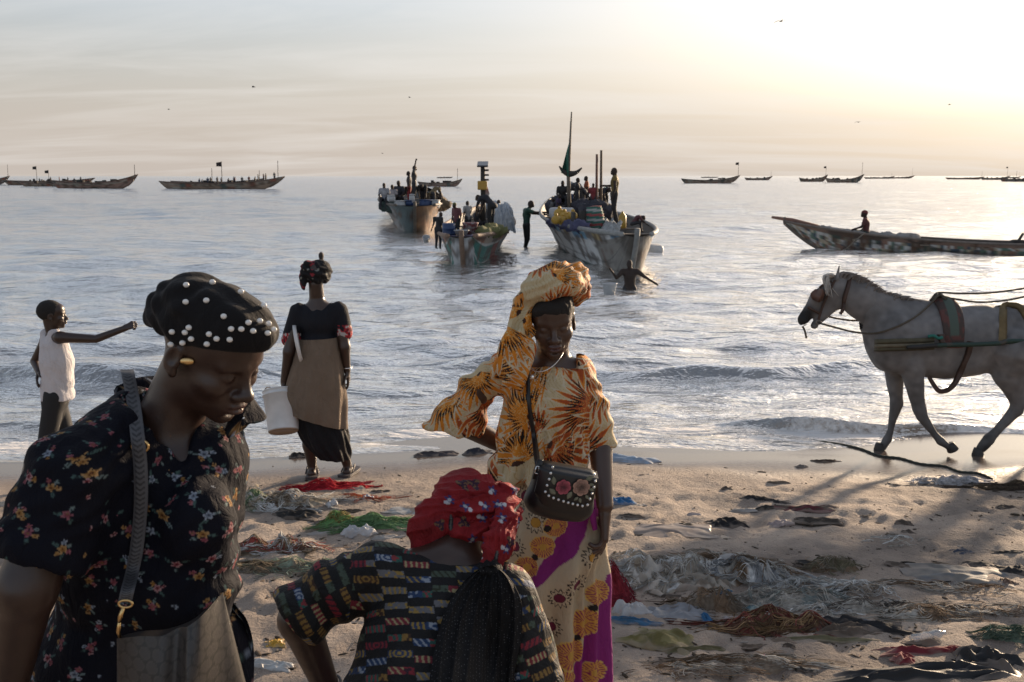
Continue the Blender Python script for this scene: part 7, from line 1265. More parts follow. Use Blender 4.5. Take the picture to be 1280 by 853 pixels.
        mb = MB(); mb.grid(G); mb.grid((G + V3(0, .04, -.02))[:, ::-1]); o = mb.build(name, material('sheet_%d' % seed, colr, .7, vary=.25, vscale=5, bump=.4, bscale=25), None, bl, col=False); return tag(o, label, 'tarpaulin')
    def lump(name, pts, r, colr, label, cat, seed, h=.05, amp=.06):
        pts = np.array(pts); F = Field(pts.min(0) - r - .2, pts.max(0) + r + .2, h)
        for p in pts: F.ell(p, (r * 1.25, r, r * .7), r * .6)
        for p, q in zip(pts[:-1], pts[1:]): F.cone(p, q, r * .5, r * .5, r * .5)
        V, Q = F.mesh(); N = vnormals(V, Q); w_ = fbm(V * 2.2, 2, seed); V = V + N * (amp * .7 * fbm(V * 3.5, 3, seed) + amp * 1.1 * (1 - np.abs(np.sin(V[:, 0] * 9 + V[:, 2] * 7 + 6 * w_))) - amp * .5)[:, None]; o = mk(name, V, Q, material('cloth_%s' % label[:12].replace(' ', '_'), colr, .85, vary=.3, vscale=5, bump=.7, bscale=22), None, pts[0]); return tag(o, label, cat)
    sheet('tarpaulin', at(750, 278, 27), at(778, 282, 24.8), at(746, 289, 26), at(774, 291, 24.2), (.36, .36, .35), 'crumpled white sheet over the near end of the green-flagged boat', 3, .12); lump('net_heap', [at(724, 283, 25.5), at(716, 282, 26.5), at(706, 280, 27.5), at(692, 277, 29)], .22, (.07, .07, .13), 'blue and white fishing net heaped along the rail of the green-flagged boat', 'fishing net', 4); lump('net_heap', [at(735, 262, 30), at(712, 262, 31.5), at(722, 256, 32), at(702, 258, 32), at(745, 264, 29)], .42, (.035, .034, .045), 'dark heap of net and gear amidships of the green-flagged boat', 'fishing net', 5)
    c = at(778, 276, 26); mb = MB(); mb.lathe(c, [(.09, -.2), (.10, -.18), (.10, .12), (.04, .19), (.03, .23), (.02, .24)], 16); thing('jerrycan', mb, material('yellow_can', (.38, .24, .04), .45), 'yellow jerrycan behind the crouching man at the near rail', 'jerrycan', c - V3(0, 0, .3), col=False)
    c = sea(815, 317) + V3(0, 0, .10); mb = MB(); mb.box(c, (.62, .42, .34), rot('Z', 15) @ rot('X', 8), None, .06); thing('polystyrene_box', mb, wp, 'white polystyrene box floating beside the boat', 'box', c, col=False)
    c = sea(762, 366) + V3(0, 0, .05); mb = MB(); mb.lathe(c, [(.02, -.10), (.11, -.10), (.145, .12), (.155, .13), (.155, .145), (.14, .145), (.11, -.08), (.02, -.08)], 24); thing('basin', mb, wp, 'white plastic pail floating beside the boy with spread arms', 'pail', c, col=False)
    # solar-pole boat
    b = at(604, 292, 27.5); so = empty('solar_panel_pole', b, 'pole carrying a small solar panel and a yellow lamp box', 'pole'); mb = MB(); mb.tube([b, at(603.5, 207, 27.5)], [.075, .06], 8); mb.build('pole', MATS['dark_wood'] if 'dark_wood' in MATS else dark, so, b, col=False)
    mb = MB(); c = at(603.5, 205.5, 27.5); mb.box(c, (.30, .5, .05), rot('X', 14), None, .01); mb.build('solar_panel', material('panel', (.02, .022, .03), .25), so, b, smooth_=False, col=False); mb = MB(); mb.box(at(603, 232, 27.35), (.26, .2, .24), None, None, .02); mb.build('lamp_box', material('yellow_box', (.38, .22, .03), .5), so, b, smooth_=False, col=False)
    mb = MB(); [mb.box(at(606, y, 27.5), (.22, .06, .05)) for y in (213, 219, 225)]; mb.build('step', dark, so, b, col=False); G = np.array([[at(606, 226, 27.5), at(606, 245, 27.5)], [at(609, 233, 27.5), at(608, 245, 27.5)], [at(612, 242, 27.5), at(610, 248, 27.5)]]); mb = MB(); mb.grid(G, np.array([(.3, .05, .04)] * 3 + [(.4, .4, .38)] * 3)); mb.grid(G[::-1] + V3(0, .02, 0), np.array([(.3, .05, .04)] * 6)); mb.build('pennant', material('pennant_cloth', rough=.85, attr=True), so, b)
    sheet('tarpaulin', at(606, 250, 31), at(638, 262, 28.6), at(612, 284, 29.5), at(645, 291, 27), (.30, .33, .36), 'pale blue-grey tarpaulin thrown over the far side of the solar-pole boat', 7, .35); lump('net_heap', [at(612, 288, 26.5), at(622, 288, 26.8), at(604, 292, 26)], .22, (.13, .13, .05), 'olive net spread inside the solar-pole boat', 'fishing net', 8)
    lump('cloth_bundle', [at(578, 298, 25.6), at(588, 300, 25.4), at(570, 300, 25.4)], .16, (.12, .10, .14), 'bundle of mixed cloth in the near end of the solar-pole boat', 'bundle', 9)
    c = at(561, 290, 25.8); mb = MB(); k = .62; mb.lathe(c, [(r * k, z * k) for r, z in ((.02, -.36), (.26, -.36), (.28, -.33), (.27, -.1), (.285, -.08), (.27, -.06), (.27, .12), (.285, .14), (.27, .16), (.27, .32), (.24, .36), (.02, .36))], 22); thing('drum', mb, blue, 'blue plastic drum beside the man in black', 'drum', c - V3(0, 0, .36), col=False)
    c = at(588, 287, 26); mb = MB(); mb.lathe(c, [(.02, -.18), (.16, -.18), (.20, .14), (.215, .15), (.215, .18), (.19, .18), (.15, -.15), (.02, -.15)], 22); thing('basket', mb, material('red_basket', (.20, .06, .07), .7, bump=.8, bscale=30, two=(.35, .33, .33), tscale=14), 'red checked basket beside the olive net', 'basket', c - V3(0, 0, .24), col=False); c = at(577, 296, 25.5) + V3(0, 0, .08); mb = MB(); mb.lathe(c, [(.02, -.05), (.12, -.05), (.19, .07), (.205, .08), (.20, .09), (.11, -.03), (.02, -.03)], 24); thing('basin', mb, wp, 'white basin among the cloth in the solar-pole boat', 'basin', c - V3(0, 0, .1), col=False)
    c = sea(533, 303) + V3(0, 0, .10); mb = MB(); mb.lathe(c, [(.02, -.12), (.10, -.12), (.13, .10), (.14, .11), (.12, .11), (.09, -.10), (.02, -.10)], 20, R=rot('X', 35)); thing('pail', mb, wp, 'white pail dipped into the water by the man in black', 'pail', c, col=False)
    # covered boat: arched cover and cargo
    yy = 44.5; cv = empty('boat_cover', at(520, 270, yy), 'dark arched canvas cover over the broad boat', 'boat cover'); c0 = np.array(cv.location); a = np.linspace(0, math.pi, 26); t = np.linspace(0, 1, 14); G = np.stack([[at(518, 262, yy)[0] * 0 + at(518, 262, yy) + V3(-math.cos(q) * (1.35 - .1 * u) + .1, -1.3 + 4.5 * u, math.sin(q) * (1.05 - .25 * u)) for q in a] for u in t]); G += (.05 * fbm(G * 2.5, 2, 4))[..., None]; mb = MB(); mb.grid(G); mb.grid(G[:, ::-1] - V3(0, 0, .03)); mb.build('canvas', material('dark_canvas', (.028, .026, .026), .9, vary=.3, vscale=4), cv, c0, col=False)
    lump('net_heap', [at(545, 252, 43), at(552, 256, 42.5), at(538, 248, 43.5)], .35, (.12, .085, .05), 'brown net with yellow floats on the right side of the covered boat', 'fishing net', 11, .07); lump('net_heap', [at(484, 258, 42), at(494, 260, 41.6), at(503, 258, 42)], .30, (.03, .05, .045), 'dark green net under the pale boxes of the covered boat', 'fishing net', 12, .07)
    for i, (x, y, sz, m_, lab) in enumerate(((500, 255, (.62, .5, .42), wp, 'white box amidships of the covered boat'), (489, 247, (.42, .4, .34), wp, 'white box beside the person in white'), (512, 253, (.5, .4, .3), blue, 'blue tub next to the white box of the covered boat'), (533, 255, (.75, .5, .52), blue, 'blue drum-like tub on the covered boat'), (545, 254, (.40, .4, .42), wp, 'white jug on the right of the covered boat'), (515, 248, (.24, .3, .5), wp, 'small white can below the red cloth'))):
        sz = tuple(.75 * q for q in sz); c = at(x, y + 1.5, 41.2); mb = MB(); mb.box(c, sz, rot('Z', i * 17), None, .06); mb.box(c + V3(0, 0, sz[2] / 2), (sz[0] * .96, sz[1] * .96, .05), rot('Z', i * 17), None, .02); thing('box', mb, m_, lab, 'box', c - V3(0, 0, sz[2] / 2), col=False)
    # paddle and gear of the pirogue
    y = _pgy(1060) - .8; a = at(1081, 291, y); b = at(1058, 311, y); c = at(1051, 315, y); mb = MB(); mb.tube([a, b], .022, 7); mb.tube([b, b * .5 + c * .5, c], [.03, .10, .06], 8, flat=.25); thing('paddle', mb, wood, 'wooden paddle held over the side of the long pirogue', 'paddle', b, col=False)
    y = _pgy(1272); b = at(1272, 312, y); mb = MB(); mb.box(at(1272, 306, y), (.35, .4, .3), None, None, .05); mb.tube([at(1272, 303, y), at(1279, 292, y)], .04, 6); mb.tube([at(1268, 308, y), at(1262, 312, y)], .05, 6); thing('outboard_motor', mb, dark, 'dark outboard motor tilted up on the long pirogue', 'motor', b, col=False)
gear()
def birds():
    m = material('gull', (.06, .055, .055), .8)
    for i, (x, y, d, s, a) in enumerate(((976, 27, 60, .45, .5), (317, 109, 70, .42, .2), (1187, 131, 90, .40, -.3), (1073, 153, 90, .4, .4), (512, 122, 100, .4, 0), (211, 137, 100, .40, .3), (478, 192, 120, .4, .1))):
        c = at(x, y, d); mb = MB(); R = rot('Z', math.degrees(a)); mb.tube([c + R @ V3(-.28, 0, 0) * s, c + R @ V3(0, 0, .02) * s, c + R @ V3(.30, 0, .02) * s], np.array([.02, .09, .03]) * s, 7)
        for sd in (-1, 1):
            L = [(0, 0, 0), (.05, sd * .35, .16), (-.05, sd * .70, .10), (-.2, sd * 1.0, -.02)]; P = np.array([c + R @ (V3(*q) * s) for q in L]); Q = np.array([c + R @ (V3(q[0] - .22 * (1 - abs(q[1]) * .8), q[1], q[2]) * s) for q in L]); mb.grid(np.stack([P, Q], 0)); mb.grid(np.stack([Q, P], 0) - V3(0, 0, .012))
        o = mb.build('gull', m, None, c, col=False); tag(o, ['gull soaring high beside the bright sun glow', 'dark gull gliding above the long crowded pirogue'][i] if i < 2 else 'tiny far gull in the hazy sky', 'bird', 'gulls over the water')
birds()
# ------------------------------------------------------------------ nets, rags, ropes and litter on the sand
def strands(paths, r, sides=4):
    "many thin tubes at once; paths (S, M, 3), r (S,) or scalar"
    P = np.asarray(paths, float); S, M = P.shape[:2]; T = np.gradient(P, axis=1); T /= np.linalg.norm(T, axis=2)[..., None] + 1e-9; U = np.cross(T, V3(0, 0, 1)); U /= np.linalg.norm(U, axis=2)[..., None] + 1e-6; W = np.cross(U, T); r = np.broadcast_to(np.asarray(r, float), (S,))[:, None, None, None] * np.ones((1, M, 1, 1)); r[:, -1] *= .3; r[:, 0] *= .3
    a = np.arange(sides) * 2 * math.pi / sides; V = P[:, :, None] + r * (np.cos(a)[None, None, :, None] * U[:, :, None] + np.sin(a)[None, None, :, None] * W[:, :, None]); F = gridF(M, sides, True); F = (F[None] + (np.arange(S) * M * sides)[:, None, None]).reshape(-1, 4); return V.reshape(-1, 3), F
def heap_h(dx, dy, rx, ry, h, seed):
    q = (dx / rx) ** 2 + (dy / ry) ** 2; P = np.stack([dx * 3.0 / max(rx, .3), dy * 3.0 / max(ry, .2), 0 * dx + seed], -1); return h * np.clip(np.exp(-q * 1.4) * (.8 + .7 * fbm(P, 3, seed)), 0, None) * smooth(1.5, .8, q)
NETM = lambda: material('net_twine', rough=.92, attr=True, vary=.3, vscale=45, spec=.15, bump=.8, bscale=260)
def net(cx, cy, rx, ry, h, cols, label, seed, n=100, hank=8, r=.0016, name='fishing_net', lng=1.0, cat='fishing net', crust=True, ang=0.0):
    "a heap of net: a draped mass with gathered folds, and loose strands and hanks lying over it"
    c = gnd(cx, cy); rs = np.random.RandomState(seed); ca, sa = math.cos(ang), math.sin(ang); cols = np.clip(np.asarray(cols, float) * 1.3, 0, .6); mb = MB()
    def zz(x, y): dx, dy = x - c[0], y - c[1]; return sand_z(x, y) + heap_h(dx * ca + dy * sa, -dx * sa + dy * ca, rx, ry, h, seed)
    if crust:
        g, gw = 54, 44; u, v = np.meshgrid(np.linspace(-1.2, 1.2, g), np.linspace(-1.2, 1.2, gw)); dx, dy = u * rx, v * ry; X, Y = c[0] + dx * ca - dy * sa, c[1] + dx * sa + dy * ca; Hh = heap_h(dx, dy, rx, ry, h, seed); P = np.stack([X, Y, 0 * X + seed], -1)
        w = fbm(P * 2.6, 2, seed + 3); dirn = 2.6 * fbm(P * 1.1, 2, seed + 6); ph = (dx * np.cos(dirn) + dy * np.sin(dirn)) * 62 + 7 * w; fold = 1 - np.abs(np.sin(ph)); fine = 1 - np.abs(np.sin(ph * 3.1 + 3 * w)); Z = sand_z(X, Y) + Hh * (.62 + .42 * fold + .14 * fine) - .010 - .03 * smooth(.85, 1.2, np.hypot(u, v)) * (1 + .8 * w)
        k = np.floor((ph / math.pi) + 40).astype(int); ci = (h01(k, seed) * len(cols)).astype(int) % len(cols); mb.grid(np.stack([X, Y, Z], -1), (cols[ci] * (.85 + .25 * fine)[..., None] * (1 + .3 * vnoise(P * 33, 3))[..., None]).reshape(-1, 3))
    n = int(n * .85); M = 11; paths = []; cc = []
    for k in range(n):
        a = rs.uniform(0, 6.28); q = math.sqrt(rs.rand()) * 1.0; x, y = q * rx * math.cos(a), q * ry * math.sin(a); d = rs.normal(0, .8) + (math.pi if rs.rand() < .5 else 0); L = lng * rs.uniform(.4, 1.2) * max(rx, ry) * .8; st = L / M; cur = rs.normal(0, .16); xs, ys = [], []
        for i in range(M): d += cur + rs.normal(0, .22); cur = cur * .9 + rs.normal(0, .06); x += math.cos(d) * st; y += math.sin(d) * st * min(1, ry / rx * 1.6); xs.append(x); ys.append(y)
        xs, ys = np.array(xs), np.array(ys); col = cols[rs.randint(len(cols))] * rs.uniform(.6, 1.3); nh = rs.randint(1, hank + 1)
        for j in range(nh):
            ox, oy = rs.normal(0, .007, 2) * (1 if nh > 1 else 0); w = np.cumsum(rs.normal(0, .002, (M, 2)), 0); X, Y = c[0] + (xs + ox) * ca - (ys + oy) * sa + w[:, 0], c[1] + (xs + ox) * sa + (ys + oy) * ca + w[:, 1]; paths.append(np.stack([X, Y, 0 * X + abs(rs.normal(.003, .006)) + .002], -1)); cc.append(col * rs.uniform(.8, 1.15))
    P = np.array(paths); P[..., 2] += zz(P[..., 0], P[..., 1]); V, F = strands(P, r * rs.uniform(.6, 1.4, len(P)), 3); mb.add(V, F, np.repeat(np.array(cc), M * 3, 0)); o = mb.build(name, NETM(), None, c); return tag(o, label, cat)
def rag(cx, cy, L, W, h, col, label, seed, name='rag', cat='rag', ang=0.0, rough=.85, col2=None, alpha=1.0, nu=46, nv=30, spec=.3, sharp=1.0):
    "a crumpled sheet lying on the sand: soft folds, sunken ragged rim"
    c = gnd(cx, cy); u, v = np.meshgrid(np.linspace(-1, 1, nu), np.linspace(-1, 1, nv)); P = np.stack([u * 1.3 + seed * 1.7, v * 1.3, 0 * u + seed], -1); wx = u * (1 + .22 * fbm(P * 1.2, 2, seed)) + .08 * vnoise(P * 2.5, seed + 1); wy = v * (1 + .34 * fbm(P * 1.2 + 9, 2, seed)) + .25 * np.sin(u * 1.9 + seed); dx, dy = wx * L / 2, wy * W / 2; X, Y = c[0] + dx * math.cos(ang) - dy * math.sin(ang), c[1] + dx * math.sin(ang) + dy * math.cos(ang)
    w = fbm(P * .9, 2, seed + 4); fo = 1 - np.abs(np.sin(v * 3.4 + u * 1.2 * math.sin(seed) + 2.6 * w)) ** .8; f2 = 1 - np.abs(np.sin(u * 3.1 - v * 1.5 + 3.1 * fbm(P * 1.3 + 5, 2, seed))) ** .8; Q = np.clip(1 - np.maximum(np.abs(u), np.abs(v)) ** 3, 0, 1); lump_ = .5 + .5 * vnoise(P * 1.1, seed + 8)
    Hh = h * (.30 * lump_ + .55 * sharp * fo * (.4 + .6 * lump_) + .30 * sharp * f2 * (1 - lump_ * .5)) * (.10 + .90 * Q); pad = np.pad(Hh, 1, 'edge'); Hh = (pad[:-2, 1:-1] + pad[2:, 1:-1] + pad[1:-1, :-2] + pad[1:-1, 2:] + 2 * Hh) / 6; Z = sand_z(X, Y) + Hh + .002 - .012 * (1 - Q) * smooth(-.2, .3, w); G = np.stack([X, Y, Z], -1); cc = np.tile(np.asarray(col, float), (nv * nu, 1))
    if col2 is not None: m = (fbm(P * 2.2, 3, seed + 7) > .15).ravel(); cc[m] = col2
    dust = smooth(.2, .8, (1 - Q) + .5 * fbm(P * 2.5, 2, seed + 2)).ravel()[:, None] * .45; cc = cc * (1 - dust) + V3(.30, .24, .195) * dust
    mb = MB(); mb.grid(G, cc); mb.grid((G - V3(0, 0, .005))[:, ::-1], cc.reshape(nv, nu, 3)[:, ::-1].reshape(-1, 3)); m = material('rag_%d_%d_%d' % (rough * 100, alpha * 100, spec * 10), rough=rough, attr=True, vary=.2, vscale=18, bump=.3, bscale=110, alpha=alpha, spec=spec); return tag(mb.build(name, m, None, c), label, cat)
def rope_line(pts, r, col, label, name='rope', cat='rope', n=120):
    P = np.array([gnd(x, y) for x, y in pts]); P = spline(P, n); P[:, 2] = sand_z(P[:, 0], P[:, 1]) + r * .7; a = np.arange(n) * 1.3; V, F = tube(P, r * (1 + .15 * np.sin(a)), 7); o = mk(name, V, F, material('rope_%s' % label[:8].replace(' ', '_'), col, .9, vary=.3, vscale=30, bump=.8, bscale=150), None, P[0]); return tag(o, label, cat)
def debris():
    GR, WH, BR, OL = (.33, .31, .275), (.52, .49, .45), (.15, .105, .07), (.13, .115, .075)
    # right of the women
    net(838, 722, .30, .16, 0.108, [WH, GR, (.27, .24, .20)], 'pale grey hank of fishing net heaped beside the red mesh bag', 1, 93, 9, ang=.5); net(930, 722, .34, .15, 0.094, [GR, WH, (.22, .23, .24), BR], 'grey and white fishing net draped in a long heap', 2, 105, 9); net(985, 752, .30, .12, 0.065, [GR, (.25, .23, .2), (.17, .19, .18)], 'loose pale net spread thin over the sand', 3, 74, 6)
    net(960, 786, .32, .09, 0.072, [(.16, .055, .045), (.13, .085, .05), (.20, .13, .07), (.09, .05, .035)], 'brown and red rope tangle with frayed ends', 4, 93, 8, .0024, 'rope_tangle', cat='rope tangle'); net(880, 760, .20, .08, 0.086, [BR, (.13, .105, .08)], 'small brown clump of net beside the rope tangle', 5, 49, 7); net(1042, 712, .14, .09, 0.072, [BR, OL, (.15, .13, .1)], 'tuft of brown weedy net standing up from the sand', 6, 55, 4)
    net(1100, 762, .32, .08, 0.050, [(.07, .065, .06), GR, (.12, .10, .085)], 'thin dark net trailing over the sand beside the black cloth', 7, 68, 5); net(1120, 678, .17, .07, 0.029, [WH, GR], 'wisps of white net on open sand', 8, 31, 4, crust=False); net(930, 830, .34, .06, 0.036, [BR, (.15, .12, .09), GR], 'flattened brown net along the bottom edge of the litter', 9, 62, 6); net(1258, 796, .16, .07, 0.043, [(.06, .10, .07), (.09, .12, .09)], 'green net bundle by the clear bottle', 10, 55, 6)
    net(1185, 603, .25, .07, 0.050, [(.45, .44, .44), (.36, .35, .36)], 'bunch of white rope net at the end of the green rope', 11, 80, 9, .0024); net(1272, 612, .36, .06, 0.043, [(.06, .045, .035), (.09, .07, .05)], 'long dark brown net trailing from the white bunch', 12, 93, 8)
    net(1228, 742, .20, .06, 0.036, [BR, GR], 'brown scraps of net below the grey tarpaulin', 31, 37, 4, crust=False); net(1150, 735, .26, .06, 0.029, [GR, BR], 'thin brown net strewn beside the grey tarpaulin', 32, 43, 4, crust=False)
    net(766, 748, .10, .12, 0.122, [(.20, .025, .035), (.15, .02, .03)], 'dark red mesh bag leaning against the woman in the painted skirt', 13, 93, 4, .0013, 'mesh_bag', cat='mesh bag')
    rag(792, 766, .20, .16, .09, (.46, .46, .47), 'crumpled white plastic bag beside the red mesh bag', 1, 'plastic_bag', 'plastic bag', .4, .35, None, .75); rag(848, 768, .34, .18, .06, (.25, .26, .28), 'sheet of grey translucent plastic among the nets', 2, 'plastic_sheet', 'plastic sheet', .2, .3, None, .7); rag(880, 775, .05, .22, .05, (.025, .10, .21), 'narrow strip of blue plastic among the nets', 3, 'plastic_strip', 'plastic strip', .3); rag(905, 742, .12, .05, .04, (.03, .11, .20), 'small blue scrap under the grey net', 4, 'plastic_scrap', 'plastic scrap', .6); rag(943, 760, .15, .09, .03, (.20, .25, .24), 'flat printed packet lying on the nets', 5, 'food_packet', 'packet', .5, .4, (.06, .13, .16)); rag(925, 775, .20, .07, .04, (.34, .31, .31), 'pale torn cloth strip among the nets', 50, 'cloth_strip', 'cloth strip', -.1); rag(788, 779, .30, .05, .05, (.04, .11, .20), 'blue rope-like rag beside the skirt hem', 6, 'rag', 'rag', -.3)
    rag(826, 802, .32, .22, .07, (.125, .11, .04), 'olive yellow cloth crumpled at the front of the litter', 7, 'cloth', 'cloth', -.5, .8, (.17, .15, .065)); rag(870, 812, .30, .05, .03, (.10, .09, .045), 'thin olive strip of cloth trailing over the sand', 8, 'cloth_strip', 'cloth strip', .05); rag(1020, 800, .50, .05, .03, (.13, .12, .07), 'long thin olive strip beside the rope tangle', 9, 'cloth_strip', 'cloth strip', .02)
    rag(1078, 784, .42, .14, .07, (.016, .016, .018), 'black cloth half buried among the brown nets', 10, 'cloth', 'cloth', -.05); rag(1158, 815, .46, .09, .06, (.15, .018, .025), 'dark red cloth twisted across the sand', 11, 'cloth', 'cloth', .12); rag(1128, 824, .12, .10, .04, (.16, .02, .026), 'end of dark red cloth folded under the red twist', 12, 'cloth', 'cloth', .7)
    rag(1150, 846, .80, .14, .09, (.014, .014, .016), 'large black plastic sheet lying along the front', 13, 'plastic_sheet', 'plastic sheet', .08, .5); rag(1235, 832, .26, .16, .11, (.018, .018, .019), 'black bag slumped beside the red cloth', 14, 'black_bag', 'bag', -.5, .55); c = gnd(1160, 800) + V3(0, 0, .018); mb = MB(); mb.lathe(c, [(.7 * a, .72 * b) for a, b in ((.004, -.12), (.030, -.118), (.034, -.10), (.029, -.06), (.033, -.02), (.027, .02), (.034, .05), (.026, .085), (.013, .105), (.013, .125), (.004, .126))], 18, R=rot('Z', 15) @ rot('Y', 86)); o = mb.build('plastic_bottle', material('clear_plastic', (.45, .50, .54), .15, alpha=.4, spec=.6), None, c, col=False); tag(o, 'clear plastic bottle lying beside the dark red cloth', 'plastic bottle')
    rag(1195, 718, .52, .28, .08, (.165, .155, .14), 'grey-brown tarpaulin half buried in the sand', 16, 'tarpaulin', 'tarpaulin', -.12, .7, (.13, .135, .14), sharp=.5); rag(1262, 712, .20, .14, .05, (.02, .02, .022), 'black cloth beside the grey-brown tarpaulin', 17, 'cloth', 'cloth', .1); rag(1258, 729, .10, .08, .05, (.12, .075, .055), 'brown scrap at the corner of the grey tarpaulin', 51, 'scrap', 'scrap', .3); rag(1198, 690, .16, .09, .03, (.035, .045, .07), 'dark blue scrap above the grey tarpaulin', 18, 'rag', 'rag', .3); rag(1150, 731, .42, .03, .02, (.022, .02, .018), 'long black strip lying in front of the grey tarpaulin', 19, 'rubber_strip', 'strip', .08)
    rag(852, 664, .58, .30, .06, (.29, .24, .21), 'sheet of dusty clear plastic sunk into the sand', 20, 'plastic_sheet', 'plastic sheet', -.05, .35, (.24, .19, .16), .75, sharp=.5); rag(908, 657, .26, .15, .08, (.014, .013, .014), 'black rag crumpled beside the dusty plastic sheet', 21, 'rag', 'rag', .1); rag(867, 644, .10, .06, .03, (.36, .31, .30), 'small pale wrapper above the dusty plastic sheet', 22, 'wrapper', 'wrapper', .2); rag(956, 626, .34, .10, .05, (.016, .015, .017), 'black strap-like rag on the open sand', 23, 'rag', 'rag', -.25); rag(1005, 637, .42, .12, .05, (.10, .025, .03), 'dark red and brown rag in line with the black strap', 24, 'rag', 'rag', -.12, .85, (.06, .04, .03)); rag(1022, 652, .30, .12, .05, (.05, .04, .032), 'brown rag below the dark red one', 25, 'rag', 'rag', -.35); rag(975, 655, .16, .08, .04, (.30, .24, .23), 'pinkish wrapper between the dark rags', 26, 'wrapper', 'wrapper', .3, .5)
    rag(776, 629, .24, .14, .06, (.02, .11, .25), 'bright blue cloth scrap right of the woman with the saddle bag', 27, 'rag', 'rag', .1); rag(778, 575, .52, .26, .07, (.24, .31, .40), 'pale blue plastic sheet washed up at the waterline', 28, 'plastic_sheet', 'plastic sheet', -.1, .4); rag(1002, 584, .10, .06, .03, (.15, .13, .12), 'small stone-like scrap on wet sand', 29, 'scrap', 'scrap', 0); rag(1032, 577, .24, .05, .03, (.06, .04, .03), 'strip of brown weed by the green rope', 30, 'weed', 'weed', .05)
    rag(597, 566, .26, .14, .06, (.025, .025, .035), 'dark cloth lying in the swash left of the printed blouse', 31, 'cloth', 'cloth', .1); rag(545, 569, .36, .14, .05, (.045, .04, .045), 'brown-black cloth rolled at the waterline', 32, 'cloth', 'cloth', 0); rag(374, 571, .16, .12, .06, (.022, .02, .02), 'black weed clump behind the heel of the woman with the bucket', 33, 'weed', 'weed', .2)
    # left, behind the bending woman
    net(410, 610, .28, .10, 0.043, [(.34, .02, .03), (.26, .015, .022)], 'bright red net lying at the feet of the woman with the bucket', 14, 93, 6, .0018); rag(440, 605, .36, .06, .03, (.30, .02, .025), 'red ribbon of net reaching right from the red heap', 34, 'cloth_strip', 'cloth strip', .25); rag(447, 612, .16, .05, .03, (.34, .30, .25), 'pale stick-like strip crossing the red ribbon', 35, 'cloth_strip', 'cloth strip', .6)
    net(350, 630, .34, .14, 0.086, [GR, (.25, .21, .16), BR, WH], 'big tangled heap of beige net beside the red one', 15, 105, 9); net(318, 632, .16, .12, 0.086, [WH, (.3, .26, .2), (.1, .14, .08)], 'cream net bundle at the left of the beige heap', 16, 55, 9); rag(371, 645, .30, .16, .08, (.02, .019, .018), 'black rubber strip curled over the beige heap', 36, 'rubber_strip', 'strip', -.3); rag(336, 622, .14, .10, .09, (.42, .38, .32), 'cream scrap of cloth on top of the beige heap', 37, 'rag', 'rag', .6); rag(416, 631, .08, .06, .06, (.46, .46, .47), 'white plastic cup-like scrap on the beige heap', 38, 'plastic_scrap', 'plastic scrap', .2, .4)
    net(458, 624, .18, .06, 0.029, [(.30, .08, .03), (.25, .05, .03)], 'orange string scattered right of the beige heap', 17, 49, 5); rag(460, 624, .09, .07, .05, (.42, .42, .44), 'white scrap among the orange string', 39, 'plastic_scrap', 'plastic scrap', .4, .4); rag(418, 651, .30, .06, .05, (.10, .08, .06), 'dark twig-like strip below the beige heap', 40, 'rubber_strip', 'strip', .05)
    net(462, 657, .36, .10, 0.043, [(.10, .19, .08), (.14, .23, .11), (.08, .14, .07)], 'grass-green net stretched out over the sand', 18, 105, 7, .0015); net(420, 655, .12, .10, 0.072, [(.11, .22, .08), (.2, .16, .06)], 'round clump of bright green net', 19, 55, 6, .0015); rag(449, 666, .20, .14, .09, (.50, .50, .51), 'white plastic bag beside the green net', 41, 'plastic_bag', 'plastic bag', .3, .35, None, .85); rag(503, 638, .26, .12, .012, (.36, .36, .35), 'torn piece of newspaper flat on the sand', 42, 'newspaper', 'newspaper', .05, .85, (.26, .26, .26), sharp=.2); rag(436, 640, .20, .04, .03, (.06, .045, .035), 'short dark stick left of the newspaper', 43, 'stick', 'stick', 0)
    net(340, 688, .30, .10, 0.072, [(.18, .15, .11), BR, (.22, .05, .04), WH], 'tangle of net, cord and red scraps behind the floral tunic', 20, 99, 7); rag(370, 684, .20, .06, .06, (.22, .03, .03), 'red rag twisted in the cord tangle', 44, 'rag', 'rag', -.2); rag(352, 678, .05, .22, .08, (.32, .31, .29), 'bent white strap standing out of the cord tangle', 45, 'strap', 'strap', .3); net(385, 712, .34, .12, 0.050, [(.17, .23, .17), (.22, .26, .20), (.20, .17, .13)], 'pale green mist of fine net behind the striped sleeve', 21, 117, 8, .0012); net(330, 712, .24, .10, 0.043, [(.17, .14, .10), (.13, .10, .07)], 'brown fine net beside the pale green one', 22, 68, 7)
    rag(344, 806, .085, .07, .03, (.45, .26, .03), 'small yellow plastic scrap on bare sand', 46, 'plastic_scrap', 'plastic scrap', .3, .5); rag(340, 833, .20, .09, .04, (.44, .44, .43), 'flattened white plastic bag near the leather shoulder bag', 47, 'plastic_bag', 'plastic bag', -.1, .4, None, .9); rag(8, 632, .16, .08, .05, (.40, .36, .30), 'pale driftwood scrap left of the floral sleeve', 48, 'driftwood', 'driftwood', .6); rag(14, 658, .14, .10, .04, (.05, .045, .04), 'dark scrap left of the floral sleeve', 49, 'scrap', 'scrap', .2)
    rope_line([(960, 549), (1005, 551), (1046, 556), (1075, 562), (1100, 571), (1125, 574), (1150, 581), (1180, 584), (1200, 591), (1222, 593), (1240, 600)], .010, (.030, .036, .030), 'green-black mooring rope lying across the sand under the horse', n=160)
    rope_line([(1030, 540), (1090, 505), (1075, 470)], .008, (.05, .045, .04), 'thin line running down into the water beside the horse', n=60) if False else None
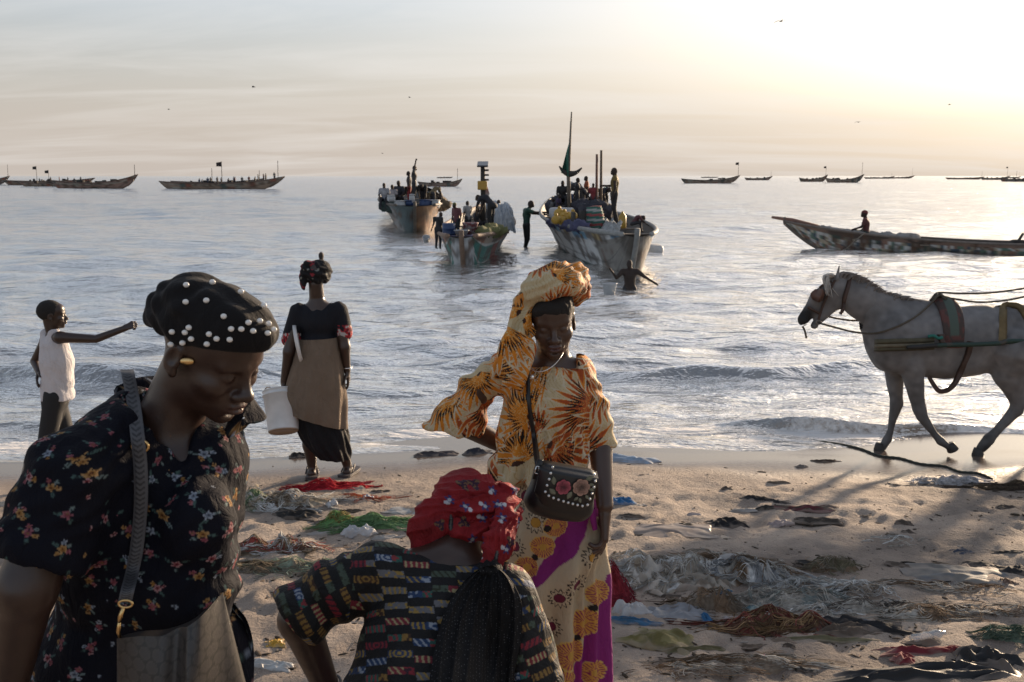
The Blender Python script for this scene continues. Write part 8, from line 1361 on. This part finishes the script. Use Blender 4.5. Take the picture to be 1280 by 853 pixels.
    net(800, 712, .24, .12, .08, [WH, (.33, .28, .22)], 'cream net fanned out beside the red mesh bag', 41, 80, 8); net(1010, 735, .26, .09, .05, [GR, WH, (.24, .25, .24)], 'pale net wisps running right from the long grey heap', 42, 80, 6, crust=False); net(900, 700, .22, .08, .06, [GR, BR], 'brownish net behind the long grey heap', 43, 60, 6); net(1060, 742, .26, .08, .05, [WH, (.3, .25, .2)], 'sandy white net crossing the thin dark one', 44, 70, 6, crust=False); net(1020, 770, .20, .06, .05, [WH, GR], 'thin white net on the black cloth', 45, 60, 5, crust=False); net(1150, 770, .26, .07, .04, [BR, GR], 'brown net flattened between the tarpaulin and the red cloth', 46, 70, 5); net(1230, 765, .22, .06, .04, [GR, BR], 'greyish net below the grey-brown tarpaulin', 47, 60, 5, crust=False); net(870, 840, .26, .05, .03, [BR, GR], 'brown cords beside the painted skirt hem', 48, 60, 4, crust=False)
    rag(812, 722, .34, .30, .15, (.40, .37, .33), 'thick folded bundle of cream net beside the red mesh bag', 70, 'net_bundle', 'net bundle', .9, .9, (.30, .27, .23)); rag(935, 716, .40, .20, .14, (.36, .35, .34), 'grey-white net gathered in thick folds', 71, 'net_bundle', 'net bundle', .15, .9, (.26, .25, .24)); rag(880, 734, .34, .18, .12, (.28, .25, .21), 'brown-grey net bundle between the cream and grey-white ones', 72, 'net_bundle', 'net bundle', -.2, .9, (.17, .14, .11)); rag(1050, 790, .30, .12, .07, (.09, .07, .055), 'dark brown net mat beside the black cloth', 73, 'net_mat', 'net mat', .1, .9)
    rs = np.random.RandomState(33)
    for k in range(54):
        x, y = (rs.uniform(770, 1275), rs.uniform(600, 845)) if k < 40 else (rs.uniform(300, 500), rs.uniform(610, 760)); ci = rs.choice(6, p=[.28, .24, .18, .12, .12, .06]); c = [(.06, .045, .035), (.10, .075, .055), (.03, .028, .026), (.30, .28, .26), (.16, .12, .09), (.05, .07, .10)][ci]; nm = ('dark brown', 'brown', 'black', 'pale grey', 'tan', 'slate blue')[ci]
        rag(x, y, rs.uniform(.06, .20), rs.uniform(.03, .07), rs.uniform(.015, .04), c, 'small ' + nm + ' scrap half buried in the trodden sand', 60 + k, 'scrap', 'scrap', rs.uniform(-.5, .5), nu=22, nv=14)['group'] = nm + ' scraps in the sand'
    # countless small scraps
    rs = np.random.RandomState(21); mb = MB()
    for k in range(1500):
        x, y = rs.uniform(250, 1290), 575 + 280 * rs.rand() ** .8
        d = ray(x, y); t = (ground_base(0, 5) - CZ) / d[2]; p = CAMP + d * t
        if p[1] > shore(p[0]) - .35: continue
        z = float(ground_base(p[0], p[1])); p = CAMP + d * ((z - CZ) / d[2]); p[2] = float(sand_z(p[0], p[1])); s = rs.uniform(.002, .008) * (2 if rs.rand() < .05 else 1); c = [(.05, .04, .03), (.08, .06, .045), (.03, .025, .02), (.30, .27, .24), (.12, .09, .065), (.2, .17, .14)][rs.choice(6, p=[.3, .25, .2, .06, .14, .05])]
        mb.ball(p + V3(0, 0, s * .25), (s * rs.uniform(.6, 4.5), s, s * .45), 5, 4, col=c, R=rot('Z', rs.uniform(0, 180)))
    tag(mb.build('beach_litter', NETM(), None), 'countless tiny scraps, shells and twigs strewn over the sand', 'litter', kind='stuff')
debris()
def foam_line():
    rs = np.random.RandomState(8); mb = MB(); X = rs.uniform(2.9, 8.4, 3600); c = 1.0 + .12 * np.sin(X * .9 + 1) + .10 * vnoise(np.stack([X * .6, 0 * X + 1, 0 * X], -1)); dens = smooth(-.35, .3, vnoise(np.stack([X * 1.9, 0 * X, 0 * X], -1), 5)); Y = shore(X) + c - .14 + rs.normal(0, .06, len(X)) - .10 * rs.rand(len(X)) ** 2; Z = wave_h(X, Y)
    for x, y, z, d in zip(X, Y, Z, dens):
        if rs.rand() > d: continue
        r = rs.uniform(.005, .020); mb.ball((x, y, z + r * .1), (r * 1.5, r, r * .55), 6, 4)
    tag(mb.build('foam', material('foam', (.70, .68, .66), .6), None, col=False), 'white foam of the small breaking wave', 'foam', kind='stuff')
foam_line()
